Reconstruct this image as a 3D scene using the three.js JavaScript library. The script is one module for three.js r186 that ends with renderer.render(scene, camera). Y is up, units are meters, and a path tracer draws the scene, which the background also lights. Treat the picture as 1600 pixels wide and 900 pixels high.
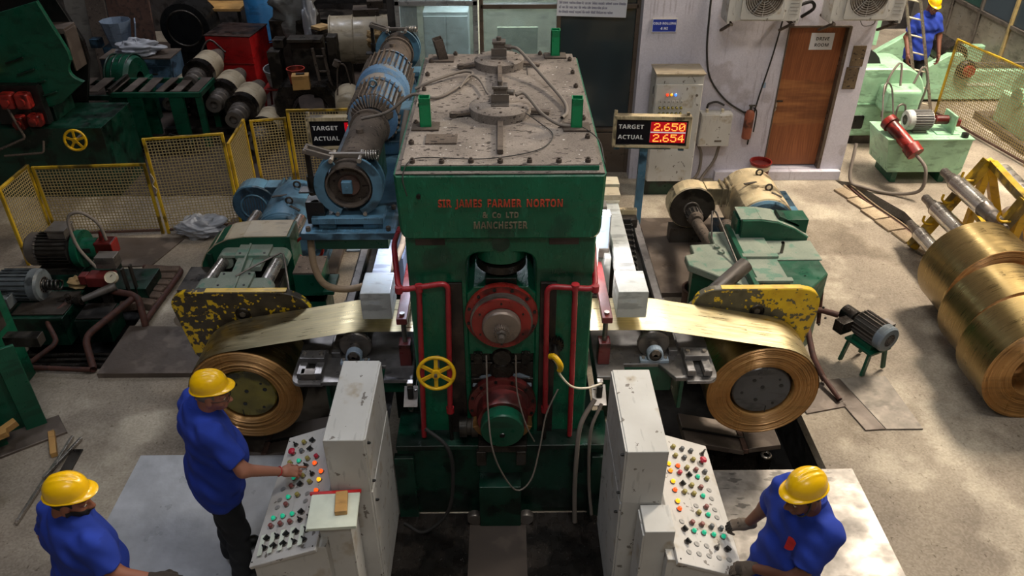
import * as THREE from 'three';
import { RoundedBoxGeometry } from 'three/addons/geometries/RoundedBoxGeometry.js';
import { TextGeometry } from 'three/addons/geometries/TextGeometry.js';
import { mergeGeometries, mergeVertices, toCreasedNormals } from 'three/addons/utils/BufferGeometryUtils.js';
import { FontLoader } from 'three/addons/loaders/FontLoader.js';
import { MarchingCubes } from 'three/addons/objects/MarchingCubes.js';
import { RectAreaLightUniformsLib } from 'three/addons/lights/RectAreaLightUniformsLib.js';

// ---------------------------------------------------------------- camera, light, exposure
const scene = new THREE.Scene();
const camera = new THREE.PerspectiveCamera(40.19, 16 / 9, 0.1, 80);
camera.position.set(0, 4.7, 0);
camera.rotation.order = 'YXZ';
camera.rotation.set(-33.6 * Math.PI / 180, -0.66 * Math.PI / 180, 0);
scene.background = new THREE.Color(0.35, 0.4, 0.48);
const renderer = new THREE.WebGLRenderer({ antialias: true });
renderer.toneMapping = THREE.LinearToneMapping;
renderer.toneMappingExposure = 1.0;
renderer.shadowMap.enabled = true;
RectAreaLightUniformsLib.init();
const ROOF = 8.4;
// unseen roof sheets, strongest read off shadows, weaker ones added partly as fill: [x, z, width (x), depth (z), radiance, colour]
const SKY_FILL_PANELS = [
  [7.5, -9.2, 1.7, 2.6, 92, 0xfff0da],
  [7.2, -4.2, 1.8, 1.6, 5, 0xfff4e4],
  [4.4, -14.4, 3.4, 2.2, 20, 0xfff6ea],
  [1.5, -3.0, 2.4, 1.2, 17, 0xfbf8f2],
  [-3.4, -3.4, 2.0, 1.2, 9.5, 0xeaf0ff],
  [-4.2, -13.6, 3.0, 1.8, 11, 0xf2f5ff],
  [0.5, 2.2, 3.4, 1.2, 9, 0xf6f6f4],
];
for (const [x, z, w, d, L, c] of SKY_FILL_PANELS) {
  const l = new THREE.RectAreaLight(c, L, w, d);
  l.position.set(x, ROOF - 0.06, z); l.lookAt(x, 0, z); scene.add(l);
}

// ---------------------------------------------------------------- helpers
const used = {};
function numbered(n) { const k = used[n] = (used[n] ?? -1) + 1; return k ? n + '_' + String(k).padStart(3, '0') : n; }
function rng(s) { return () => { s = (s + 0x6d2b79f5) | 0; let t = Math.imul(s ^ (s >>> 15), 1 | s); t = (t + Math.imul(t ^ (t >>> 7), 61 | t)) ^ t; return ((t ^ (t >>> 14)) >>> 0) / 4294967296; }; }
const V = (x, y, z) => new THREE.Vector3(x, y, z);
const lerp = (a, b, t) => a + (b - a) * t, clamp = (x, a = 0, b = 1) => Math.min(b, Math.max(a, x)), sst = (a, b, x) => { const t = clamp((x - a) / (b - a)); return t * t * (3 - 2 * t); };
const PI = Math.PI;
function boxUV(g) {                                  // metre-scaled uv by the way each face points
  g = g.index ? g.toNonIndexed() : g;
  const p = g.attributes.position.array, n = p.length / 3, uv = new Float32Array(n * 2);
  for (let i = 0; i < n; i += 3) {
    const k = i * 3, ax = p[k + 3] - p[k], ay = p[k + 4] - p[k + 1], az = p[k + 5] - p[k + 2], bx = p[k + 6] - p[k], by = p[k + 7] - p[k + 1], bz = p[k + 8] - p[k + 2];
    const nx = Math.abs(ay * bz - az * by), ny = Math.abs(az * bx - ax * bz), nz = Math.abs(ax * by - ay * bx);
    for (let j = 0; j < 3; j++) {
      const q = (i + j) * 3, o = (i + j) * 2;
      if (ny >= nx && ny >= nz) { uv[o] = p[q]; uv[o + 1] = p[q + 2]; } else if (nx >= nz) { uv[o] = p[q + 2]; uv[o + 1] = p[q + 1]; } else { uv[o] = p[q]; uv[o + 1] = p[q + 1]; }
    }
  }
  g.setAttribute('uv', new THREE.BufferAttribute(uv, 2));
  return g;
}
const _m = new THREE.Matrix4(), _q = new THREE.Quaternion(), UPY = V(0, 1, 0);
class MB {                                           // collects geometry, builds ONE mesh
  constructor() { this.g = []; }
  add(geo, p = [0, 0, 0], r = [0, 0, 0], s = 1, keep = false) {
    geo = geo.clone(); const q = _q.setFromEuler(new THREE.Euler(...r));
    geo.applyMatrix4(_m.compose(V(...p), q, typeof s === 'number' ? V(s, s, s) : V(...s)));
    for (const k of Object.keys(geo.attributes)) if (!['position', 'normal', 'uv'].includes(k)) geo.deleteAttribute(k);
    if (keep) { geo = geo.index ? geo.toNonIndexed() : geo; } else geo = boxUV(geo);
    this.g.push(geo); return this;
  }
  box(w, h, d, x, y, z, r, b) {                      // centre at x, y, z; small bevel
    b = b ?? Math.min(0.006, Math.min(w, h, d) * 0.2);
    return this.add(b > 0.0012 ? new RoundedBoxGeometry(w, h, d, 1, b) : new THREE.BoxGeometry(w, h, d), [x, y, z], r);
  }
  bar(a, b, w, h, up) {                              // square bar between two points
    const A = V(...a), B = V(...b), L = A.distanceTo(B), m = new THREE.Matrix4().lookAt(A, B, up ? V(...up) : (Math.abs(B.y - A.y) > 0.95 * L ? V(0, 0, 1) : UPY));
    const e = new THREE.Euler().setFromRotationMatrix(m);
    return this.add(new RoundedBoxGeometry(w, h, L, 1, Math.min(0.004, Math.min(w, h) * 0.2)), [(a[0] + b[0]) / 2, (a[1] + b[1]) / 2, (a[2] + b[2]) / 2], [e.x, e.y, e.z]);
  }
  along(geo, a, b) {                                 // geometry made about +y from 0, put from a towards b
    const A = V(...a), D = V(...b).sub(A).normalize(), e = new THREE.Euler().setFromQuaternion(new THREE.Quaternion().setFromUnitVectors(UPY, D));
    return this.add(geo, a, [e.x, e.y, e.z]);
  }
  cyl(a, b, r0, r1 = r0, seg = 20, open = false) {
    const L = V(...a).distanceTo(V(...b)), g = new THREE.CylinderGeometry(r1, r0, L, seg, 1, open); g.translate(0, L / 2, 0);
    return this.along(g, a, b);
  }
  lathe(prof, a, b, seg = 28) {                      // profile [[radius, height], ...] about the axis a -> b
    return this.along(toCreasedNormals(new THREE.LatheGeometry(prof.map(([r, h]) => new THREE.Vector2(Math.max(r, 1e-5), h)), seg), 0.55), a, b);
  }
  tube(pts, r, rad = 8, n, closed = false, tension = 0.5) {
    const c = new THREE.CatmullRomCurve3(pts.map((q) => V(...q)), closed, 'catmullrom', tension);
    return this.add(new THREE.TubeGeometry(c, n ?? pts.length * 6, r, rad, closed));
  }
  pipe(pts, r, rad = 10, bend = 3) {                 // straight runs with short elbows
    const path = new THREE.CurvePath();
    let prev = V(...pts[0]);
    for (let i = 1; i < pts.length; i++) {
      const B = V(...pts[i]);
      if (i < pts.length - 1) {
        const C = V(...pts[i + 1]), d1 = B.clone().sub(prev), d2 = C.clone().sub(B), k = Math.min(r * bend, d1.length() * 0.45, d2.length() * 0.45);
        const s = B.clone().addScaledVector(d1.normalize(), -k), e = B.clone().addScaledVector(d2.normalize(), k);
        path.add(new THREE.LineCurve3(prev, s)); path.add(new THREE.QuadraticBezierCurve3(s, B, e)); prev = e;
      } else path.add(new THREE.LineCurve3(prev, B));
    }
    for (const c of path.curves) this.add(new THREE.TubeGeometry(c, c.isLineCurve3 ? 1 : 5, r, rad, false));
    return this;
  }
  ring(c, axis, R, r, seg = 28, rad = 10) {
    const e = new THREE.Euler().setFromQuaternion(new THREE.Quaternion().setFromUnitVectors(V(0, 0, 1), V(...axis).normalize()));
    return this.add(new THREE.TorusGeometry(R, r, rad, seg), c, [e.x, e.y, e.z]);
  }
  ball(c, r, s = [1, 1, 1], seg = 16) { return this.add(new THREE.SphereGeometry(r, seg, Math.ceil(seg * 0.7)), c, [0, 0, 0], s); }
  ext(pts, depth, p = [0, 0, 0], r = [0, 0, 0], bevel = 0.004, holes = [], curveSeg = 10) {   // outline in xy, thickness along +z
    const sh = pts instanceof THREE.Shape ? pts : new THREE.Shape(pts.map(([x, y]) => new THREE.Vector2(x, y)));
    for (const h of holes) sh.holes.push(h);
    return this.add(new THREE.ExtrudeGeometry(sh, { depth, bevelEnabled: bevel > 0, bevelSize: bevel, bevelThickness: bevel, bevelSegments: 1, curveSegments: curveSeg }), p, r);
  }
  hex(c, axis, r, h) { const a = V(...axis).normalize(); return this.cyl(c, [c[0] + a.x * h, c[1] + a.y * h, c[2] + a.z * h], r, r, 6); }
  geo() { const g = mergeGeometries(this.g, false); return g; }
  each(name, mat, parent) { for (const g of this.g) { const o = new MB(); o.g = [g]; o.build(name, mat, parent); } }
  build(name, mat, parent, label) {
    const m = new THREE.Mesh(this.geo(), mat); m.name = name; m.castShadow = m.receiveShadow = true;
    if (label) m.userData.label = label;
    if (parent) parent.add(m);
    return m;
  }
}
const mb = () => new MB();
function circle(x, y, r) { const p = new THREE.Path(); p.absarc(x, y, r, 0, PI * 2, true); return p; }
function rectHole(x0, y0, x1, y1) { const p = new THREE.Path(); p.moveTo(x0, y0); p.lineTo(x0, y1); p.lineTo(x1, y1); p.lineTo(x1, y0); p.closePath(); return p; }
function roundRect(w, h, r, x = 0, y = 0) { const s = new THREE.Shape(); x -= w / 2; y -= h / 2; s.moveTo(x + r, y); s.lineTo(x + w - r, y); s.quadraticCurveTo(x + w, y, x + w, y + r); s.lineTo(x + w, y + h - r); s.quadraticCurveTo(x + w, y + h, x + w - r, y + h); s.lineTo(x + r, y + h); s.quadraticCurveTo(x, y + h, x, y + h - r); s.lineTo(x, y + r); s.quadraticCurveTo(x, y, x + r, y); return s; }
function tag(o, label, category, group, kind) { if (label) o.userData.label = label; if (category) o.userData.category = category; if (group) o.userData.group = group; if (kind) o.userData.kind = kind; return o; }
function thing(name, label, category, pos = [0, 0, 0], turn = 0, group) {
  const o = new THREE.Group(); o.name = numbered(name); o.position.set(...pos); o.rotation.y = turn; scene.add(o); return tag(o, label, category, group);
}
function one(b, name, mat, label, category, group, pos) { const m = b.build(numbered(name), mat, scene); if (pos) m.position.set(...pos); return tag(m, label, category, group); }
function struct(b, name, mat) { const m = b.build(name, mat, scene); m.userData.kind = 'structure'; return m; }
function copy(root, name, label, pos, turn) { const r = root.clone(); r.name = numbered(name); r.userData = { ...root.userData, label }; r.position.set(...pos); if (turn !== undefined) r.rotation.y = turn; scene.add(r); return r; }

// ---------------------------------------------------------------- textures (computed, seeded)
function lattice(seed) { const r = rng(seed), t = new Float32Array(65536); for (let i = 0; i < 65536; i++) t[i] = r(); return t; }
const LAT = lattice(7);
function vn(x, y, p, s) {                            // periodic value noise, p cells
  const xi = Math.floor(x), yi = Math.floor(y), fx = x - xi, fy = y - yi, u = fx * fx * (3 - 2 * fx), v = fy * fy * (3 - 2 * fy);
  const x0 = ((xi % p) + p) % p, x1 = (x0 + 1) % p, y0 = ((yi % p) + p) % p, y1 = (y0 + 1) % p, h = (a, b) => LAT[((a * 374761 + b * 668265 + s * 9176) >>> 0) & 65535];
  const a = h(x0, y0), b = h(x1, y0), c = h(x0, y1), d = h(x1, y1);
  return a + (b - a) * u + (c - a) * v + (a - b - c + d) * u * v;
}
function fbm(u, v, p, oct, s, gain = 0.5) { let a = 1, n = 0, w = 0; for (let i = 0; i < oct; i++) { n += a * vn(u * p, v * p, p, s + i * 31); w += a; a *= gain; p *= 2; } return n / w; }
function makeTex(w, h, metres, fn, srgb = true) {
  const d = new Uint8Array(w * h * 4);
  for (let j = 0; j < h; j++) for (let i = 0; i < w; i++) {
    const c = fn(i / w, j / h, i, j), k = (j * w + i) * 4;
    if (typeof c === 'number') d[k] = d[k + 1] = d[k + 2] = clamp(c) * 255; else { d[k] = clamp(c[0]) * 255; d[k + 1] = clamp(c[1]) * 255; d[k + 2] = clamp(c[2]) * 255; }
    d[k + 3] = 255;
  }
  const t = new THREE.DataTexture(d, w, h); t.wrapS = t.wrapT = THREE.RepeatWrapping; t.magFilter = THREE.LinearFilter; t.minFilter = THREE.LinearMipmapLinearFilter; t.generateMipmaps = true;
  if (srgb) t.colorSpace = THREE.SRGBColorSpace;
  const [mx, my] = Array.isArray(metres) ? metres : [metres, metres];
  t.repeat.set(1 / mx, 1 / my); t.needsUpdate = true; return t;
}
function canvasTex(w, h, draw) { const c = document.createElement('canvas'); c.width = w; c.height = h; draw(c.getContext('2d'), w, h); const t = new THREE.CanvasTexture(c); t.colorSpace = THREE.SRGBColorSpace; t.magFilter = THREE.LinearFilter; return t; }
const mix3 = (a, b, t) => [lerp(a[0], b[0], t), lerp(a[1], b[1], t), lerp(a[2], b[2], t)];
const T = {};
T.concrete = makeTex(2048, 2048, 5, (u, v, i, j) => {
  const big = fbm(u, v, 3, 4, 1), mid = fbm(u, v, 14, 4, 9), fine = vn(u * 420, v * 420, 420, 3), oil = sst(0.62, 0.74, fbm(u, v, 5, 5, 40)), pale = sst(0.55, 0.72, fbm(u, v, 8, 5, 77)), pit = vn(u * 260, v * 260, 260, 91) > 0.93 ? 0.12 : 0;
  let c = mix3([0.47, 0.43, 0.385], [0.62, 0.575, 0.51], clamp(0.2 + big * 0.6 + (mid - 0.5) * 1.1));
  c = mix3(c, [0.73, 0.69, 0.62], pale * 0.8 * mid * 1.6); c = mix3(c, [0.30, 0.255, 0.21], oil * 0.42 * (0.4 + mid));
  const g = (fine - 0.5) * 0.09 - pit; return [c[0] + g, c[1] + g, c[2] + g];
});
T.concreteBump = makeTex(1024, 1024, 2.5, (u, v) => 0.5 + (fbm(u, v, 20, 5, 5) - 0.5) * 0.9 - (vn(u * 200, v * 200, 200, 8) > 0.92 ? 0.25 : 0), false);
T.plaster = makeTex(1024, 1024, 3.4, (u, v) => {
  const b = fbm(u, v, 5, 5, 11), st = fbm(u * 8, v * 0.6, 20, 4, 61), streak = sst(0.6, 0.78, st) * sst(0.42, 0.6, fbm(u, v, 6, 3, 21)), bl = sst(0.66, 0.75, fbm(u, v, 9, 5, 33));
  let c = mix3([0.76, 0.75, 0.80], [0.84, 0.82, 0.86], b); c = mix3(c, [0.56, 0.53, 0.57], streak * 0.4); c = mix3(c, [0.50, 0.46, 0.46], bl * 0.3);
  const g = (vn(u * 300, v * 300, 300, 6) - 0.5) * 0.05; return [c[0] + g, c[1] + g, c[2] + g];
});
T.grime = makeTex(1024, 1024, 1.3, (u, v) => {       // multiplies a paint's colour: dull film, smears, specks
  const b = fbm(u, v, 6, 5, 101), sm = sst(0.58, 0.75, fbm(u * 1, v * 3, 8, 4, 120)), sp = vn(u * 210, v * 210, 210, 130) > 0.955 ? 0.22 : 0;
  const g = 0.97 - (0.5 - b) * 0.4 - sm * 0.16 - sp; return [g, g * 0.985, g * 0.96];
});
T.heavy = makeTex(1024, 1024, 0.9, (u, v) => {       // oily, scraped machinery
  const b = fbm(u, v, 7, 5, 201), oil = sst(0.5, 0.66, fbm(u, v, 5, 5, 220)), sc = sst(0.7, 0.8, fbm(u * 8, v, 8, 3, 230));
  const g = 0.95 - (0.5 - b) * 0.5 - oil * 0.42 + sc * 0.25; return [g, g * 0.97, g * 0.93];
});
T.rough = makeTex(512, 512, 0.7, (u, v) => 0.72 + (fbm(u, v, 10, 5, 301) - 0.5) * 0.9, false);
T.bump = makeTex(512, 512, 0.5, (u, v) => 0.5 + (fbm(u, v, 16, 4, 311) - 0.5) * 1.2, false);
T.cast = makeTex(512, 512, 0.45, (u, v) => 0.5 + (fbm(u, v, 5, 5, 321) - 0.5) * 1.4 + sst(0.66, 0.7, fbm(u * 3, v, 9, 3, 322)) * 0.3, false);
T.dust = makeTex(1024, 1024, 1.2, (u, v) => {        // settled grey-brown dust with flakes of scale and paper
  const b = fbm(u, v, 5, 5, 401), f = sst(0.70, 0.75, fbm(u * 1.0, v * 2, 34, 3, 420)), gr = (vn(u * 300, v * 300, 300, 431) - 0.5) * 0.1, w = fbm(u, v, 60, 2, 440) > 0.885 ? 1 : 0;
  let c = mix3([0.38, 0.345, 0.32], [0.56, 0.52, 0.485], clamp(b * 1.5 - 0.25)); c = mix3(c, [0.18, 0.15, 0.135], f * 0.8); c = mix3(c, [0.85, 0.84, 0.82], w * 0.8);
  return [c[0] + gr, c[1] + gr, c[2] + gr];
});
T.dustGreen = makeTex(1024, 1024, 0.9, (u, v) => {   // dusty green enamel, pale film with rubbed patches
  const b = fbm(u, v, 6, 5, 451), r = sst(0.56, 0.7, fbm(u, v, 9, 5, 460)), gr = (vn(u * 200, v * 200, 200, 471) - 0.5) * 0.05;
  let c = mix3([0.43, 0.475, 0.43], [0.55, 0.575, 0.52], b); c = mix3(c, [0.30, 0.47, 0.40], r * 0.6); return [c[0] + gr, c[1] + gr, c[2] + gr];
});
T.millGreen = makeTex(1024, 1024, 1.1, (u, v) => {   // thick brushed enamel, runs, dull smears
  const b = fbm(u, v, 5, 5, 501), st = sst(0.62, 0.8, fbm(u * 5, v * 1.2, 12, 4, 520)), d = sst(0.58, 0.72, fbm(u, v, 6, 5, 530));
  let c = mix3([0.0, 0.29, 0.195], [0.03, 0.42, 0.29], b); c = mix3(c, [0.16, 0.47, 0.36], st * 0.4); c = mix3(c, [0.02, 0.20, 0.15], d * 0.5); return c;
});
T.worn = makeTex(1024, 512, [2.6, 1.3], (u, v) => {  // both pusher plates: yellow paint scraped to dark steel, more left on the outer ends
  const e = fbm(u, v, 6, 4, 601), n = fbm(u * 2, v, 48, 4, 610), left = u < 0.5, keep = left ? 0.17 * (1 - sst(0.02, 0.14, u)) - 0.05 : -0.10 + 0.42 * sst(0.72, 0.86, u + (e - 0.5) * 0.25), k = sst(0.60, 0.64, n * 0.8 + e * 0.25 + keep * 0.7), b = fbm(u * 2, v, 20, 4, 620);
  return mix3(left ? mix3([0.17, 0.145, 0.11], [0.29, 0.255, 0.20], b) : mix3([0.27, 0.255, 0.20], [0.40, 0.37, 0.29], b), mix3([0.70, 0.55, 0.06], [0.86, 0.73, 0.12], b), k);
});
T.plate = makeTex(1024, 1024, 2.3, (u, v) => {       // trodden steel sheet: pale, stained, scratched
  const b = fbm(u, v, 4, 5, 701), st = sst(0.57, 0.68, fbm(u * 1.0, v * 2, 9, 5, 720)), sc = sst(0.63, 0.66, fbm(u * 3, v * 9, 6, 4, 731)) * sst(0.5, 0.6, fbm(u, v, 5, 2, 735)), sp = vn(u * 120, v * 120, 120, 741) > 0.97 ? 0.3 : 0;
  const g = 0.68 + (b - 0.5) * 0.5 - st * 0.10 - sc * 0.2 - sp * 0.4 + (fbm(u, v, 60, 3, 748) - 0.5) * 0.16; return [g, g * 0.985, g * 0.965];
});
T.plateRough = makeTex(512, 512, 2.3, (u, v) => 0.75 + (fbm(u, v, 9, 5, 751) - 0.5) * 1.1, false);
T.darkPlate = makeTex(512, 512, 1.6, (u, v) => { const b = fbm(u, v, 6, 5, 761), d = sst(0.55, 0.7, fbm(u, v, 9, 4, 770)); return mix3(mix3([0.30, 0.26, 0.235], [0.42, 0.375, 0.34], b), [0.55, 0.5, 0.46], d * 0.4); });
T.brass = makeTex(1024, 512, [0.4, 0.8], (u, v) => {  // u across the strip: drawn lines run along v
  const a = fbm(u * 1, v * 0.06, 64, 4, 801), b = fbm(u, v, 4, 3, 820), w = sst(0.62, 0.8, fbm(u * 2, v, 10, 4, 830)), g = 0.97 + (a - 0.5) * 0.2 + (b - 0.5) * 0.08;
  return mix3([0.88 * g, 0.825 * g, 0.665 * g], [0.80, 0.73, 0.56], w * 0.3);
});
T.brassRough = makeTex(512, 512, [0.4, 0.8], (u, v) => 0.75 + (fbm(u, v * 0.1, 48, 4, 841) - 0.5) * 0.5 + (fbm(u, v, 6, 4, 845) - 0.5) * 0.3, false);
T.rust = makeTex(512, 512, 0.6, (u, v) => { const b = fbm(u, v, 7, 5, 851), d = sst(0.5, 0.7, fbm(u, v, 14, 4, 860)); return mix3(mix3([0.30, 0.21, 0.175], [0.42, 0.31, 0.26], b), [0.2, 0.16, 0.145], d * 0.6); });
T.console = makeTex(1024, 1024, 1.1, (u, v) => {     // grey-white sheet-metal enamel, scuffs and oil spots
  const b = fbm(u, v, 5, 5, 901), sp = sst(0.765, 0.785, fbm(u, v, 24, 4, 920)), br = sst(0.66, 0.8, fbm(u, v, 7, 4, 930)), sc = sst(0.7, 0.78, fbm(u * 6, v, 8, 4, 940));
  let c = mix3([0.70, 0.69, 0.67], [0.79, 0.785, 0.77], b); c = mix3(c, [0.58, 0.51, 0.41], br * 0.45 * fbm(u, v, 40, 3, 933) * 1.6); c = mix3(c, [0.34, 0.31, 0.28], sp * 0.7); return mix3(c, [0.6, 0.59, 0.58], sc * 0.4);
});
T.fabric = makeTex(256, 256, 0.06, (u, v) => 0.5 + 0.35 * Math.sin(u * 2 * PI * 24) * Math.sin(v * 2 * PI * 24) + (vn(u * 64, v * 64, 64, 9) - 0.5) * 0.4, false);
T.cloth = makeTex(512, 512, 0.6, (u, v) => { const g = 0.94 + (fbm(u, v, 6, 5, 951) - 0.5) * 0.2; return [g, g, g]; });
T.dustBlue = makeTex(512, 512, 0.8, (u, v) => {       // blue enamel under patchy grey-brown dust
  const d = sst(0.42, 0.58, fbm(u, v, 5, 5, 481)), g = (vn(u * 160, v * 160, 160, 486) - 0.5) * 0.06, b = fbm(u, v, 8, 4, 490);
  const c = mix3(mix3([0.27, 0.40, 0.54], [0.36, 0.50, 0.63], b), mix3([0.43, 0.405, 0.38], [0.53, 0.50, 0.475], b), d); return [c[0] + g, c[1] + g, c[2] + g];
});
T.wood = makeTex(512, 1024, [0.78, 1.87], (u, v) => {
  const w = u + (fbm(u, v, 3, 3, 961) - 0.5) * 0.12, g = fbm(w * 6, v * 0.35, 20, 4, 970), band = sst(0.30, 0.32, v + (fbm(u, v, 4, 3, 975) - 0.5) * 0.05) * (1 - sst(0.615, 0.63, v + (fbm(u, v, 4, 3, 977) - 0.5) * 0.06)), bn = fbm(u * 0.25, v * 4, 6, 4, 980);
  let c = mix3([0.44, 0.235, 0.12], [0.66, 0.40, 0.235], g); c = mix3(c, mix3([0.40, 0.235, 0.13], [0.72, 0.49, 0.29], sst(0.25, 0.75, bn)), band * 0.6); return c;
});

T.wood.offset.set(-4.494, -0.0856);

// ---------------------------------------------------------------- materials
const std = (o) => new THREE.MeshStandardMaterial({ side: THREE.DoubleSide, ...o });
const paint = (color, o = {}) => std({ color, map: T.grime, roughness: 0.55, roughnessMap: T.rough, bumpMap: T.bump, bumpScale: 0.0008, ...o });
const metal = (color, rough, o = {}) => std({ color, metalness: 0.85, roughness: rough, map: T.grime, roughnessMap: T.rough, bumpMap: T.bump, bumpScale: 0.0006, ...o });
const M = {
  plateGrey: std({ color: 0xc9cbd0, map: T.cloth, metalness: 0.25, roughness: 0.55, roughnessMap: T.plateRough, bumpMap: T.bump, bumpScale: 0.0008 }),
  floor: std({ map: T.concrete, roughness: 0.85, bumpMap: T.concreteBump, bumpScale: 0.006 }),
  plaster: std({ map: T.plaster, roughness: 0.9, bumpMap: T.concreteBump, bumpScale: 0.003 }),
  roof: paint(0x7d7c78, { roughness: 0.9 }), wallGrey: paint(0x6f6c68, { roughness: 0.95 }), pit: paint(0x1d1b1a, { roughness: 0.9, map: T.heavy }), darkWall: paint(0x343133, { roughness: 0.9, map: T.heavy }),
  mill: std({ map: T.millGreen, roughness: 0.5, roughnessMap: T.rough, bumpMap: T.cast, bumpScale: 0.004 }),
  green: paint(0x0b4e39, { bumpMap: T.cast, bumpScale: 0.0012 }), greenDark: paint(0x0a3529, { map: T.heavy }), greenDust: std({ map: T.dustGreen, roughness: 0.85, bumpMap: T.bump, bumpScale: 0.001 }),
  greenTube: paint(0x088050), mint: paint(0x97c3a5, { roughness: 0.5 }), mintDark: paint(0x7fb093),
  dust: std({ map: T.dust, roughness: 0.95, bumpMap: T.concreteBump, bumpScale: 0.004 }), dustMetal: std({ color: 0xb5aca4, map: T.dust, roughness: 0.9, bumpMap: T.bump, bumpScale: 0.0012 }),
  darkSteel: metal(0x4b4744, 0.6, { metalness: 0.55, map: T.heavy }), oily: std({ color: 0x2e2a28, map: T.heavy, metalness: 0.3, roughness: 0.38, roughnessMap: T.rough, bumpMap: T.cast, bumpScale: 0.004 }), black: paint(0x151515, { roughness: 0.5 }), rubber: std({ color: 0x1c1a19, roughness: 0.75, bumpMap: T.bump, bumpScale: 0.0008 }),
  liner: paint(0x3a2b27, { roughness: 0.6, map: T.heavy }), steel: metal(0xb9b4b0, 0.42), steelBright: metal(0xd2cfcc, 0.28), iron: metal(0x77716d, 0.55, { metalness: 0.6 }), hub: metal(0x8d8078, 0.55, { metalness: 0.5 }),
  redPaint: paint(0x8e2722, { map: T.heavy, roughness: 0.5 }), redPipe: paint(0x9a2029), redBright: paint(0xc21f22), redBrown: paint(0x6d2a2a, { map: T.heavy }), letterRed: paint(0xb5452f, { bumpScale: 0.0015 }), letterDark: paint(0x746e5b),
  yellow: paint(0xd9ad12), yellowFence: paint(0xb99a22, { map: T.heavy }), wire: std({ color: 0xa39163, roughness: 0.7, metalness: 0.2 }), wornL: std({ map: T.worn, roughness: 0.55, roughnessMap: T.rough, bumpMap: T.bump, bumpScale: 0.001 }), wornR: std({ map: T.worn, roughness: 0.55, roughnessMap: T.rough, bumpMap: T.bump, bumpScale: 0.001 }), yellowEdge: paint(0xd7b23a),
  brassSheet: std({ map: T.brass, metalness: 1, roughness: 0.46, roughnessMap: T.brassRough }), brassCoil: std({ color: 0xac9f86, map: T.brass, metalness: 1, roughness: 0.42, roughnessMap: T.brassRough }),
  brassEdge: std({ color: 0xb98e58, metalness: 0.35, roughness: 0.55, roughnessMap: T.rough, map: T.grime }),
  plate: std({ color: 0xcdc8c4, map: T.plate, metalness: 0.4, roughness: 0.62, roughnessMap: T.plateRough, bumpMap: T.bump, bumpScale: 0.0008 }), darkPlate: std({ map: T.darkPlate, metalness: 0.3, roughness: 0.7, roughnessMap: T.plateRough, bumpMap: T.bump, bumpScale: 0.0012 }), table: std({ color: 0xc4c2c4, map: T.plate, metalness: 0.6, roughness: 0.5, roughnessMap: T.plateRough }),
  white: std({ map: T.console, roughness: 0.6, bumpMap: T.bump, bumpScale: 0.0004 }), panel: std({ color: 0xf4f2f2, map: T.console, roughness: 0.55 }), gauge: paint(0xbfc4c6), cream: paint(0xcdbfa0, { map: T.heavy }), creamDust: paint(0xb9ac96), grey: paint(0x8f8f90), greyBlue: paint(0x8fa0b4), blueDust: std({ map: T.dustBlue, roughness: 0.8, bumpMap: T.bump, bumpScale: 0.001 }), greyDark: paint(0x5d666e, { map: T.heavy }),
  blue: paint(0x55809f, { map: T.heavy }), blueDark: paint(0x3b5f7c, { map: T.heavy }), rust: std({ map: T.rust, roughness: 0.85, bumpMap: T.cast, bumpScale: 0.002 }), pipeRust: std({ color: 0xd0a9a0, map: T.rust, roughness: 0.7 }), brick: std({ color: 0xdcc6b4, map: T.dust, roughness: 0.95, bumpMap: T.concreteBump, bumpScale: 0.006 }),
  hat: new THREE.MeshPhysicalMaterial({ color: 0xf2bd06, roughness: 0.3, clearcoat: 0.5, clearcoatRoughness: 0.15, side: THREE.DoubleSide }),
  shirt: std({ color: 0x1f3ba2, map: T.cloth, roughness: 0.92, bumpMap: T.fabric, bumpScale: 0.0006 }), trousers: std({ color: 0x1b1c20, map: T.cloth, roughness: 0.95, bumpMap: T.fabric, bumpScale: 0.0006 }), skin: std({ color: 0x8a5640, roughness: 0.6 }), skinDark: std({ color: 0x6b412f, roughness: 0.6 }), skinPale: std({ color: 0x9a6650, roughness: 0.6 }), hair: std({ color: 0x17130f, roughness: 0.8 }), hairGrey: std({ color: 0x6e6660, roughness: 0.85 }), glove: std({ color: 0x6a6058, map: T.heavy, roughness: 0.95, bumpMap: T.fabric, bumpScale: 0.0015 }),
  wood: std({ map: T.wood, roughness: 0.55 }), plank: paint(0xb98f55, { roughness: 0.8 }), paper: std({ color: 0xd5dbcb, map: T.cloth, roughness: 0.9 }), card: std({ color: 0xa98d63, map: T.grime, roughness: 0.9 }),
  polythene: new THREE.MeshPhysicalMaterial({ color: 0xb9bcc4, roughness: 0.35, transmission: 0.35, thickness: 0, side: THREE.DoubleSide }), tarp: std({ color: 0x7a7b7b, map: T.grime, roughness: 0.6 }),
  glass: new THREE.MeshPhysicalMaterial({ color: 0xc6d0d0, roughness: 0.12, transmission: 0.85, thickness: 0, side: THREE.DoubleSide }), glassDark: new THREE.MeshPhysicalMaterial({ color: 0x49555a, roughness: 0.12, transmission: 0.5, thickness: 0, side: THREE.DoubleSide }), alu: metal(0xa9adb5, 0.45, { metalness: 0.5 }), brownFrame: paint(0x5d5148), sheetGlow: std({ color: 0xe8ecee, emissive: 0xffffff, emissiveIntensity: 1.2, roughness: 0.9 }),
  cable: std({ color: 0x2b2826, roughness: 0.7 }), cableGrey: std({ color: 0x6f665e, roughness: 0.8 }), cableTan: std({ color: 0x8a765f, map: T.grime, roughness: 0.8 }), bone: paint(0xcfc6b2), brassFit: metal(0xd0a640, 0.35),
};
const font = await new FontLoader().loadAsync('fonts/droid/droid_sans_bold.typeface.json');

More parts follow.
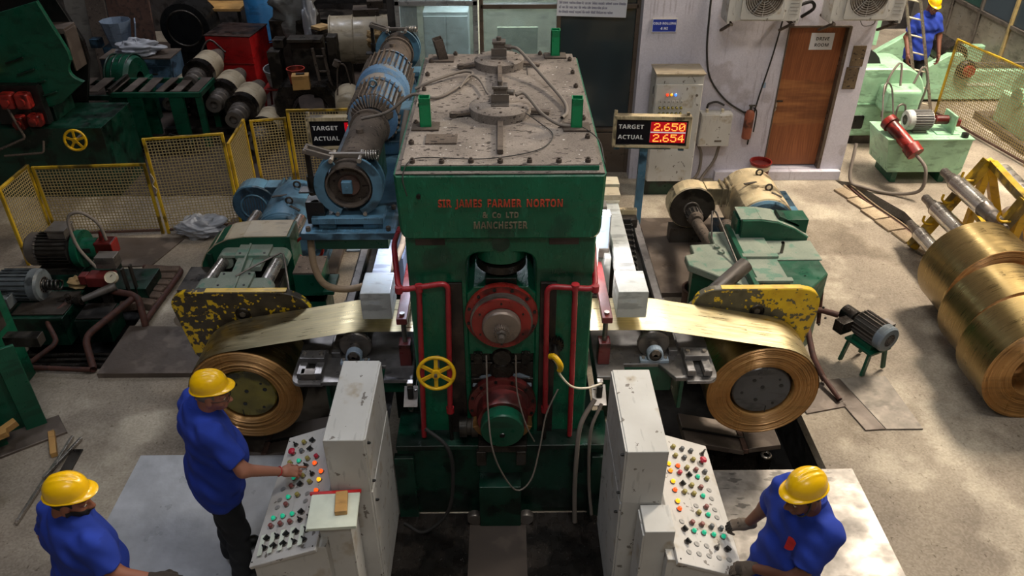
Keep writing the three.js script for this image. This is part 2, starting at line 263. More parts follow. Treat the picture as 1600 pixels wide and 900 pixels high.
// ================================================================ the hall
{
  const fl = (pts) => pts.map(([x, z]) => [x, -z]);             // plan outline -> shape (y up = -z)
  const hole = (pts) => { const p = new THREE.Path(); fl(pts).forEach(([x, y], i) => (i ? p.lineTo(x, y) : p.moveTo(x, y))); p.closePath(); return p; };
  const TRENCH = [[4.50, -9.66], [4.72, -9.60], [5.06, -8.75], [5.10, -7.6], [4.88, -7.6], [4.78, -8.6]];
  struct(mb().ext(fl([[-9, 4], [8.65, 4], [8.65, -17], [-9, -17]]), 0.12, [0, -0.12, 0], [-PI / 2, 0, 0], 0, [
    hole([[0.98, -4.42], [2.57, -4.42], [2.57, -6.3], [0.98, -6.3]]), hole([[-2.62, -4.62], [-1.0, -4.62], [-1.0, -6.3], [-2.62, -6.3]]), hole(TRENCH), hole([[-4.7, -5.75], [-3.72, -5.75], [-3.72, -7.3], [-4.7, -7.3]])]), 'floor', M.floor);
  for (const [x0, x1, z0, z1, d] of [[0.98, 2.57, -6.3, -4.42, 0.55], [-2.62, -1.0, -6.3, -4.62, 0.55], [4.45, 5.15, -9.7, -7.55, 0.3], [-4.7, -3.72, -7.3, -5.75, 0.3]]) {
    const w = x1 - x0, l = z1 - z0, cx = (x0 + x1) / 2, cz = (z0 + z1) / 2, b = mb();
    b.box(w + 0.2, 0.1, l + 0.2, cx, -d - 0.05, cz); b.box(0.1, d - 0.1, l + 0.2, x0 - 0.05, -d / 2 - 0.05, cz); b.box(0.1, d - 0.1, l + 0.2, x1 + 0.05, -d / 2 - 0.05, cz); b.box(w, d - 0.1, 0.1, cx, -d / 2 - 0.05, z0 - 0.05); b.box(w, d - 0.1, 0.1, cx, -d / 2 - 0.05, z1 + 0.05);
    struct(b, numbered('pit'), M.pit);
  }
  // shell
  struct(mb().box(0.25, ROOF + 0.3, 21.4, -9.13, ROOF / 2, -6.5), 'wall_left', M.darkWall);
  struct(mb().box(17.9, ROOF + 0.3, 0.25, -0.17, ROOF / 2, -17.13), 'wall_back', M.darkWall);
  struct(mb().box(17.9, ROOF + 0.3, 0.25, -0.17, ROOF / 2, 4.13), 'wall_front', M.wallGrey);
  struct(mb().box(0.25, ROOF + 0.3, 21.4, 8.78, ROOF / 2, -6.5), 'wall_right', M.wallGrey);
  const holes = SKY_FILL_PANELS.map(([x, z, w, d]) => hole([[x - w / 2, z - d / 2], [x + w / 2, z - d / 2], [x + w / 2, z + d / 2], [x - w / 2, z + d / 2]]));
  struct(mb().ext(fl([[-9.2, 4.2], [8.9, 4.2], [8.9, -17.2], [-9.2, -17.2]]), 0.15, [0, ROOF, 0], [-PI / 2, 0, 0], 0, holes), 'ceiling', M.roof);
  SKY_FILL_PANELS.forEach(([x, z, w, d, L, c], i) => {
    const m = std({ color: 0xe8ecee, emissive: c, emissiveIntensity: L * 0.35, roughness: 0.9 });
    struct(mb().box(w + 0.1, 0.02, d + 0.1, x, ROOF + 0.17, z), 'window_' + (10 + i), m);  // glowing panel above each roof light, the added fill ones included
  });
  for (const z of [-15, -11, -7, -1, 3]) struct(mb().box(17.5, 0.35, 0.16, -0.2, ROOF - 0.2, z), numbered('roof_beam'), M.roof);

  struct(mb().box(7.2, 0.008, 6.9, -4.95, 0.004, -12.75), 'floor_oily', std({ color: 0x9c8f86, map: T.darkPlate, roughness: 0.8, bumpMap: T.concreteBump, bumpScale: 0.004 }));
  // drive-room wall: door opening, plinth, pier end
  const Z = -9.75, sh = new THREE.Shape([[1.70, 0], [4.58, 0], [4.58, 4.6], [1.70, 4.6]].map((q) => new THREE.Vector2(...q)));
  sh.holes.push(rectHole(3.52, 0.14, 4.27, 2.03));
  struct(mb().ext(sh, 0.24, [0, 0, Z - 0.24], [0, 0, 0], 0), 'wall_drive_room', M.plaster);
  struct(mb().box(0.24, 4.6, 2.8, 4.46, 2.3, Z - 1.64), 'wall_drive_room_side', M.plaster);
  struct(mb().box(0.2, 4.6, 2.8, 1.80, 2.3, Z - 1.64), 'wall_drive_room_partition', M.plaster);
  struct(mb().box(3.1, 0.2, 3.2, 3.14, 4.7, Z - 1.5), 'ceiling_drive_room', M.roof);
  struct(mb().box(1.7, 0.13, 0.1, 3.7, 0.065, Z + 0.03), 'trim_1', M.plaster);
  // door 1
  const d = thing('door_1', '', ''); d.userData = { kind: 'structure' }; d.name = 'door_1';
  mb().box(0.74, 1.86, 0.045, 3.875, 1.09, Z - 0.11).build('door_leaf', M.wood, d);
  mb().box(0.045, 1.9, 0.12, 4.265, 1.09, Z - 0.05).box(0.02, 1.9, 0.12, 3.512, 1.09, Z - 0.05).box(0.77, 0.025, 0.12, 3.89, 2.035, Z - 0.05).build('door_frame', M.brownFrame, d);
  mb().box(0.03, 0.1, 0.02, 3.55, 0.99, Z - 0.075).cyl([3.552, 0.93, Z - 0.07], [3.552, 1.0, Z - 0.05], 0.008).build('door_handle', M.steel, d);
  mb().box(0.10, 0.02, 0.015, 3.585, 1.06, Z - 0.08).build('latch', M.darkSteel, d);
  // two stone patches beside the door
  struct(mb().box(0.165, 0.26, 0.012, 4.435, 1.67, Z + 0.006), 'trim_2', std({ color: 0xc9b795, map: T.dust, roughness: 0.9 }));
  struct(mb().box(0.165, 0.28, 0.012, 4.41, 1.39, Z + 0.006), 'trim_3', std({ color: 0xc9b795, map: T.dust, roughness: 0.9 }));

  // glazed office partition
  const W = -10.0, room = M.wallGrey;
  struct(mb().box(0.06, 2.7, 0.09, -1.30, 1.35, W).box(0.06, 2.7, 0.09, -0.34, 1.35, W).box(1.02, 0.06, 0.09, -0.82, 2.27, W).box(1.02, 0.12, 0.09, -0.82, 0.06, W), 'window_1', M.alu);
  struct(mb().box(0.05, 2.7, 0.1, -0.265, 1.35, W).box(0.05, 2.7, 0.1, 0.695, 1.35, W).box(0.06, 2.7, 0.1, 1.68, 1.35, W).box(1.95, 0.055, 0.1, 0.7, 2.23, W).box(1.95, 0.05, 0.1, 0.7, 0.62, W).box(1.95, 0.58, 0.08, 0.7, 0.29, W), 'window_2', M.brownFrame);
  for (const [x, w, y, h, m, n] of [[-0.82, 0.9, 1.18, 2.12, M.glass, 'window_3'], [0.215, 0.91, 1.43, 1.55, M.glass, 'window_4'], [1.185, 0.93, 1.43, 1.55, M.glassDark, 'window_5'], [0.215, 0.91, 2.5, 0.5, M.glass, 'window_6'], [1.185, 0.93, 2.5, 0.5, M.glassDark, 'window_7'], [-0.82, 0.9, 2.5, 0.4, M.glass, 'window_8']]) struct(mb().box(w, h, 0.008, x, y, W, undefined, 0), n, m);
  struct(mb().box(3.1, 3.3, 0.1, 0.2, 4.35, W), 'wall_office_front', M.plaster);
  struct(mb().box(3.2, 0.1, 3.2, 0.2, 3.0, W - 1.55), 'ceiling_office', M.roof);
  struct(mb().box(3.2, 3.0, 0.1, 0.2, 1.5, W - 2.6), 'wall_office_back', paint(0xc9c6ae));
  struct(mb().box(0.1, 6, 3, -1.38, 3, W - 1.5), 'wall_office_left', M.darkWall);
  struct(mb().box(0.06, 3, 2.5, 0.95, 1.5, W - 1.3), 'wall_office_divider', M.wallGrey);
  // a ceiling batten in the office lights it
  const lm = thing('ceiling_light', 'white batten light on the office ceiling behind the glass', 'light', [0.0, 2.93, W - 0.9]);
  mb().box(1.3, 0.03, 0.16, 0, 0, 0).build('diffuser', std({ color: 0xffffff, emissive: 0xf4f8ff, emissiveIntensity: 10 }), lm);
  const rl = new THREE.RectAreaLight(0xf4f8ff, 48, 1.3, 0.5); rl.position.set(0.0, 2.9, W - 0.9); rl.lookAt(0, 0, W - 0.9); scene.add(rl);
  const cab = thing('office_cupboard', 'pale blue-green cupboard seen through the left office pane', 'cupboard', [-0.78, 0, W - 1.2]);
  mb().box(0.62, 1.9, 0.4, 0, 0.95, 0).build('body', paint(0xd3dcdd), cab); mb().box(0.29, 1.8, 0.02, -0.155, 0.95, 0.21).build('door', paint(0xdde4e4), cab); mb().box(0.29, 1.8, 0.02, 0.155, 0.95, 0.21).build('door', paint(0xdde4e4), cab);
  const sh2 = thing('office_screen', 'pale cream panel standing behind the second office pane', 'panel', [0.2, 0, W - 0.8]);
  mb().box(0.55, 1.75, 0.04, 0, 0.88, 0).build('board', paint(0xc9cfae), sh2); mb().box(0.6, 0.03, 0.3, 0, 0.015, 0).build('foot', M.alu, sh2);
  // right hall wall: sheeted dado and dark glazing
  for (let i = 0; i < 5; i++) {
    const z = -15.9 + i * 0.98;
    struct(mb().box(0.04, 0.95, 0.9, 8.62, 0.5, z), numbered('trim_panel'), paint([0x77736a, 0x6f6b63, 0x7d786e][i % 3]));
    struct(mb().box(0.03, 1.3, 0.9, 8.62, 1.7, z, undefined, 0), numbered('window_hall'), std({ color: [0x3c4a50, 0x32504a, 0x414c55, 0x38444c, 0x2f5a42][i], roughness: 0.2, metalness: 0.2 }));
    struct(mb().box(0.07, 2.5, 0.06, 8.6, 1.2, z + 0.49), numbered('trim_post'), i === 2 ? paint(0x9b8a5f) : M.iron);
  }
  struct(mb().box(0.06, 0.06, 5, 8.6, 1.01, -13.9), 'trim_4', M.iron);
  const gd = thing('door_2', '', ''); gd.userData = { kind: 'structure' }; gd.name = 'door_2';
  mb().box(0.05, 1.9, 1.1, 8.6, 0.98, -10.9).build('door_leaf', paint(0x44604a, { map: T.heavy }), gd); mb().box(0.08, 2.0, 0.08, 8.58, 1, -10.3).box(0.08, 2.0, 0.08, 8.58, 1, -11.5).box(0.08, 0.08, 1.28, 8.58, 2, -10.9).build('door_frame', paint(0x9b8250), gd);
}
// ---------------------------------------------------------------- sheets laid on the floor
{
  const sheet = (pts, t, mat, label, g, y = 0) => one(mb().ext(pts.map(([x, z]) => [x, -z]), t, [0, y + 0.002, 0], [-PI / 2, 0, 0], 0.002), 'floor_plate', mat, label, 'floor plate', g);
  sheet([[1.42, -4.40], [2.77, -4.41], [2.77, -2.6], [1.42, -2.6]], 0.012, M.plate, 'bright scratched steel floor plate under the worker at the right console');
  sheet([[-2.97, -4.62], [-1.58, -4.62], [-1.58, -2.7], [-2.97, -2.7]], 0.012, M.plateGrey, 'pale grey steel floor plate under the worker at the left console');
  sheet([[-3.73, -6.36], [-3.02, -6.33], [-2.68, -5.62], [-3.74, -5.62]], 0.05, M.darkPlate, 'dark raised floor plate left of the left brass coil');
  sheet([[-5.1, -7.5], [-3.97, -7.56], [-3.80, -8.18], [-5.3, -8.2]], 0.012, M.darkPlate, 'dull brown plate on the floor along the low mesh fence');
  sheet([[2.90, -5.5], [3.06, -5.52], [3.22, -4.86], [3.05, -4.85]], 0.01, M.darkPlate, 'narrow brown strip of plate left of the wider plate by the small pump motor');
  sheet([[3.07, -5.52], [3.5, -5.55], [3.54, -4.86], [3.23, -4.86]], 0.01, std({ color: 0xd9cfc4, map: T.plate, roughness: 0.6, metalness: 0.3 }), 'tan steel plate on the floor in front of the small pump motor');
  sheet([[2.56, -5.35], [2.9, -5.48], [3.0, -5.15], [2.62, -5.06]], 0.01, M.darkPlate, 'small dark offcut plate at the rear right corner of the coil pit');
  sheet([[-0.27, -4.0], [0.15, -4.0], [0.15, -2.6], [-0.27, -2.6]], 0.004, std({ color: 0x9a948e, map: T.darkPlate, roughness: 0.8 }), 'added grey strip darkening the floor between the two black sheets');  // this strip and the two black sheets are added to darken the concrete
  sheet([[-0.8, -4.0], [-0.27, -4.0], [-0.27, -2.6], [-0.8, -2.6]], 0.006, M.oily, 'added black sheet darkening the floor left of the strip in front of the mill');  // reuses the machine material for its dark tone only
  sheet([[0.15, -4.0], [0.68, -4.0], [0.68, -2.6], [0.15, -2.6]], 0.006, M.oily, 'added black sheet darkening the floor right of the strip in front of the mill');
}

// ================================================================ the rolling mill stand
{
  const mill = thing('rolling_mill', 'tall green rolling mill stand with a dusty flat top in the centre of the hall', 'rolling mill', [-0.02, 0, -5.1]);
  const portal = (z, name) => {
    const s = new THREE.Shape([[-0.57, 0], [0.57, 0], [0.57, 2.42], [-0.57, 2.42]].map((q) => new THREE.Vector2(...q)));
    const h = new THREE.Path(); h.moveTo(-0.225, 0.5); h.lineTo(-0.225, 2.1); h.quadraticCurveTo(-0.225, 2.21, -0.12, 2.21); h.lineTo(0.12, 2.21); h.quadraticCurveTo(0.225, 2.21, 0.225, 2.1); h.lineTo(0.225, 0.5); h.closePath(); s.holes.push(h);
    return mb().ext(s, 0.48, [0, 0, z], [0, 0, 0], 0.012).build(name, M.mill, mill);
  };
  portal(0.455, 'front_housing'); portal(-1.0, 'rear_housing');
  // cap
  const cs = new THREE.Shape(); cs.moveTo(-0.535, 2.36); cs.lineTo(0.535, 2.36); cs.quadraticCurveTo(0.575, 2.36, 0.58, 2.42); cs.lineTo(0.59, 2.755); cs.lineTo(-0.59, 2.755); cs.lineTo(-0.58, 2.42); cs.quadraticCurveTo(-0.575, 2.36, -0.535, 2.36);
  mb().ext(cs, 2.10, [0, 0, -1.08], [0, 0, 0], 0.015).build('cap', M.mill, mill);
  mb().box(1.19, 0.006, 2.12, 0, 2.773, -0.03).build('dusty_ledge', M.dust, mill);
  mb().box(1.13, 0.034, 2.06, 0, 2.79, -0.03).build('lid_edge', M.mill, mill);
  mb().box(1.125, 0.008, 2.055, 0, 2.809, -0.03).build('lid', M.dust, mill, 'flat lid under a layer of grey-brown dust');
  const bolt = mb().hex([0, 0, 0], [0, 1, 0], 0.017, 0.022).cyl([0, 0.02, 0], [0, 0.032, 0], 0.009, 0.009, 8).geo();
  const bp = [];
  for (let i = 0; i < 7; i++) bp.push([-0.5 + i * 0.167, 0.965 + (i % 2) * 0.005]);
  for (let i = 0; i < 6; i++) { bp.push([-0.53, 0.7 - i * 0.31]); bp.push([0.53, 0.62 - i * 0.3]); }
  for (let i = 0; i < 4; i++) bp.push([-0.35 + i * 0.22, -1.03]);
  bp.forEach(([x, z], i) => { const m = new THREE.Mesh(bolt, M.dustMetal); m.name = 'bolt'; m.position.set(x, 2.812, z); m.rotation.y = i * 1.3; m.castShadow = m.receiveShadow = true; mill.add(m); });
  // raised lettering
  const text = (s, w, y, h, mat, name) => {
    const g = new TextGeometry(s, { font, size: 1, depth: 0.25, curveSegments: 3 }); g.computeBoundingBox(); const B = g.boundingBox, L = B.max.x - B.min.x;
    g.translate(-B.min.x - L / 2, 0, 0); g.scale(w / L, h, 0.045); g.translate(0, y, 1.034);
    mb().add(g).build(name, mat, mill);
  };
  text('SIR  JAMES  FARMER  NORTON', 0.72, 2.568, 0.046, M.letterRed, 'raised_lettering');
  text('&  Co  LTD', 0.21, 2.497, 0.036, M.letterDark, 'raised_lettering'); text('MANCHESTER', 0.315, 2.425, 0.044, M.letterDark, 'raised_lettering');
  mb().hex([-0.47, 2.64, 1.034], [0, 0, 1], 0.014, 0.02).build('plug', M.darkSteel, mill);
  for (const x of [-0.43, 0.385]) mb().box(0.18, 0.085, 0.012, x, 2.305, 0.95).build('name_plate', M.liner, mill);
  // discs, levers, hatch, post sockets on the lid
  for (const [x, z, r] of [[0, 0.21, 0.2], [-0.01, -0.76, 0.185]]) {
    const dk = mb().lathe([[0, 0.07], [r - 0.02, 0.07], [r, 0.058], [r, 0], [0, 0]], [x, 2.812, z], [x, 3, z], 40).build('screw_disc', M.dust, mill);
    const b = mb(); for (let i = 0; i < 6; i++) b.hex([x + Math.cos(i * PI / 3 + 0.5) * (r - 0.035), 2.882, z + Math.sin(i * PI / 3 + 0.5) * (r - 0.035)], [0, 1, 0], 0.009, 0.008); b.each('disc_bolt', M.dustMetal, dk);
    mb().bar([x - r * 0.8, 2.84, z + 0.03], [x - r - 0.1, 2.83, z + 0.06], 0.045, 0.02).cyl([x - r - 0.1, 2.815, z + 0.06], [x - r - 0.1, 2.845, z + 0.06], 0.026).bar([x + r * 0.8, 2.84, z], [x + r + 0.12, 2.83, z + 0.03], 0.045, 0.02).each('lever', M.dustMetal, mill);
    const hx = mb().box(0.115, 0.014, 0.07, x, 2.887, z + 0.03).box(0.115, 0.06, 0.01, x, 2.92, z + 0.02).box(0.085, 0.085, 0.075, x, 2.94, z - 0.02).box(0.10, 0.02, 0.085, x, 2.99, z - 0.02).cyl([x + 0.04, 2.95, z - 0.02], [x + 0.09, 2.95, z - 0.01], 0.02).cyl([x, 3.0, z - 0.02], [x, 3.025, z - 0.02], 0.018);
    hx.build('limit_switch_box', M.iron, mill);
  }
  mb().bar([0, 2.83, 0.4], [0, 2.83, 0.86], 0.036, 0.03).bar([-0.005, 2.855, -0.58], [0, 2.855, 0.02], 0.032, 0.05).each('link_bar', M.dustMetal, mill);
  mb().box(0.19, 0.012, 0.14, -0.355, 2.818, 0.64).build('hatch_plate', M.dustMetal, mill);
  mb().box(0.005, 0.006, 0.5, 0.2, 2.814, -0.8).build('seam', M.iron, mill);
  const sock = (x, z, h, mat, tilt, label) => {
    const o = mb(); for (const s of [-1, 1]) { o.box(0.07, h, 0.006, 0, h / 2, s * 0.032); o.box(0.006, h, 0.07, s * 0.032, h / 2, 0); }
    const m = o.build('post_socket', mat, mill, label); m.position.set(x, 2.818, z); m.rotation.set(tilt[0], tilt[1], tilt[2]);
    const pl = mb().box(0.17, 0.012, 0.13, 0, 0, 0).build('socket_plate', M.dustMetal, mill); pl.position.set(x, 2.819, z + 0.01);
  };
  sock(-0.465, 0.43, 0.19, M.greenTube, [0, 0.06, 0]); sock(0.475, 0.45, 0.19, M.greenTube, [0, -0.06, 0]); sock(0.425, -1.0, 0.2, M.greenTube, [0, 0, 0]); sock(-0.44, -0.92, 0.17, M.dustMetal, [0.1, 0.3, 0.22], 'bare leaning square tube');
  // screw nut, screw end and top chock
  mb().cyl([0, 2.4, 0.79], [0, 2.12, 0.79], 0.165, 0.165, 32).build('screw_nut', M.mill, mill);
  mb().lathe([[0, 0], [0.045, 0], [0.045, 0.02], [0.055, 0.03], [0, 0.03]], [0, 2.29, 0.955], [0, 2.29, 1], 20).build('nut_plug', M.greenDark, mill);
  mb().lathe([[0, 0.1], [0.08, 0.1], [0.08, 0.075], [0.16, 0.07], [0.16, 0.02], [0.11, -0.02], [0, -0.02]], [0, 2.02, 0.79], [0, 3, 0.79], 36).build('screw_end', M.oily, mill);
  mb().box(0.2, 0.06, 0.3, 0, 1.975, 0.78).build('pressure_pad', M.greenDark, mill);
  const chk = new THREE.Shape([[-0.215, 1.42], [0.215, 1.42], [0.215, 1.9], [0.17, 1.95], [-0.17, 1.95], [-0.215, 1.9]].map((q) => new THREE.Vector2(...q)));
  mb().ext(chk, 0.42, [0, 0, 0.53]).build('top_chock', M.mill, mill);
  const rings = (y, part, ms) => {
    const a = [0, y, 0.94], b = [0, y, 2];
    const f = mb().lathe([[0, 0.05], [0.2, 0.055], [0.235, 0.05], [0.235, 0], [0, 0]], a, b, 48).build(part + '_flange', ms[0], mill);
    const hb = mb(); for (let i = 0; i < 12; i++) { const t = i * PI / 6 + 0.2; hb.cyl([Math.cos(t) * 0.216, y + Math.sin(t) * 0.216, 0.985], [Math.cos(t) * 0.216, y + Math.sin(t) * 0.216, 1.0], 0.0115, 0.0115, 8); } hb.each('flange_bolt', M.black, f);
  };
  rings(1.745, 'top_bearing', [M.redPaint]);
  mb().lathe([[0.19, 0.0], [0.2, 0.02], [0.2, 0.055], [0.185, 0.06], [0.13, 0.06]], [0, 1.74, 0.98], [0, 1.74, 2], 48).build('bearing_ring', M.iron, mill);
  const cov = mb().lathe([[0.125, 0.066], [0.125, 0.075], [0.188, 0.075], [0.19, 0.06], [0.19, 0.0]], [0, 1.735, 0.98], [0, 1.735, 2], 48).build('bearing_cover', M.redPaint, mill);
  const cb = mb(); for (let i = 0; i < 6; i++) { const t = i * PI / 3 + PI / 2; cb.cyl([Math.cos(t) * 0.158, 1.735 + Math.sin(t) * 0.158, 1.05], [Math.cos(t) * 0.158, 1.735 + Math.sin(t) * 0.158, 1.06], 0.007, 0.007, 8); } cb.each('cover_screw', M.black, cov);
  mb().lathe([[0, 0.07], [0.06, 0.07], [0.115, 0.062], [0.124, 0.05], [0.124, 0], [0, 0]], [0, 1.732, 1.04], [0, 1.732, 2], 40).build('hub', M.hub, mill);
  const gr = mb().cyl([0, 1.725, 1.1], [0, 1.725, 1.145], 0.04, 0.04, 20); for (let i = 0; i < 20; i++) { const t = i * PI / 10; gr.box(0.006, 0.014, 0.045, Math.cos(t) * 0.044, 1.725 + Math.sin(t) * 0.044, 1.122, [0, 0, t - PI / 2], 0); } gr.build('pinion', M.hub, mill);
  mb().hex([0, 1.722, 1.145], [0, 0, 1], 0.036, 0.025).cyl([0, 1.722, 1.17], [0, 1.722, 1.21], 0.02).build('shaft_nut', M.iron, mill);
  // work-roll chocks, bottom chock and roll
  mb().box(0.43, 0.14, 0.40, 0, 1.40, 0.72).box(0.43, 0.13, 0.40, 0, 1.25, 0.72).box(0.06, 0.1, 0.05, -0.16, 1.39, 0.95).box(0.06, 0.1, 0.05, 0.16, 1.39, 0.95).cyl([-0.16, 1.42, 0.92], [-0.16, 1.42, 0.99], 0.025).cyl([0.16, 1.42, 0.92], [0.16, 1.42, 0.99], 0.025).lathe([[0, 0.05], [0.06, 0.05], [0.085, 0.02], [0.085, 0], [0, 0]], [0, 1.39, 0.92], [0, 1.39, 2], 20).lathe([[0, 0.05], [0.06, 0.05], [0.085, 0.02], [0.085, 0], [0, 0]], [0, 1.26, 0.92], [0, 1.26, 2], 20).each('work_roll_chock', M.oily, mill);
  mb().ext([[-0.2, 0], [0.2, 0], [0.2, 0.06], [0.12, 0.1], [0.05, 0.085], [-0.03, 0.1], [-0.14, 0.08], [-0.2, 0.03]], 0.012, [0, 1.12, 0.93], [-0.2, 0, 0]).build('coolant_tray', M.greyBlue, mill);
  mb().box(0.43, 0.42, 0.42, 0, 0.98, 0.73).build('bottom_chock', M.oily, mill);
  rings(0.99, 'bottom_bearing', [M.redBrown]);
  mb().lathe([[0, 0.16], [0.165, 0.16], [0.175, 0.14], [0.175, 0.03], [0.2, 0.02], [0.2, 0]], [0, 0.985, 0.985], [0, 0.985, 2], 44).build('bearing_sleeve', M.redBrown, mill);
  mb().lathe([[0, 0.1], [0.137, 0.1], [0.146, 0.09], [0.146, 0], [0, 0]], [0, 0.98, 1.14], [0, 0.98, 2], 44).build('roll_end_cover', M.green, mill);
  mb().lathe([[0, 0.004], [0.018, 0.004], [0.02, 0]], [0, 0.945, 1.24], [0, 0.945, 2], 12).build('grease_hole', M.black, mill);
  for (const [y, r] of [[1.355, 0.055], [1.25, 0.055]]) mb().cyl([0, y, -1.1], [0, y, 0.75], r, r, 28).build('work_roll', M.steelBright, mill);
  for (const [y, r] of [[1.74, 0.33], [0.865, 0.33]]) mb().cyl([0, y, -0.55], [0, y, 0.46], r, r, 40).build('backup_roll', M.steel, mill);
  for (const s of [-1, 1]) mb().box(0.105, 1.32, 0.025, s * 0.3, 1.33, 0.955).build('liner', M.liner, mill);
  // saddle, slide blocks, base
  const sad = []; for (let i = 0; i <= 14; i++) { const t = PI * (1.12 + 0.76 * i / 14); sad.push([Math.cos(t) * 0.215, Math.sin(t) * 0.215]); } for (let i = 14; i >= 0; i--) { const t = PI * (1.12 + 0.76 * i / 14); sad.push([Math.cos(t) * 0.175, Math.sin(t) * 0.175]); }
  mb().ext(sad, 0.1, [0, 0.97, 1.0]).build('saddle', paint(0x7a5a32, { map: T.heavy }), mill);
  mb().box(0.34, 0.06, 0.16, 0, 0.715, 1.06).box(0.07, 0.13, 0.06, -0.15, 0.63, 1.12).box(0.07, 0.13, 0.06, 0.13, 0.63, 1.12).each('slide_block', M.darkSteel, mill);
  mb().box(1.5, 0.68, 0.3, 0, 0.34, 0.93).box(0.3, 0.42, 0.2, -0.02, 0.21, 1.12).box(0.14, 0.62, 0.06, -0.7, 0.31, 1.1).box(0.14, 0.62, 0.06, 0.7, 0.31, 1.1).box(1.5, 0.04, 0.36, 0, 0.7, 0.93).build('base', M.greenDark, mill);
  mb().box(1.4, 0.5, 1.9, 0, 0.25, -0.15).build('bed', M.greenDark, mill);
  for (const x of [-0.21, 0.17]) mb().lathe([[0, 0.05], [0.05, 0.05], [0.055, 0.04], [0.055, 0.0], [0, 0]], [x, 0.06, 1.16], [x, 0.06, 2], 20).build('wheel', M.iron, mill);
  mb().lathe([[0.03, 0], [0.075, 0], [0.075, 0.05], [0.06, 0.055], [0.06, 0.08], [0.075, 0.085], [0.075, 0.13], [0.03, 0.13]], [-0.3, 0.82, 1.02], [-0.17, 0.82, 1.02], 24).build('coupling', M.darkSteel, mill);
  // handwheel
  const hw = mb().ring([-0.43, 1.39, 1.12], [0, 0.15, 1], 0.118, 0.0125, 36, 10).cyl([-0.43, 1.385, 1.09], [-0.43, 1.395, 1.145], 0.03); for (let i = 0; i < 6; i++) { const t = i * PI / 3 + 0.5, c = Math.cos(t), s = Math.sin(t); hw.bar([-0.43 + c * 0.025, 1.39 + s * 0.025, 1.12 - s * 0.004], [-0.43 + c * 0.113, 1.39 + s * 0.113, 1.12 - s * 0.017], 0.026, 0.012, [0, 0, 1]); }
  const hwm = hw.build('handwheel', M.yellow, mill, 'yellow six-spoked handwheel'); mb().hex([-0.43, 1.395, 1.14], [0, 0, 1], 0.012, 0.02).cyl([-0.43, 1.39, 0.95], [-0.43, 1.39, 1.12], 0.018).build('spindle', M.iron, hwm);
  // gear hub on the right column
  const sp = mb().cyl([0.35, 1.505, 0.94], [0.35, 1.505, 0.99], 0.05, 0.05, 24); for (let i = 0; i < 18; i++) { const t = i * PI / 9; sp.box(0.008, 0.014, 0.05, 0.35 + Math.cos(t) * 0.054, 1.505 + Math.sin(t) * 0.054, 0.967, [0, 0, t - PI / 2], 0); } sp.cyl([0.35, 1.5, 0.99], [0.355, 1.47, 1.1], 0.028).build('spline_hub', M.oily, mill);
}
// red coolant pipework on both columns, bolted to the mill
for (const s of [-1, 1]) {
  const p = new THREE.Group(); p.name = 'coolant_pipe'; p.position.set(0.02, 0, 1.02); p.userData.label = 'red painted coolant pipework'; scene.getObjectByName('rolling_mill').add(p);
  const X = s < 0 ? [-0.71, -0.655, -0.35, -0.53, -0.575, -0.38] : [0.575, 0.565, 0.265, 0.44, 0.455, 0.275];
  mb().pipe([[X[0], 2.08, -0.6], [X[0], 2.13, -0.3], [X[1], 1.99, 0.02], [X[2], s < 0 ? 2.03 : 2.0, 0.0], [X[5], 0.98, 0.02]], 0.0185).build('main_pipe', M.redPipe, p);
  mb().pipe([[X[3], 2.0, 0.01], [X[4], 0.74, 0.01]], 0.0185).build('branch_pipe', M.redPipe, p);
  mb().pipe([[X[5], 0.98, 0.02], [X[5], 0.62, 0.02]], 0.015).build('lower_pipe', M.oily, p);
  for (const [x, y, r] of [[X[5], 0.99, 0.027], [X[3], 2.0, 0.026], [X[1], 1.99, 0.025]]) mb().cyl([x, y - 0.022, 0.01], [x, y + 0.022, 0.01], r, r, 14).build('coupling', M.redPipe, p);
}
{
  const w = thing('added_inner_lamp', 'unseen lamp added under the mill cap to light the upper roll', 'light', [0, 2.33, -5.15]); mb().box(0.3, 0.02, 0.08, 0, 0.012, 0).build('housing', M.iron, w); mb().box(0.28, 0.004, 0.06, 0, 0, 0).build('lens', std({ color: 0xffffff, emissive: 0xe8f0ff, emissiveIntensity: 6 }), w);  // out of view, added to brighten the upper roll and chocks
  const l = new THREE.RectAreaLight(0xe8f0ff, 60, 0.28, 0.06); l.position.set(0, 2.322, -5.15); l.lookAt(0, 0, -5.15); scene.add(l);
  const tl = thing('tube_lamp', 'short white tube lamp standing between the mill and the right gauge box', 'lamp', [0.665, 1.52, -5.05]); mb().lathe([[0, 0], [0.036, 0.0], [0.04, 0.02], [0.04, 0.2], [0.03, 0.24], [0, 0.25]], [0, 0, 0], [0, 1, 0], 24).build('tube', std({ color: 0xffffff, emissive: 0xfff6ee, emissiveIntensity: 2.2 }), tl); mb().cyl([0, -0.04, 0], [0, 0, 0], 0.03).box(0.03, 0.02, 0.3, 0, -0.03, -0.12).build('socket', M.iron, tl);
  const p = new THREE.PointLight(0xfff6ee, 0.4); p.position.set(0.665, 1.64, -5.05); scene.add(p);
}
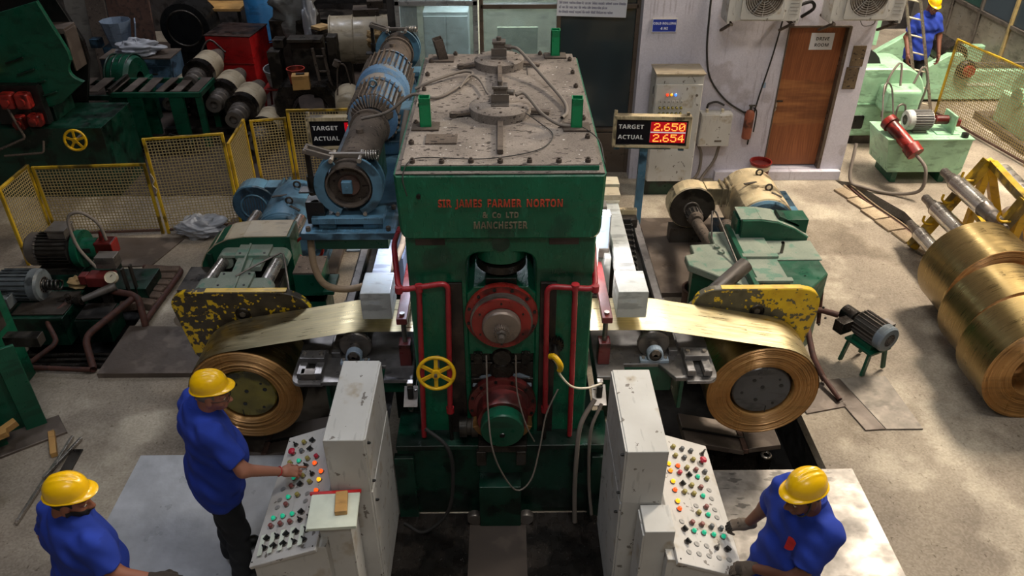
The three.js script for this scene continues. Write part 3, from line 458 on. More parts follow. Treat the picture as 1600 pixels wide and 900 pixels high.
// loose cables on and around the mill
{
  const cb = (pts, r, mat, label) => one(mb().tube(pts, r, 7, pts.length * 8), 'cable', mat, label, 'cable');
  cb([[-1.0, 2.62, -5.3], [-0.8, 2.7, -5.22], [-0.62, 2.83, -5.2], [-0.45, 2.83, -5.14], [-0.3, 2.84, -5.35], [-0.22, 2.84, -5.6], [-0.3, 2.85, -5.62], [-0.5, 2.84, -5.45], [-0.62, 2.8, -5.4]], 0.011, M.cableGrey, 'grey cable from the blue motor across the rear left corner of the mill top');
  cb([[-0.3, 2.84, -5.3], [-0.24, 2.86, -5.5], [-0.17, 2.85, -5.45], [-0.1, 2.85, -5.15], [-0.04, 2.92, -4.95]], 0.008, M.cableGrey, 'thin double cable looping to the front switch box on the mill top');
  cb([[0.06, 2.95, -5.87], [0.12, 2.95, -5.8], [0.28, 2.87, -5.45], [0.4, 2.84, -5.05], [0.41, 2.83, -4.86], [0.37, 2.84, -4.74]], 0.012, M.cableGrey, 'stout grey hose curving down the right side of the mill top');
  cb([[0.08, 2.94, -4.88], [0.14, 2.94, -4.9], [0.24, 2.87, -4.75], [0.34, 2.84, -4.64], [0.42, 2.83, -4.63]], 0.011, M.cableGrey, 'short grey hose from the front switch box on the mill top');
  cb([[0.14, 2.87, -4.75], [0.22, 2.83, -4.7], [0.3, 2.825, -4.5], [0.2, 2.825, -4.28], [-0.1, 2.825, -4.16], [-0.45, 2.825, -4.18], [-0.54, 2.83, -4.1], [-0.57, 2.76, -4.04], [-0.55, 2.66, -4.02]], 0.0035, M.cable, 'thin black wire along the front edge of the dusty mill top');
  cb([[0.34, 2.825, -4.62], [0.46, 2.825, -4.66], [0.57, 2.82, -4.45], [0.58, 2.8, -4.2], [0.6, 2.7, -4.25], [0.64, 2.3, -4.6]], 0.004, M.cable, 'thin black wire over the front right corner of the mill top');
  cb([[-0.12, 1.52, -4.0], [-0.115, 1.2, -3.9], [-0.09, 0.9, -3.8], [-0.02, 0.62, -3.82], [0.08, 0.42, -3.85], [0.18, 0.5, -3.88], [0.24, 0.75, -3.95], [0.28, 1.0, -4.0], [0.36, 1.16, -4.08]], 0.006, M.cableGrey, 'grey wire hanging in a long loop in front of the lower roll end');
  cb([[0.07, 1.52, -4.0], [0.08, 1.25, -3.95], [0.14, 1.0, -3.9], [0.2, 0.8, -3.95]], 0.005, M.cableGrey, 'short grey wire hanging right of the lower roll end');
  cb([[-0.55, 0.9, -3.98], [-0.4, 0.8, -3.9], [-0.37, 0.55, -3.88], [-0.42, 0.2, -3.85], [-0.6, 0.02, -3.82], [-0.75, 0.02, -3.9]], 0.014, M.rubber, 'thick black hose drooping at the lower left of the mill');
  cb([[0.62, 1.05, -4.1], [0.52, 0.9, -4.0], [0.5, 0.6, -3.95], [0.5, 0.3, -3.93], [0.51, 0.02, -3.9]], 0.017, M.cableGrey, 'thick grey conduit standing at the lower right of the mill');
  cb([[0.66, 1.05, -4.05], [0.59, 0.85, -3.98], [0.6, 0.4, -3.95], [0.63, 0.1, -3.9]], 0.012, M.cableGrey, 'thinner grey conduit right of the thick one by the right console');
  const h = thing('air_hose', 'pale hose with a yellow fitting plugged into the right column of the mill', 'hose', [0.34, 1.4, -4.0]);
  mb().tube([[-0.03, 0.1, 0.01], [0.0, 0.07, 0.04], [0.02, -0.02, 0.03], [0.1, -0.13, 0.02], [0.2, -0.165, 0], [0.31, -0.17, -0.05]], 0.008, 8, 40).build('tube', M.bone, h);
  mb().tube([[-0.045, 0.1, -0.01], [-0.02, 0.12, 0.02], [0.01, 0.09, 0.045], [0.02, 0.05, 0.04], [0.015, 0.02, 0.035]], 0.02, 10, 20).build('fitting', M.yellow, h);
}

// ================================================================ guide tables, strips, coils, coilers on both sides of the mill
const PASS = 1.30;
for (const s of [-1, 1]) {
  const side = s < 0 ? 'left' : 'right';
  const X = (x) => s * x, ex = (pts) => pts.map(([x, z]) => [X(x), -z]);
  // ---- guide table
  const t = thing('guide_table', `grey steel guide table with slide rails on the ${side} side of the mill`, 'guide table', [0, 0, 0]);
  const plate = s < 0 ? [[0.66, -4.32], [0.93, -4.32], [0.93, -4.30], [1.0, -4.30], [1.05, -4.30], [1.12, -4.37], [1.28, -4.36], [1.30, -4.30], [1.36, -4.30], [1.36, -5.3], [0.66, -5.3]] : [[0.66, -4.32], [0.93, -4.32], [0.93, -4.19], [1.15, -4.19], [1.22, -4.30], [1.30, -4.30], [1.30, -5.3], [0.66, -5.3]];
  const pl = s < 0 ? [[0.66, -4.30], [0.86, -4.30], [0.86, -4.46], [1.08, -4.46], [1.16, -4.28], [1.30, -4.28], [1.30, -5.3], [0.66, -5.3]] : [[0.66, -4.32], [0.86, -4.32], [0.86, -4.46], [1.12, -4.46], [1.22, -4.30], [1.30, -4.30], [1.30, -5.3], [0.66, -5.3]];
  mb().ext(ex(pl), 0.025, [0, 1.04, 0], [-PI / 2, 0, 0]).build('top_plate', M.table, t);
  const wing = new THREE.Shape(); { const a = X(1.30), b = X(1.52); wing.moveTo(a, 4.28); wing.lineTo(X(1.44), 4.28); wing.quadraticCurveTo(b, 4.28, b, 4.38); wing.lineTo(b, 4.9); wing.lineTo(a, 4.9); wing.closePath(); }
  mb().ext(wing, 0.02, [0, 1.03, 0], [-PI / 2, 0, 0]).build('wing_plate', M.table, t);
  mb().box(0.5, 0.22, 0.03, X(0.98), 0.925, -4.47).box(0.03, 0.3, 0.9, X(1.28), 0.88, -4.8).box(0.66, 0.3, 0.08, X(0.98), 0.85, -5.2).box(0.03, 0.3, 0.9, X(0.7), 0.88, -4.8).build('apron', M.green, t);
  for (const x of [0.88, 1.2]) mb().box(0.09, 1.25, 0.09, X(x), 0.4, -5.1).build('leg', M.greenDark, t);
  mb().box(0.065, 0.05, 2.0, X(1.08), 1.09, -5.55).build('rail', M.table, t); mb().box(0.065, 0.05, 2.0, X(1.24), 1.09, -5.55).build('rail', M.table, t);
  mb().box(0.28, 0.06, 1.4, X(1.16), 1.03, -5.8).build('rail_bed', M.darkSteel, t); mb().box(0.14, 1.1, 0.14, X(1.16), 0.5, -6.4).build('leg', M.darkSteel, t);
  mb().box(0.16, 0.09, 0.1, X(1.15), 1.17, -6.42).build('end_block', M.darkSteel, t); mb().box(0.2, 0.1, 0.05, X(1.14), 1.2, -6.52).build('stop', M.cream, t);
  mb().box(0.06, 0.05, 0.28, X(1.33), 1.085, -4.46).box(0.06, 0.05, 0.28, X(1.45), 1.085, -4.46).box(0.18, 0.05, 0.1, X(1.39), 1.12, -4.5).each('clamp_bar', M.table, t);
  for (const x of [1.33, 1.45]) mb().hex([X(x), 1.145, -4.5], [0, 1, 0], 0.016, 0.014).build('bolt', M.steel, t);
  if (s < 0) mb().box(0.11, 0.06, 0.07, X(1.40), 1.08, -4.35).build('loose_block', M.iron, t);
  for (const [x, z] of [[0.95, -4.38], [0.75, -4.45]]) mb().cyl([X(x), 1.06, z], [X(x), 1.068, z], 0.009, 0.009, 8).build('screw', M.black, t);
  // deflector roller in its pillow block
  const rl = thing('guide_roller', `steel guide roller disc with pillow block bearing on the ${side} guide table`, 'roller', [X(1.09), 1.065, -4.55]);
  mb().lathe([[0.02, 0], [0.11, 0], [0.118, 0.008], [0.118, 0.03], [0.11, 0.038], [0.02, 0.038]], [0, 0.1, -0.05], [0, 0.1, 2], 40).build('disc', M.iron, rl);
  mb().cyl([0, 0.1, -0.5], [0, 0.1, 0.1], 0.03).build('shaft', M.iron, rl);
  mb().box(0.21, 0.028, 0.055, 0, 0.014, 0.06).ext(new THREE.Shape().absarc(0, 0, 0.055, 0, PI * 2), 0.05, [0, 0.075, 0.035]).box(0.08, 0.05, 0.05, 0, 0.04, 0.06).build('pillow_block', M.greyBlue, rl);
  mb().lathe([[0.018, 0], [0.03, 0.004], [0.033, 0], [0.041, 0], [0.041, 0.008], [0.046, 0.0]], [0, 0.075, 0.09], [0, 0.075, 2], 24).cyl([0, 0.075, 0.08], [0, 0.075, 0.1], 0.016).build('bearing', M.darkSteel, rl);
  for (const x of [-0.08, 0.08]) mb().hex([x, 0.028, 0.06], [0, 1, 0], 0.014, 0.014).build('bolt', M.steel, rl);
  mb().box(0.05, 0.06, 0.05, 0, 0.05, -0.42).build('rear_bearing', M.darkSteel, rl);
  // edge guide clamp beside the mill
  const g = thing('edge_guide', `red-brown strip edge guide clamp at the ${side} side of the mill`, 'guide', [X(0.715), 1.065, -4.5]);
  mb().box(0.085, 0.19, 0.1, 0, 0.1, 0).build('block', M.redBrown, g); mb().cyl([0, 0.18, 0], [0, 0.40, 0], 0.018).build('rod', M.iron, g); mb().box(0.075, 0.05, 0.75, 0, 0.415, -0.3).build('top_bar', M.redBrown, g); mb().hex([0, 0.44, 0.02], [0, 1, 0], 0.02, 0.016).build('bolt', M.steel, g); mb().cyl([0, 0.18, -0.6], [0, 0.40, -0.6], 0.018).box(0.085, 0.19, 0.1, 0, 0.1, -0.6).build('rear_rod', M.iron, g);
  const v = thing('limit_switch', `small silver and black limit switch at the front corner of the ${side} guide table`, 'switch', [X(0.665), 0.98, -4.22]);
  mb().box(0.1, 0.012, 0.16, 0, 0, 0, [0.5, 0, 0]).build('plate', M.iron, v); mb().box(0.04, 0.1, 0.04, 0, 0.05, 0.01).build('switch_body', M.black, v); mb().box(0.045, 0.03, 0.045, 0, 0.115, -0.01).build('head', M.steel, v); mb().box(0.02, 0.16, 0.02, -s * 0.03, -0.05, -0.04).build('bracket', M.iron, v);
  // ---- light grey gauge box on its arm above the strip
  const gb = thing('gauge_head', `grey sheet-metal gauge box on a long arm over the ${side} strip`, 'gauge', [X(0.915), 0, -4.75]);
  mb().box(0.215, 0.225, 0.28, 0, 1.485, 0).build('box', M.gauge, gb);
  mb().box(0.13, 0.15, 1.15, X(0.0), 1.50, -0.7).build('arm', s < 0 ? paint(0xc3cbdb) : M.gauge, gb); mb().box(0.15, 0.2, 0.06, X(0), 1.5, -1.28).build('end_flange', M.bone, gb); mb().box(0.16, 0.1, 0.16, 0, 1.6, -1.34).build('cap', M.creamDust, gb);
  mb().box(0.05, 0.35, 0.6, X(-0.11), 1.35, -0.75).build('side_plate', s < 0 ? paint(0xaab6d4) : M.gauge, gb); mb().box(0.14, 1.35, 0.16, 0, 0.72, -1.15).build('column', M.darkSteel, gb);
  // ---- strip from the coil to the mill
  const CX = 1.97, CY = 0.70, R = 0.43, W = 0.41, zf = -4.56, zb = zf - W;
  const path = []; for (let i = 0; i <= 10; i++) { const a = lerp(-1.5, -0.184, i / 10); path.push([CX - Math.sin(a) * R, CY + Math.cos(a) * R]); }
  { const [x0, y0] = path[path.length - 1]; for (let i = 1; i <= 8; i++) { const k = i / 8; path.push([lerp(x0, 1.12, k), lerp(y0, PASS - 0.004, k) ]); } for (let i = 1; i <= 6; i++) path.push([lerp(1.12, 0.02, i / 6), PASS]); }
  const pos = [], uv = [], idx = []; let len = 0;
  path.forEach(([x, y], i) => { if (i) len += Math.hypot(x - path[i - 1][0], y - path[i - 1][1]); for (let j = 0; j <= 4; j++) { pos.push(X(x), y, lerp(zf, zb, j / 4)); uv.push(j / 4 * W, len); } });
  for (let i = 0; i < path.length - 1; i++) for (let j = 0; j < 4; j++) { const a = i * 5 + j, b = a + 5; if (s > 0) idx.push(a, a + 1, b, b, a + 1, b + 1); else idx.push(a, b, a + 1, b, b + 1, a + 1); }
  const sg = new THREE.BufferGeometry(); sg.setAttribute('position', new THREE.Float32BufferAttribute(pos, 3)); sg.setAttribute('uv', new THREE.Float32BufferAttribute(uv, 2)); sg.setIndex(idx); sg.computeVertexNormals();
  const lo = sg.clone(); lo.translate(0, -0.002, 0);
  const strip = mb().add(sg, [0, 0, 0], [0, 0, 0], 1, true).add(lo, [0, 0, 0], [0, 0, 0], 1, true);
  one(strip, 'brass_strip', M.brassSheet, `shiny brass strip running from the ${side} coil into the mill`, 'strip');
  // ---- coil on its mandrel
  const c = thing('brass_coil', s < 0 ? 'wound brass coil on the left mandrel behind the man with glasses' : 'wound brass coil with a dark steel core on the right mandrel', 'coil', [X(CX), CY, zb]);
  coilBody(c, R - 0.004, 0.245, W, 900 + s);
  const hub = thing('mandrel', s < 0 ? 'mandrel with a worn yellow-green end disc inside the left brass coil' : 'mandrel with a dark grey end disc inside the right brass coil', 'mandrel', [X(CX), CY, zb]);
  mb().lathe([[0, W - 0.02], [0.215, W - 0.02], [0.225, W - 0.03], [0.225, 0], [0, 0]], [0, 0, 0], [0, 0, 1], 48).build('end_disc', s < 0 ? paint(0x7d7530, { map: T.heavy, roughness: 0.6 }) : metal(0x55565a, 0.55, { metalness: 0.4 }), hub);
  for (const [a, r, q] of [[0.3, 0.15, 0.017], [0.7, 0.16, 0.01], [2.2, 0.12, 0.015], [3.3, 0.15, 0.012], [4.4, 0.1, 0.016], [5.4, 0.17, 0.012], [1.5, 0.03, 0.016]]) mb().cyl([Math.cos(a) * r, Math.sin(a) * r, W - 0.021], [Math.cos(a) * r, Math.sin(a) * r, W - 0.017], q, q, 12).build('hole', M.black, hub);
  mb().box(0.006, 0.06, 0.004, 0.06 * s, -0.19, W - 0.018).build('slot', M.black, hub);
  mb().cyl([0, 0, 0], [0, 0, -0.7], 0.12).build('shaft', M.darkSteel, hub);
  // ---- pusher plate behind the coil
  const fp = new THREE.Shape(); fp.moveTo(X(1.62), 0.60); fp.lineTo(X(1.47), 1.14); fp.quadraticCurveTo(X(1.46), 1.345, X(1.66), 1.345); fp.lineTo(X(2.26), 1.345); fp.quadraticCurveTo(X(2.44), 1.345, X(2.445), 1.2); fp.quadraticCurveTo(X(2.445), 1.12, X(2.43), 1.03); fp.lineTo(X(2.36), 0.62); fp.lineTo(X(2.2), 0.86); fp.lineTo(X(1.72), 0.86); fp.closePath();
  if (s < 0) { fp.curves.length = 0; fp.moveTo(X(1.60), 0.60); fp.lineTo(X(1.50), 1.10); fp.quadraticCurveTo(X(1.50), 1.345, X(1.78), 1.345); fp.lineTo(X(2.38), 1.345); fp.quadraticCurveTo(X(2.56), 1.345, X(2.56), 1.22); fp.lineTo(X(2.48), 0.76); fp.lineTo(X(2.36), 0.60); fp.lineTo(X(2.2), 0.86); fp.lineTo(X(1.72), 0.86); fp.closePath(); }
  const fpt = thing('pusher_plate', s < 0 ? 'brown pusher plate with chipped yellow flecks behind the left coil' : 'yellow painted pusher plate with large bare patches behind the right coil', 'plate', [0, 0, -5.06]);
  mb().ext(fp, 0.055, [0, 0, 0], [0, 0, 0], 0.006).build('plate_body', s < 0 ? M.wornL : M.wornR, fpt);
  mb().box(0.62, 0.003, 0.055, X(1.98), 1.353, 0.028).build('top_edge', M.yellowEdge, fpt);
  const hx = s < 0 ? -2.03 : 1.97;
  mb().lathe([[0.02, 0.003], [0.05, 0.003], [0.055, 0.014], [0.06, 0.0]], [hx, 1.15, 0.06], [hx, 1.15, 1], 20).build('bolt_recess', M.darkSteel, fpt); mb().hex([hx, 1.15, 0.06], [0, 0, 1], 0.024, 0.012).build('bolt', M.iron, fpt);
  // ---- V-block coil car in the pit
  const car = thing('coil_cradle', `dark steel V-shaped coil cradle in the pit under the ${side} coil`, 'cradle', [X(1.95), -0.25, -4.78]);
  mb().box(0.52, 0.05, 0.34, X(-0.24), 0.30, 0, [0, 0, X(-0.22)]).build('inner_ramp', M.darkPlate, car); mb().box(0.26, 0.05, 0.34, X(0.17), 0.29, 0, [0, 0, X(0.16)]).build('outer_ramp', M.darkPlate, car);
  mb().box(0.6, 0.03, 0.012, X(-0.2), 0.325, 0.03, [0, 0, X(-0.22)]).build('ramp_seam', M.black, car); mb().box(0.05, 0.05, 0.3, X(0.02), 0.26, 0.02).build('gap_bar', M.rust, car);
  mb().box(0.55, 0.24, 0.26, X(-0.06), 0.12, 0).cyl([X(0.2), 0.0, 0.16], [X(0.2), 0.2, 0.16], 0.05).cyl([X(-0.28), 0.0, 0.16], [X(-0.28), 0.2, 0.16], 0.05).build('carriage', M.oily, car); mb().ring([X(0.2), 0.21, 0.16], [0, 1, 0], 0.035, 0.012, 20, 8).build('eye', M.steel, car);
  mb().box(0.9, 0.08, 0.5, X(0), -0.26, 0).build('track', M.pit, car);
}
function coilBody(parent, R, r, W, seed) {           // wraps: an outer skin and a side of slightly uneven turns, axis +z from the origin
  const q = rng(seed), n = 64, prof = [[r, 0.004]];
  const skin = new THREE.CylinderGeometry(R, R, W, 72, 1, true); skin.rotateX(PI / 2); skin.translate(0, 0, W / 2);
  { const uv = skin.attributes.uv, p = skin.attributes.position; for (let i = 0; i < uv.count; i++) uv.setXY(i, p.getZ(i), uv.getX(i) * 2 * PI * R); }
  mb().add(skin, [0, 0, 0], [0, 0, 0], 1, true).build('outer_wrap', M.brassCoil, parent);
  const face = (z, d) => { const pr = [[r - 0.004, z - d * 0.05], [r, z]]; let w = 0; for (let i = 1; i <= n; i++) { w = w * 0.8 + (q() - 0.5) * 0.006; pr.push([lerp(r, R, (i - 0.35) / n), z + w * d]); pr.push([lerp(r, R, i / n), z + w * d - d * 0.0016]); } pr.push([R, z - d * 0.004]); return pr; };
  const f = face(W, 1); mb().lathe(f, [0, 0, 0], [0, 0, 1], 72).build('wound_side', M.brassEdge, parent);
  const b = face(0, -1); mb().lathe(b, [0, 0, 0], [0, 0, 1], 48).build('wound_side', M.brassEdge, parent);
  mb().cyl([0, 0, 0.003], [0, 0, W - 0.003], r, r, 48, true).build('bore', M.brassEdge, parent);
}

// small LED floodlights fixed under the mill cap, one each side, over the strip
for (const s of [-1, 1]) {
  const w = thing('work_light', s < 0 ? 'small white LED floodlight under the mill cap over the left strip' : 'small white LED floodlight under the mill cap over the right strip', 'light', [s * 0.68, 1.98, -5.2]);
  mb().box(0.16, 0.03, 0.11, 0, 0, 0).build('housing', M.iron, w); mb().box(0.14, 0.006, 0.09, 0, -0.018, 0).build('lens', std({ color: 0xffffff, emissive: 0xe4ecff, emissiveIntensity: 14 }), w); mb().box(0.03, 0.03, 0.06, -s * 0.08, 0.0, 0).box(0.02, 0.4, 0.04, -s * 0.085, 0.19, 0).build('bracket', M.iron, w);
  const l = new THREE.RectAreaLight(s < 0 ? 0xdce6ff : 0xf4f2ff, s < 0 ? 230 : 90, 0.14, 0.09); l.position.set(s * 0.68, 1.955, -5.2); l.lookAt(s * 0.85, 0, -5.05); scene.add(l);
}

// ================================================================ operator consoles
const LAMP = { g: [0x12a57e, 0x18c896, 0.35], R: [0xe23a12, 0xff5a14, 1.1], O: [0xe87a18, 0xff8a18, 1.1], A: [0xf0b010, 0xffb41a, 1.1] }, CAP = { y: 0x8f8440, r: 0x7d4540, k: 0x55575a, d: 0xb02038 };
const LM = {}, CM = {};
for (const k in LAMP) LM[k] = std({ color: LAMP[k][0], emissive: LAMP[k][1], emissiveIntensity: LAMP[k][2], roughness: 0.3 });
for (const k in CAP) CM[k] = std({ color: CAP[k], roughness: 0.45 });
const bezelGeo = mb().lathe([[0, 0.006], [0.0105, 0.006], [0.0125, 0.004], [0.0135, 0]], [0, 0, 0], [0, 1, 0], 20).geo(), capGeo = mb().lathe([[0, 0.021], [0.008, 0.021], [0.0105, 0.019], [0.0108, 0.005]], [0, 0, 0], [0, 1, 0], 18).geo(), lensGeo = mb().lathe([[0, 0.02], [0.006, 0.019], [0.0105, 0.013], [0.0108, 0.005]], [0, 0, 0], [0, 1, 0], 18).geo();
const plugGeo = mb().lathe([[0, 0.003], [0.004, 0.003], [0.0045, 0.004], [0.0125, 0.004], [0.0135, 0]], [0, 0, 0], [0, 1, 0], 20).geo(), knobGeo = mb().lathe([[0, 0.012], [0.010, 0.012], [0.0115, 0.004], [0.0115, 0.003]], [0, 0, 0], [0, 1, 0], 16).box(0.007, 0.014, 0.026, 0, 0.018, 0.004).geo(), mushGeo = mb().lathe([[0, 0.036], [0.012, 0.034], [0.0185, 0.026], [0.0185, 0.022], [0.009, 0.018], [0.009, 0.004]], [0, 0, 0], [0, 1, 0], 22).geo(), keyGeo = mb().cyl([0, 0, 0], [0, 0.016, 0], 0.009, 0.008, 14).box(0.003, 0.022, 0.012, 0, 0.025, 0).geo();
const mesh = (g, m, n, parent) => { const o = new THREE.Mesh(g, m); o.name = n; o.castShadow = o.receiveShadow = true; parent.add(o); return o; };
function consoleDesk(s, dx, dz, label, rows, towerLabel) {
  const t = thing('control_console', label, 'console', [s * dx, 0, dz]), X = (x) => s * x;
  mb().box(0.235, 1.1, 0.75, X(0.80), 0.55, -3.52).box(0.175, 1.08, 0.2, X(0.875), 0.54, -3.04).box(0.36, 0.76, 1.0, X(1.16), 0.38, -3.39).build('base_cabinet', M.white, t);
  mb().ext([[X(0.92), 0.5], [X(1.36), 0.5], [X(1.36), 0.775], [X(0.965), 0.925], [X(0.92), 0.93]], 0.98, [0, 0, -3.85], [0, 0, 0], 0.002).build('desk_body', M.white, t);
  mb().box(0.235, 0.42, 0.72, X(0.797), 1.30, -3.50).build('upper_cabinet', M.white, t);
  mb().box(0.012, 0.41, 0.70, X(0.676), 1.30, -3.50).build('upper_door', M.white, t); mb().box(0.012, 1.02, 0.72, X(0.678), 0.55, -3.52).build('lower_door', M.white, t); mb().box(0.012, 1.0, 0.19, X(0.783), 0.55, -3.035).build('front_door', M.white, t);
  for (const [y, z] of [[1.14, -3.18], [1.45, -3.18], [0.95, -3.2]]) mb().cyl([X(0.672), y, z], [X(0.655), y, z], 0.009, 0.009, 10).box(0.02, 0.006, 0.012, X(0.66), y, z).build('lock', M.black, t);
  // sloping panel with its push buttons, lamps and switches
  const ang = -s * Math.atan(0.155 / 0.415), P = (u, z, h = 0) => { const x = 0.97 + 0.415 * u, y = 0.955 - 0.155 * u; return [X(x + Math.sin(Math.abs(ang)) * h), y + Math.cos(ang) * h, z]; };
  const c = P(0.49, -3.36, -0.013); mb().box(0.435, 0.026, 1.06, c[0], c[1], c[2], [0, 0, ang]).build('control_panel', M.panel, t);
  const U = [0.2, 0.35, 0.5, 0.65, 0.8], Z = [-3.78, -3.70, -3.61, -3.55, -3.46, -3.39, -3.30, -3.24, -3.15, -3.09, -3.0, -2.93], q = rng(s + 50);
  rows.forEach((row, j) => row.split('').forEach((k, i) => {
    if (k === '-') return;
    const u = (s > 0 ? U[i] : U[4 - i]) + (k === 'K' ? 0.05 : 0), z = Z[j] - 0.012 * (u - 0.5) * 2, kind = k === 'n' ? 'blanking_plug' : k === 's' ? 'selector_switch' : k === 'E' ? 'emergency_stop' : k === 'K' ? 'key_switch' : LAMP[k] ? 'indicator_lamp' : 'push_button';
    const b = mesh(k === 'n' ? plugGeo : bezelGeo, k === 'n' ? M.grey : M.iron, kind, t); b.position.set(...P(u, z)); b.rotation.set(0, 0, ang); b.scale.setScalar(1.32);
    if (k === 'n') return;
    const top = k === 's' ? mesh(knobGeo, M.black, 'knob', b) : k === 'E' ? mesh(mushGeo, CM.d, 'mushroom_head', b) : k === 'K' ? mesh(keyGeo, M.darkSteel, 'key', b) : LAMP[k] ? mesh(lensGeo, LM[k], 'lens', b) : mesh(capGeo, CM[k], 'cap', b);
    if (k === 's') top.rotation.y = (q() < 0.5 ? 0.7 : -0.7) + (q() - 0.5) * 0.3;
  }));
  if (s < 0) for (let i = 0; i < 5; i++) { const a = P(U[i], -2.955, 0.001); mb().box(0.03, 0.001, 0.15, a[0] - 0.025, a[1] + 0.01, a[2], [0, 0.06, ang], 0).build('label_strip', M.paper, t); }
  for (const u of [0.05, 0.95]) for (const z of [-3.85, -2.86]) { const b = P(u, z); mb().cyl(b, P(u, z, 0.003), 0.005, 0.005, 8).build('screw', M.darkSteel, t); }
  return t;
}
consoleDesk(1, 0, 0, 'light grey control console with sloping button panel worked by the gloved worker', ['-ykkK', '-ykyE', 'aRyrk'.replace('a', 'A'), 'Odsgy', 'Asyrn', 'Ryygn', 'A-nrn', 'R-ygn', 'nrrkk', 'sgggg', 'snnss', 'nnnnn']);
consoleDesk(-1, 0.125, -0.11, 'light grey control console with a log pad on it beside the worker wearing glasses', ['sys--', 'Eks--', 'ygyd-', '-rsR-', '-gysR', 'nrsyA', 'ngynR', 'nr-nA', 'gggss', 'rrrss', 'sssss', 'sssss']);
{
  const bk = thing('log_pad', 'pale green paper pad with a red top edge lying on the left console', 'pad', [-1.0, 1.088, -3.1], 0.06);
  const pg = mb(); for (let i = 0; i < 5; i++) pg.box(0.285 - i * 0.002, 0.004, 0.25 + (4 - i) * 0.004, i * 0.001, 0.004 + i * 0.0042, 0.002 * i, [0, (i % 2) * 0.012, 0], 0); pg.build('sheets', M.paper, bk);
  mb().box(0.3, 0.014, 0.022, 0, 0.02, -0.128).build('binding', M.redBright, bk);
  one(mb().box(0.07, 0.035, 0.155, 0, 0, 0, [0, 0, 0], 0.004), 'wooden_block', M.plank, 'small yellowish wooden block used as a paperweight on the pad', 'block', null, [-0.955, 1.129, -3.13]).rotation.y = 0.12;
}

// ================================================================ people
const smin = (a, b, k) => { const h = Math.max(k - Math.abs(a - b), 0) / k; return Math.min(a, b) - h * h * k * 0.25; };
function capsule(a, b, ra, rb) {                     // tapered capsule
  const ax = a[0], ay = a[1], az = a[2], dx = b[0] - ax, dy = b[1] - ay, dz = b[2] - az, L = dx * dx + dy * dy + dz * dz + 1e-9;
  return (x, y, z) => { const px = x - ax, py = y - ay, pz = z - az, t = clamp((px * dx + py * dy + pz * dz) / L); return Math.hypot(px - dx * t, py - dy * t, pz - dz * t) - (ra + (rb - ra) * t); };
}
function blob(c, r) { const m = Math.min(...r); return (x, y, z) => { const X = (x - c[0]) / r[0], Y = (y - c[1]) / r[1], Z = (z - c[2]) / r[2], k = Math.hypot(X, Y, Z); return (k - 1) * m * (0.6 + 0.4 * Math.min(1, k)); }; }
const join = (list, k) => (x, y, z) => { let d = 9; for (const f of list) d = d > 8 ? f(x, y, z) : smin(d, f(x, y, z), k); return d; };
function sdfGeo(f, lo, hi, cell) {                   // marching cubes on a cube around lo..hi, coarse blocks first
  const ext = Math.max(hi[0] - lo[0], hi[1] - lo[1], hi[2] - lo[2]) + cell * 6, n = Math.min(150, Math.ceil(ext / cell)), H = ext / 2, c = [0, 1, 2].map((i) => (lo[i] + hi[i]) / 2);
  const mc = new MarchingCubes(n, undefined, false, false, 120000); mc.isolation = 0;
  const hs = n / 2, st = H / hs, B = 5, F = mc.field, w = (i, k) => c[k] + (i - hs) * st, far = B * st * 1.1 + 0.02;
  for (let z = 0; z < n; z += B) for (let y = 0; y < n; y += B) for (let x = 0; x < n; x += B) {
    const d = f(w(x + B / 2, 0), w(y + B / 2, 1), w(z + B / 2, 2)), skip = Math.abs(d) > far;
    for (let k = z; k < Math.min(n, z + B); k++) for (let j = y; j < Math.min(n, y + B); j++) for (let i = x; i < Math.min(n, x + B); i++) F[k * n * n + j * n + i] = skip ? -d : -f(w(i, 0), w(j, 1), w(k, 2));
  }
  mc.update();
  const m = mc.count, p = new Float32Array(m * 3);
  for (let i = 0; i < m; i++) for (let k = 0; k < 3; k++) p[i * 3 + k] = c[k] + mc.positionArray[i * 3 + k] * H;
  let g = new THREE.BufferGeometry(); g.setAttribute('position', new THREE.BufferAttribute(p, 3)); g = mergeVertices(g, 1e-5);
  const P = g.attributes.position, N = new Float32Array(P.count * 3), e = st * 0.6;
  for (let i = 0; i < P.count; i++) { const x = P.getX(i), y = P.getY(i), z = P.getZ(i), v = V(f(x + e, y, z) - f(x - e, y, z), f(x, y + e, z) - f(x, y - e, z), f(x, y, z + e) - f(x, y, z - e)).normalize(); N[i * 3] = v.x; N[i * 3 + 1] = v.y; N[i * 3 + 2] = v.z; }
  g.setAttribute('normal', new THREE.BufferAttribute(N, 3));
  const ix = g.index.array; { const a = V(), b = V(), q = V(); a.fromBufferAttribute(P, ix[0]); b.fromBufferAttribute(P, ix[1]); q.fromBufferAttribute(P, ix[2]); const nn = b.sub(a).cross(q.sub(a)); if (nn.dot(V(N[ix[0] * 3], N[ix[0] * 3 + 1], N[ix[0] * 3 + 2])) < 0) for (let i = 0; i < ix.length; i += 3) { const t = ix[i]; ix[i] = ix[i + 1]; ix[i + 1] = t; } }
  return g;
}
const headCell = 0.0045;
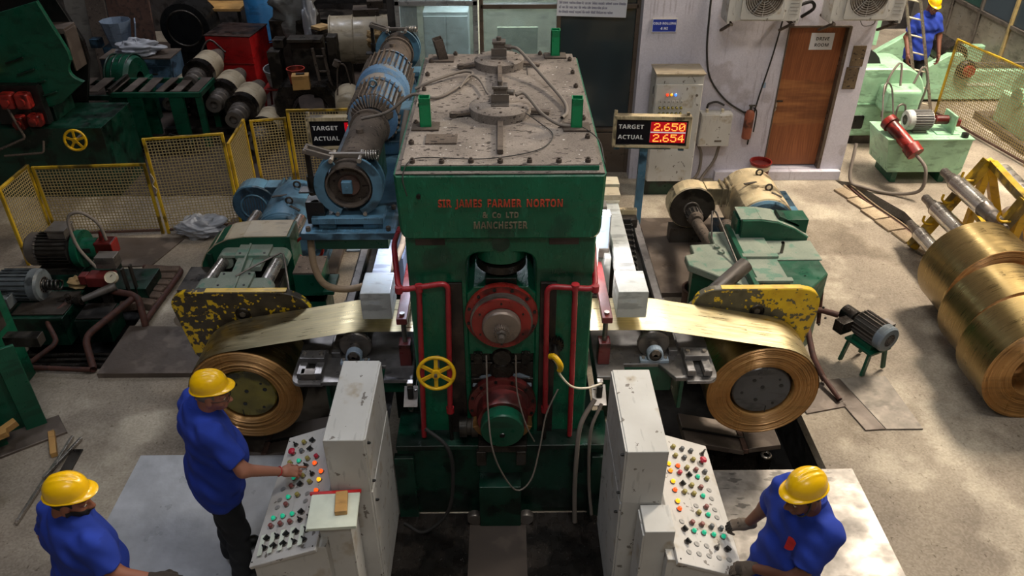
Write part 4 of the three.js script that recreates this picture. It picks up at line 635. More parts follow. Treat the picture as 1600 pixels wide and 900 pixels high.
function headSDF(o) {                                // head frame: +z face, +y up, origin between the ears
  return join([blob([0, 0.045, -0.012], [0.076, 0.088, 0.096]), blob([0, -0.03, 0.028], [0.060, 0.082, 0.066]), blob([0, -0.088, 0.055], [0.032, 0.026, 0.03]), capsule([0, 0.0, 0.094], [0, -0.038, 0.116], 0.009, 0.014), capsule([-0.013, -0.042, 0.1], [0.013, -0.042, 0.1], 0.009, 0.009), capsule([-0.04, 0.02, 0.075], [0.04, 0.02, 0.075], 0.016, 0.016), capsule([-0.02, -0.066, 0.085], [0.02, -0.066, 0.085], 0.0085, 0.0085), capsule([-0.019, -0.078, 0.082], [0.019, -0.078, 0.082], 0.009, 0.009), blob([0.045, -0.035, 0.06], [0.02, 0.025, 0.022]), blob([-0.045, -0.035, 0.06], [0.02, 0.025, 0.022]), blob([0.078, -0.012, -0.005], [0.012, 0.034, 0.021]), blob([-0.078, -0.012, -0.005], [0.012, 0.034, 0.021]), capsule([0, -0.05, -0.03], [0, -0.16, -0.045], 0.06, 0.06)], 0.022);
}
const HEADG = sdfGeo((() => { const f = headSDF(); return (x, y, z) => { let d = f(x, y, z); for (const s of [-1, 1]) { const e = Math.hypot((x - s * 0.033) * 0.9, (y + 0.002) * 1.2, z - 0.098) - 0.015; d = Math.max(d, -e); } return d; }; })(), [-0.1, -0.15, -0.12], [0.1, 0.14, 0.14], headCell);
const beardF = (t, top) => { const f = headSDF(); return (x, y, z) => Math.max(f(x, y, z) - t, y - top - Math.abs(x) * 0.5, -(z - 0.0), Math.hypot(x * 0.9, (y + 0.072) * 2.2, z - 0.1) < 0 ? 1 : -1); };
const BEARD = sdfGeo(beardF(0.0035, -0.052), [-0.09, -0.13, 0.0], [0.09, 0.0, 0.13], 0.0045), TASH = sdfGeo((() => { const f = join([capsule([0, -0.054, 0.101], [0.03, -0.064, 0.085], 0.008, 0.004), capsule([0, -0.054, 0.101], [-0.03, -0.064, 0.085], 0.008, 0.004)], 0.006); return f; })(), [-0.05, -0.08, 0.06], [0.05, -0.03, 0.12], 0.003);
const HAIR = sdfGeo((() => { const f = blob([0, 0.04, -0.016], [0.082, 0.094, 0.1]); return (x, y, z) => Math.max(f(x, y, z), -(y + 0.05 + z * 0.15), z - 0.03 + Math.max(0, -y) * 0.7, y - 0.09); })(), [-0.1, -0.1, -0.13], [0.1, 0.12, 0.06], 0.0055);
function hatGeo() {                                  // hard hat: shell with three ridges, rim and peak
  const nT = 72, nP = 22, pos = [], idx = [], put = (t, k) => {
    const cs = Math.cos(t), sn = Math.sin(t), fr = Math.max(0, sn), bk = Math.max(0, -sn);            // sn = +1 at the front
    if (k <= nP - 4) {
      const a = (k / (nP - 4)) * PI * 0.5, r = Math.pow(Math.sin(a), 0.86), y = 0.134 * Math.pow(Math.cos(a), 0.75); let x = cs * r * 0.108, z = sn * r * 0.132 - 0.004;
      const top = sst(0.0, 0.5, Math.cos(a)) , rid = 1.5 * Math.max(Math.exp(-(((Math.abs(x) - 0.034) / 0.008) ** 2)) * 0.7, Math.exp(-((x / 0.011) ** 2))) * 0.0075 * top * sst(-0.12, -0.07, z) * (1 - sst(0.07, 0.115, z));
      return [x * (1 + rid * 0.5), y + rid, z];
    }
    const j = k - (nP - 4), w = 0.008 + 0.034 * Math.pow(fr, 2.0) + 0.006 * bk, out = [0, w * 0.5, w, w, w * 0.4][j], dn = [0, -0.002, -0.006 - 0.012 * fr, -0.010 - 0.012 * fr, -0.006][j];
    return [cs * (0.108 + out * 0.95), dn, sn * (0.132 + out) - 0.004];
  };
  for (let k = 0; k <= nP; k++) for (let i = 0; i < nT; i++) pos.push(...put(i / nT * 2 * PI, k));
  for (let k = 0; k < nP; k++) for (let i = 0; i < nT; i++) { const a = k * nT + i, b = k * nT + (i + 1) % nT; idx.push(a, b, a + nT, b, b + nT, a + nT); }
  const g = new THREE.BufferGeometry(); g.setAttribute('position', new THREE.Float32BufferAttribute(pos, 3)); g.setIndex(idx); g.computeVertexNormals(); return g;
}
const HAT = hatGeo();
function handGeo(W, dir, nrm, thumb, curl, r = 1, index = false) {    // wrist, direction of the fingers, back-of-hand normal, thumb side
  const D = V(...dir).normalize(), N = V(...nrm); N.addScaledVector(D, -N.dot(D)).normalize(); const S = V().crossVectors(D, N).multiplyScalar(thumb), o = V(...W);
  const at = (d, s, n) => { const v = o.clone().addScaledVector(D, d).addScaledVector(S, s).addScaledVector(N, n); return [v.x, v.y, v.z]; };
  const parts = [capsule(at(-0.03, 0, 0), at(0.02, 0, 0), 0.026 * r, 0.027 * r), capsule(at(0.02, 0.018, 0), at(0.085, 0.026, 0), 0.018 * r, 0.013 * r), capsule(at(0.02, 0.0, 0.001), at(0.09, 0.004, 0.002), 0.019 * r, 0.013 * r), capsule(at(0.02, -0.015, 0), at(0.082, -0.026, 0), 0.018 * r, 0.012 * r)];
  const fingers = [];
  [[0.088, 0.029, 0.072, 0.0088], [0.094, 0.009, 0.08, 0.0092], [0.09, -0.011, 0.074, 0.0088], [0.08, -0.029, 0.058, 0.0078]].forEach(([d, s, L, q], i) => {
    let c = index && i === 0 ? 0.12 : curl * (1 + i * 0.08), p = [d, s, 0], an = c * 0.6; const seg = [0.45, 0.3, 0.25], list = [];
    for (let j = 0; j < 3; j++) { const nx = [p[0] + Math.cos(an) * L * seg[j], p[1] + (s * 0.06), p[2] - Math.sin(an) * L * seg[j]]; list.push(capsule(at(...p), at(...nx), q * r * (1 - j * 0.08), q * r * (0.94 - j * 0.1))); p = nx; an += c; }
    fingers.push(join(list, 0.004));
  });
  const th = join([capsule(at(0.015, 0.022, -0.004), at(0.05, 0.05, -0.014), 0.014 * r, 0.0115 * r), capsule(at(0.05, 0.05, -0.014), at(0.085, 0.052, -0.03), 0.0108 * r, 0.009 * r)], 0.01);
  const palm = join(parts, 0.02), f = (x, y, z) => { let d = palm(x, y, z); for (const q of fingers) d = smin(d, q(x, y, z), 0.007); return smin(d, th(x, y, z), 0.014); };
  const c = at(0.07, 0, -0.02); return sdfGeo(f, c.map((v) => v - 0.1), c.map((v) => v + 0.1), 0.0036);
}
function person(o) {
  const F = V(o.fwd[0], 0, o.fwd[1]).normalize(), Rr = V(-F.z, 0, F.x), B = V(o.at[0], o.y0 ?? 0, o.at[1]), k = o.scale ?? 1;
  const P = (f, r, y) => { const l = o.lean ?? 0, v = B.clone().addScaledVector(F, (f + l * Math.max(0, y - 0.9)) * k).addScaledVector(Rr, r * k); v.y += y * k; return [v.x - B.x, v.y - B.y, v.z - B.z]; };
  const rel = (p) => [p[0] - B.x, p[1] - B.y, p[2] - B.z];
  const g = thing('person', o.label, 'person', [B.x, B.y, B.z]);
  const belly = o.belly ?? 0, arms = o.arms.map((a, i) => { const s = i ? -1 : 1; return { ...a, sh: P(0, s * 0.175 * (o.broad ?? 1), 1.40), el: rel(a.el), wr: rel(a.wr) }; });
  const legs = [-1, 1].map((s, i) => ({ hip: P(0, s * 0.09, 0.9), kn: P(0.02 + (o.step ?? 0) * s, s * 0.105, 0.48), an: P(-0.02 + (o.step ?? 0) * 1.6 * s, s * 0.11, 0.09), toe: P(0.14 + (o.step ?? 0) * 1.6 * s, s * 0.13, 0.04) }));
  const bw = ((o.broad ?? 1) - 1) * 0.14, torso = (x0, x = x0 + bw) => [capsule(P(0, -0.07, 0.95), P(0, 0.07, 0.95), 0.125 + x, 0.125 + x), capsule(P(0.01 + belly, -0.05, 1.1), P(0.01 + belly, 0.05, 1.1), 0.115 + x + belly * 0.6, 0.115 + x + belly * 0.6), capsule(P(0.005, -0.085, 1.3), P(0.005, 0.085, 1.3), 0.105 + x, 0.105 + x), capsule(P(-0.01, -0.15 * (o.broad ?? 1), 1.405), P(-0.01, 0.15 * (o.broad ?? 1), 1.405), 0.062 + x0, 0.062 + x0), capsule(P(-0.01, 0, 1.4), P(0.0, 0, 1.47), 0.085 + x, 0.062 + x)];
  const nk = P(0.0, 0, 1.46), hc = rel(o.head);
  const bodyParts = [...torso(-0.012), capsule(nk, hc, 0.055, 0.052)];
  for (const a of arms) bodyParts.push(capsule(a.sh, a.el, 0.05, 0.04), capsule(a.el, a.wr, 0.041, 0.026));
  for (const l of legs) bodyParts.push(capsule(l.hip, l.kn, 0.08, 0.055), capsule(l.kn, l.an, 0.055, 0.04), capsule(l.an, l.toe, 0.042, 0.035));
  const pts = [P(0, 0, 0), hc, ...arms.flatMap((a) => [a.el, a.wr, a.sh]), ...legs.flatMap((l) => [l.toe, l.an])], lo = [0, 1, 2].map((i) => Math.min(...pts.map((p) => p[i])) - 0.14), hi = [0, 1, 2].map((i) => Math.max(...pts.map((p) => p[i])) + 0.14);
  const hm = new THREE.Matrix4().compose(V(...hc), new THREE.Quaternion().setFromRotationMatrix(new THREE.Matrix4().makeBasis(...(() => { const f = V(...o.look).normalize(), r = V(0, 1, 0).cross(f).normalize(), u = f.clone().cross(r); return [r, u, f]; })())), V(k * 0.92, k * 0.92, k * 0.92));
  const strip = (q) => { q = q.clone(); for (const n of Object.keys(q.attributes)) if (!['position', 'normal'].includes(n)) q.deleteAttribute(n); return q.index ? q.toNonIndexed() : q; };
  const list = [strip(sdfGeo(join(bodyParts, 0.035), lo, hi, 0.0135)), strip(HEADG).applyMatrix4(hm)];
  const gloves = [];
  for (const [i, a] of arms.entries()) if (a.hand) { const h = handGeo(a.wr, a.hand, a.nrm, a.thumb, a.curl ?? 0.5, a.glove ? 1.22 : 1, a.index); (a.glove ? gloves : list).push(strip(h)); }
  const body = mergeGeometries(list); mb().add(body).build('body', o.skin, g);
  for (const h of gloves) mb().add(h).build('glove', M.glove, g);
  // shirt, trousers, shoes
  const wob = (x, y, z) => 0.0075 * Math.sin(x * 31 + y * 17 + Math.sin(z * 23)) * Math.sin(y * 26 - z * 19 + x * 7) + 0.004 * Math.sin(y * 48 + x * 34 + z * 25) * Math.sin(x * 22 - z * 17);
  const sl = arms.map((a) => { const e = [0, 1, 2].map((i) => lerp(a.sh[i], a.el[i], 0.74)); return { f: capsule(a.sh, a.el, 0.07, 0.072), n: [0, 1, 2].map((i) => a.el[i] - a.sh[i]), e }; });
  const tor = join([...torso(0.016), capsule(P(0, -0.07, 0.82), P(0, 0.07, 0.82), 0.14, 0.14)], 0.06), hem = o.hem ?? 0.78, nb = P(0.035, 0, 1.545);
  const shirtF = (x, y, z) => {
    let d = Math.max(tor(x, y, z), hem - y + 0.0);
    for (const s of sl) { const L = Math.hypot(...s.n), q = ((x - s.e[0]) * s.n[0] + (y - s.e[1]) * s.n[1] + (z - s.e[2]) * s.n[2]) / L; d = smin(d, Math.max(s.f(x, y, z), q), 0.05); }
    return Math.max(d + wob(x, y, z), 0.058 - Math.hypot(x - nb[0], (y - nb[1]) * 0.8, z - nb[2]));
  };
  const slo = [0, 1, 2].map((i) => Math.min(P(0, 0, 0.8)[i], P(0, 0, 1.5)[i], ...arms.flatMap((a) => [a.sh[i], a.el[i]])) - 0.2), shi = [0, 1, 2].map((i) => Math.max(P(0, 0, 0.8)[i], P(0, 0, 1.5)[i], ...arms.flatMap((a) => [a.sh[i], a.el[i]])) + 0.2); slo[1] = hem - 0.03; shi[1] = 1.56;
  mb().add(sdfGeo(shirtF, slo, shi, 0.0105)).build('shirt', M.shirt, g);
  if (o.collar) mb().add(sdfGeo((x, y, z) => { const a = P(0.005, 0, 1.485), q = Math.hypot(x - a[0], z - a[2]); return Math.max(Math.abs(q - 0.083 + (y - a[1]) * 0.35) - 0.0075, Math.abs(y - a[1] - 0.008) - 0.036, -(Math.hypot(x - P(0.09, 0, 1.5)[0], (y - a[1] + 0.02) * 0.7, z - P(0.09, 0, 1.5)[2]) - 0.035)); }, [nk[0] - 0.13, nk[1] - 0.06, nk[2] - 0.13], [nk[0] + 0.13, nk[1] + 0.1, nk[2] + 0.13], 0.006)).build('collar', M.shirt, g);
  const trF = join([capsule(P(0, -0.07, 0.9), P(0, 0.07, 0.9), 0.132, 0.132), ...legs.flatMap((l) => [capsule(l.hip, l.kn, 0.1, 0.078), capsule(l.kn, l.an, 0.078, 0.068)])], 0.04);
  mb().add(sdfGeo((x, y, z) => Math.max(trF(x, y, z) + wob(x, y, z) * 0.8, y - 0.98, 0.07 - y), [lo[0], 0.03, lo[2]], [hi[0], 1.02, hi[2]], 0.014)).build('trousers', M.trousers, g);
  for (const l of legs) mb().add(sdfGeo(join([capsule(l.an, l.toe, 0.05, 0.042), capsule([l.an[0], 0.04, l.an[2]], l.toe, 0.042, 0.042)], 0.02), [Math.min(l.an[0], l.toe[0]) - 0.06, 0, Math.min(l.an[2], l.toe[2]) - 0.06], [Math.max(l.an[0], l.toe[0]) + 0.06, 0.15, Math.max(l.an[2], l.toe[2]) + 0.06], 0.009)).build('shoe', M.black, g);
  const onHead = (geo, name, mat, off) => { const m = mb().add(geo).build(name, mat, g); m.geometry.applyMatrix4(off ? hm.clone().multiply(off) : hm); return m; };
  onHead(HAIR, 'hair', o.hair, null);
  if (o.beard) onHead(BEARD, 'beard', o.beard); if (o.tash) onHead(TASH, 'moustache', o.tash);
  const eb = mb().tube([[-0.048, 0.026, 0.078], [-0.03, 0.032, 0.09], [-0.014, 0.028, 0.095]], 0.004, 6).tube([[0.048, 0.026, 0.078], [0.03, 0.032, 0.09], [0.014, 0.028, 0.095]], 0.004, 6); onHead(eb.geo(), 'eyebrows', o.hair);
  onHead(mb().ball([-0.033, 0.0, 0.081], 0.0115).ball([0.033, 0.0, 0.081], 0.0115).geo(), 'eyes', M.bone); onHead(mb().ball([-0.033, -0.003, 0.0875], 0.0068).ball([0.033, -0.003, 0.0875], 0.0068).geo(), 'pupils', M.hair);
  if (o.glasses) onHead(mb().ring([-0.034, -0.003, 0.108], [-0.15, 0, 1], 0.021, 0.0018, 20, 6).ring([0.034, -0.003, 0.108], [0.15, 0, 1], 0.021, 0.0018, 20, 6).tube([[-0.013, 0, 0.11], [0, 0.004, 0.113], [0.013, 0, 0.11]], 0.0018, 6).tube([[0.055, 0.0, 0.104], [0.079, 0.002, 0.05], [0.083, 0.0, 0.0], [0.08, -0.012, -0.02]], 0.0022, 6).tube([[-0.055, 0.0, 0.104], [-0.079, 0.002, 0.05], [-0.083, 0.0, 0.0], [-0.08, -0.012, -0.02]], 0.0022, 6).geo(), 'glasses', M.black);
  onHead(HAT, 'hard_hat', M.hat, new THREE.Matrix4().makeTranslation(0, 0.070, -0.006).multiply(new THREE.Matrix4().makeRotationX(o.hatTilt ?? -0.1)).multiply(new THREE.Matrix4().makeScale(0.85, 0.87, 0.9)));
  if (o.strap) onHead(mb().tube([[0.082, 0.06, 0.01], [0.08, -0.03, 0.03], [0.055, -0.095, 0.05], [0, -0.122, 0.06], [-0.055, -0.095, 0.05], [-0.08, -0.03, 0.03], [-0.082, 0.06, 0.01]], 0.005, 6).geo(), 'chin_strap', M.black);
  return { g, P, B };
}
{
  const p1 = person({ broad: 1.14, label: 'man with glasses in a yellow hard hat pressing a button on the left console', at: [-1.86, -3.55], fwd: [0.82, -0.57], head: [-1.735, 1.60, -3.55], look: [0.97, -0.14, -0.1], hair: M.hairGrey, skin: M.skinPale, glasses: true, belly: 0.035, lean: 0.06, collar: true, hatTilt: -0.2, hem: 0.76,
    arms: [{ el: [-1.58, 1.16, -3.36], wr: [-1.40, 1.0, -3.5], hand: [0.8, -0.42, -0.4], nrm: [0.45, 0.85, 0.25], thumb: -1, curl: 0.75, index: true }, { el: [-2.06, 1.1, -3.78], wr: [-1.92, 0.92, -3.86], hand: [0.5, -0.5, 0.2], nrm: [-0.5, 0.4, -0.6], thumb: 1, curl: 0.6 }] });
  mb().ring([0.442, 1.016, 0.064], [0.18, -0.16, -0.14], 0.0295, 0.0035, 20, 6).build('wrist_thread', M.redBright, p1.g);
  person({ broad: 1.16, label: 'bearded man in a yellow hard hat at the bottom left corner, back to the camera', at: [-2.28, -2.72], fwd: [0.62, -0.78], head: [-2.215, 1.59, -2.76], look: [0.96, -0.22, -0.16], hair: M.hair, skin: M.skin, beard: M.hair, belly: 0.02, lean: 0.1, collar: true, hatTilt: -0.22, hem: 0.76,
    arms: [{ el: [-2.015, 1.23, -2.585], wr: [-1.825, 1.165, -2.60], hand: [0.95, -0.3, -0.05], nrm: [0.3, 0.9, 0.2], thumb: -1, curl: 0.7, glove: true }, { el: [-2.56, 1.12, -2.93], wr: [-2.50, 0.93, -3.03], hand: [0.3, -0.9, -0.1], nrm: [0.2, 0.9, -0.2], thumb: 1, curl: 0.6 }] });
  const p3 = person({ broad: 1.0, label: 'man with a moustache and work gloves standing at the right console', at: [1.555, -2.79], fwd: [-0.92, 0.39], head: [1.525, 1.595, -2.745], look: [-0.95, -0.22, 0.30], hair: M.hair, skin: M.skinDark, tash: M.hair, lean: -0.09, collar: true, strap: true, hatTilt: -0.12, hem: 0.76,
    arms: [{ el: [1.50, 1.14, -3.06], wr: [1.43, 0.95, -3.10], hand: [-0.75, -0.35, -0.2], nrm: [-0.2, 0.95, -0.1], thumb: 1, curl: 0.8, glove: true }, { el: [1.545, 1.12, -2.60], wr: [1.385, 0.94, -2.80], hand: [-0.85, -0.35, -0.25], nrm: [-0.3, 0.9, 0.2], thumb: -1, curl: 0.75, glove: true }] });
  // red emblem printed on the left chest
  const ec = p3.P(0.150, -0.085, 1.31);
  const eg = new THREE.Shape(); eg.moveTo(-0.022, -0.04); eg.quadraticCurveTo(0.005, -0.045, 0.024, -0.02); eg.lineTo(0.026, 0.025); eg.quadraticCurveTo(0.0, 0.05, -0.022, 0.036); eg.closePath();
  const e2 = mb().ext(eg, 0.002, [0, 0, 0], [0, 0, 0], 0).build('chest_emblem', M.redBright, p3.g); e2.position.set(...ec); e2.rotation.y = Math.atan2(-0.92, 0.39) + 0.3; e2.rotation.order = 'YXZ'; e2.rotation.x = -0.25;
  // far worker beyond the ladder
  person({ label: 'man in a blue shirt standing beyond the ladder among the pale green machines', at: [6.62, -12.5], fwd: [0.2, 1], head: [6.63, 1.6, -12.42], look: [0.1, -0.35, 1], hair: M.hair, skin: M.skinDark, lean: 0.05, scale: 1, tash: M.hair, collar: true, hatTilt: 0.05,
    arms: [{ el: [6.36, 1.13, -12.45], wr: [6.36, 0.9, -12.25], hand: [0, -1, 0.3], nrm: [-1, 0, 0], thumb: -1, curl: 0.5 }, { el: [6.9, 1.13, -12.5], wr: [6.9, 0.88, -12.35], hand: [0, -1, 0.2], nrm: [1, 0, 0], thumb: 1, curl: 0.5 }] });
}

// ================================================================ screw-down drive beside the mill, fans, motors, displays
function finMotor(parent, c, axis, R, L, mats, o = {}) {       // ribbed motor: axis 'x' or 'z', centre c; parts under parent
  const [body, fins, cowl] = mats, z = axis === 'z', A = (t, a, r) => { const x = Math.cos(a) * r, y = Math.sin(a) * r; return z ? [c[0] + x, c[1] + y, c[2] + t] : [c[0] + t, c[1] + y, c[2] - x]; };
  mb().cyl(A(-L * 0.36, 0, 0), A(L * 0.36, 0, 0), R * 0.86, R * 0.86, 32).build('motor_body', body, parent);
  const f = mb(), n = o.fins ?? 30; for (let i = 0; i < n; i++) { const a = i / n * 2 * PI, p = A(0, a, R * 0.91); f.box(z ? R * 0.16 : L * 0.68, R * 0.035, z ? L * 0.68 : R * 0.16, p[0], p[1], p[2], z ? [0, 0, a] : [-a, a ? 0 : 0, 0], 0); }
  if (z) f.build('cooling_fins', fins, parent); else { const g = mb(); for (let i = 0; i < n; i++) { const a = i / n * 2 * PI; g.bar(A(-L * 0.34, a, R * 0.91), A(L * 0.34, a, R * 0.91), R * 0.035, R * 0.16, [0, Math.sin(a), -Math.cos(a)]); } g.build('cooling_fins', fins, parent); }
  const s = o.flip ? -1 : 1;
  mb().lathe([[R * 0.9, 0], [R * 0.97, 0.01], [R * 0.97, L * 0.2], [R * 0.86, L * 0.25], [R * 0.5, L * 0.26], [R * 0.5, L * 0.24]], A(s * L * 0.3, 0, 0), A(s * L, 0, 0), 36).build('fan_cowl', cowl, parent);
  const gr = mb(); for (let i = 1; i < 4; i++) gr.ring(A(s * L * 0.555, 0, 0), z ? [0, 0, 1] : [1, 0, 0], R * 0.5 * i / 3.2, R * 0.02, 24, 5); for (let i = 0; i < 6; i++) gr.bar(A(s * L * 0.555, i * PI / 6, R * 0.5), A(s * L * 0.555, i * PI / 6 + PI, R * 0.5), R * 0.025, R * 0.025); gr.build('fan_grille', M.iron, parent);
  mb().cyl(A(s * L * 0.5, 0, 0), A(s * L * 0.52, 0, 0), R * 0.48, R * 0.48, 28).build('fan_opening', M.black, parent);
  mb().lathe([[0, L * 0.05], [R * 0.4, L * 0.05], [R * 0.55, L * 0.03], [R * 0.92, 0.0], [R * 0.92, -L * 0.04]], A(-s * L * 0.36, 0, 0), A(-s * L, 0, 0), 32).build('end_bell', body, parent);
  mb().cyl(A(-s * L * 0.36, 0, 0), A(-s * L * 0.55, 0, 0), R * 0.17).build('shaft', M.steel, parent);
}
{
  const AX = -1.06, AY = 2.3;
  const pf = thing('drive_platform', 'blue steel platform with a green girder carrying the brake and blue motors', 'platform', [0, 0, 0]);
  mb().box(0.66, 0.055, 0.42, -1.09, 1.955, -5.0).build('deck', M.blue, pf); mb().box(0.62, 0.05, 2.95, -1.1, 1.955, -6.68).build('rear_deck', M.blueDark, pf); mb().box(0.4, 0.06, 0.25, -1.1, 2.0, -8.0).build('brake_seat', M.blueDark, pf);
  mb().box(0.52, 0.09, 0.34, -1.08, 1.875, -5.0).build('girder', M.green, pf); mb().box(0.4, 0.12, 2.5, -1.05, 1.87, -6.45).build('rear_girder', M.greenDark, pf);
  mb().box(0.42, 0.12, 0.12, -0.82, 1.86, -5.5).box(0.42, 0.12, 0.12, -0.82, 1.86, -6.0).build('bracket', M.greenDark, pf); mb().box(0.14, 1.95, 0.14, -1.1, 0.95, -7.6).build('post', M.greenDark, pf);
  for (const [x, z] of [[-1.37, -4.83], [-0.81, -4.83], [-0.81, -5.15]]) mb().hex([x, 1.982, z], [0, 1, 0], 0.018, 0.03).build('bolt', M.dustMetal, pf);
  // shoe brake at the front, twin at the back
  const brake = (z, sc, label) => {
    const b = thing('shoe_brake', label, 'brake', [AX, AY, z]); b.scale.setScalar(sc);
    const dr = mb().lathe([[0.05, 0.0], [0.14, 0.0], [0.145, 0.06], [0.155, 0.06], [0.155, -0.09], [0.05, -0.09]], [0, 0, 0], [0, 0, 1], 44).build('drum', M.dustMetal, b); mb().cyl([0, 0, -0.1], [0, 0, 0.03], 0.075).build('drum_hub', M.rust, dr);
    mb().box(0.07, 0.09, 0.04, -0.01, 0, 0.05).cyl([-0.01, 0, 0.06], [-0.01, 0, 0.075], 0.01).build('shaft_end', M.blue, b);
    for (const s of [-1, 1]) {
      const o = [], inn = []; for (let i = 0; i <= 14; i++) { const a = lerp(-1.18, 1.08, i / 14), w = 0.036 + 0.014 * Math.cos(a * 1.2); o.push([s * Math.cos(a) * (0.168 + w * 1.3), Math.sin(a) * (0.19 + w)]); inn.push([s * Math.cos(a) * 0.166, Math.sin(a) * 0.185]); }
      for (const zz of [-0.075, 0.03]) mb().ext([...o, ...inn.slice().reverse()], 0.022, [0, 0, zz], [0, 0, 0], 0.003).build('brake_arm', M.blue, b);
      mb().ext([...inn.slice(3, -3), ...inn.slice(3, -3).reverse().map(([x, y]) => [x * 0.95, y * 0.95])], 0.09, [0, 0, -0.065], [0, 0, 0], 0).build('brake_shoe', M.rust, b);
      mb().cyl([s * 0.095, -0.2, -0.09], [s * 0.095, -0.2, 0.07], 0.014).build('pivot_pin', M.steel, b); mb().cyl([s * 0.095, 0.2, -0.09], [s * 0.095, 0.2, 0.07], 0.016).build('top_pin', M.steel, b);
    }
    mb().bar([-0.12, 0.205, -0.02], [0.2, 0.205, -0.02], 0.03, 0.035).build('tie_rod', M.iron, b);
    const sp = []; for (let i = 0; i <= 60; i++) { const a = i / 60 * 5 * 2 * PI; sp.push([0.13 + i * 0.0014, 0.205 + Math.cos(a) * 0.028, -0.02 + Math.sin(a) * 0.028]); } mb().tube(sp, 0.006, 6, 120).build('spring', M.steel, b);
    mb().bar([-0.1, 0.2, 0.02], [-0.27, 0.255, 0.02], 0.02, 0.04).bar([-0.1, 0.2, -0.05], [-0.27, 0.255, -0.05], 0.02, 0.04).cyl([-0.27, 0.255, -0.07], [-0.27, 0.255, 0.045], 0.014).build('lever_arm', M.iron, b);
    mb().box(0.035, 0.2, 0.03, -0.262, 0.15, -0.01).cyl([-0.262, -0.08, -0.01], [-0.262, 0.06, -0.01], 0.03).build('thruster_rod', M.darkSteel, b); mb().box(0.13, 0.17, 0.13, -0.25, -0.2, -0.01).box(0.1, 0.012, 0.09, -0.29, -0.03, 0.03).each('thruster', M.black, b);
    mb().box(0.5, 0.05, 0.2, -0.03, -0.245, -0.01).box(0.12, 0.06, 0.12, -0.18, -0.29, 0).box(0.14, 0.06, 0.12, 0.14, -0.29, 0).build('base', M.blue, b);
  };
  brake(-4.92, 1.0, 'blue shoe brake with a dusty drum at the front end of the drive line'); brake(-8.0, 0.95, 'blue shoe brake at the far end of the drive line by the glass office');
  const gearCase = (z, L, R, label) => { const g = thing('gear_case', label, 'gear case', [AX, AY, z]); mb().cyl([0, 0, -L / 2], [0, 0, L / 2], R, R, 36).lathe([[R, 0], [R + 0.02, 0], [R + 0.02, 0.03], [R, 0.03]], [0, 0, -L / 2], [0, 0, 1], 36).lathe([[R, 0], [R + 0.02, 0], [R + 0.02, 0.03], [R, 0.03]], [0, 0, L / 2 - 0.03], [0, 0, 9], 36).build('barrel', M.dustMetal, g); mb().box(R * 1.5, 0.3, L * 0.7, 0.02, -0.18, 0).build('foot', M.green, g); mb().hex([0, R, 0.03], [0, 1, 0], 0.03, 0.03).build('filler_plug', M.dustMetal, g); };
  gearCase(-5.52, 0.8, 0.14, 'dusty round gear case between the front brake and the first blue motor'); gearCase(-7.62, 0.45, 0.15, 'dusty green-footed gear case behind the second blue motor');
  const m1 = thing('ribbed_motor', 'blue ribbed motor with dusty grey fins nearest the front brake', 'motor', [AX, AY, -6.32]);
  finMotor(m1, [0, 0, 0], 'z', 0.22, 0.62, [M.blueDust, M.dustMetal, M.blueDust], { flip: true, fins: 30 }); mb().box(0.16, 0.13, 0.2, 0.27, -0.02, 0.02).box(0.1, 0.1, 0.12, 0.2, -0.02, 0.02).build('terminal_box', M.blue, m1); mb().ring([0, 0.24, 0.05], [0, 0, 1], 0.028, 0.008, 18, 6).build('lifting_eye', M.blue, m1); for (let i = 0; i < 15; i++) { const a = (i / 14 - 0.5) * 2.6 + PI / 2, c = Math.cos(a), q = Math.sin(a); mb().bar([c * 0.115, q * 0.115, 0.262], [c * 0.21, q * 0.21, 0.2], 0.012, 0.05).build('bell_fin', M.dustMetal, m1); } mb().box(0.4, 0.12, 0.4, 0, -0.26, 0).build('foot', M.blueDark, m1);
  const m2 = thing('ribbed_motor', 'blue motor with a mesh-covered cowl behind the first ribbed motor', 'motor', [AX, AY, -7.02]);
  finMotor(m2, [0, 0, 0], 'z', 0.24, 0.66, [M.blueDust, M.dustMetal, M.blueDust], { fins: 30 }); mb().box(0.4, 0.12, 0.4, 0, -0.27, 0).build('foot', M.blueDark, m2);
  one(mb().tube([[-1.37, 1.93, -4.85], [-1.36, 1.7, -4.8], [-1.28, 1.55, -4.78], [-1.08, 1.49, -4.85], [-0.88, 1.52, -5.0], [-0.78, 1.64, -5.2], [-0.74, 1.85, -5.3]], 0.026, 10, 60), 'hose', M.cableTan, 'thick brown hose hanging in a loop below the blue platform', 'hose');
  one(mb().tube([[-0.76, 1.9, -5.0], [-0.72, 2.1, -5.05], [-0.70, 2.5, -5.1], [-0.66, 2.72, -5.2]], 0.024, 8, 30), 'hose', M.cableGrey, 'dark dusty hose rising between the blue platform and the mill', 'hose');

  // gauge displays
  const face = canvasTex(768, 320, (c, w, h) => {
    c.fillStyle = '#15121a'; c.fillRect(0, 0, w, h); c.fillStyle = '#e9e6e2'; c.font = 'bold 74px sans-serif'; c.fillText('TARGET', 26, 122); c.fillText('ACTUAL', 26, 252);
    for (const y of [34, 168]) { c.fillStyle = '#5a0a12'; c.fillRect(370, y, 378, 118); c.strokeStyle = '#c8c0c4'; c.lineWidth = 3; c.strokeRect(370, y, 378, 118); }
  });
  const GL = { '2': ['01110', '10001', '00001', '00110', '01000', '10000', '11111'], '6': ['00110', '01000', '10000', '11110', '10001', '10001', '01110'], '5': ['11111', '10000', '11110', '00001', '00001', '10001', '01110'], '0': ['01110', '10001', '10011', '10101', '11001', '10001', '01110'], '4': ['00010', '00110', '01010', '10010', '11111', '00010', '00010'], '.': ['0', '0', '0', '0', '0', '1', '1'] };
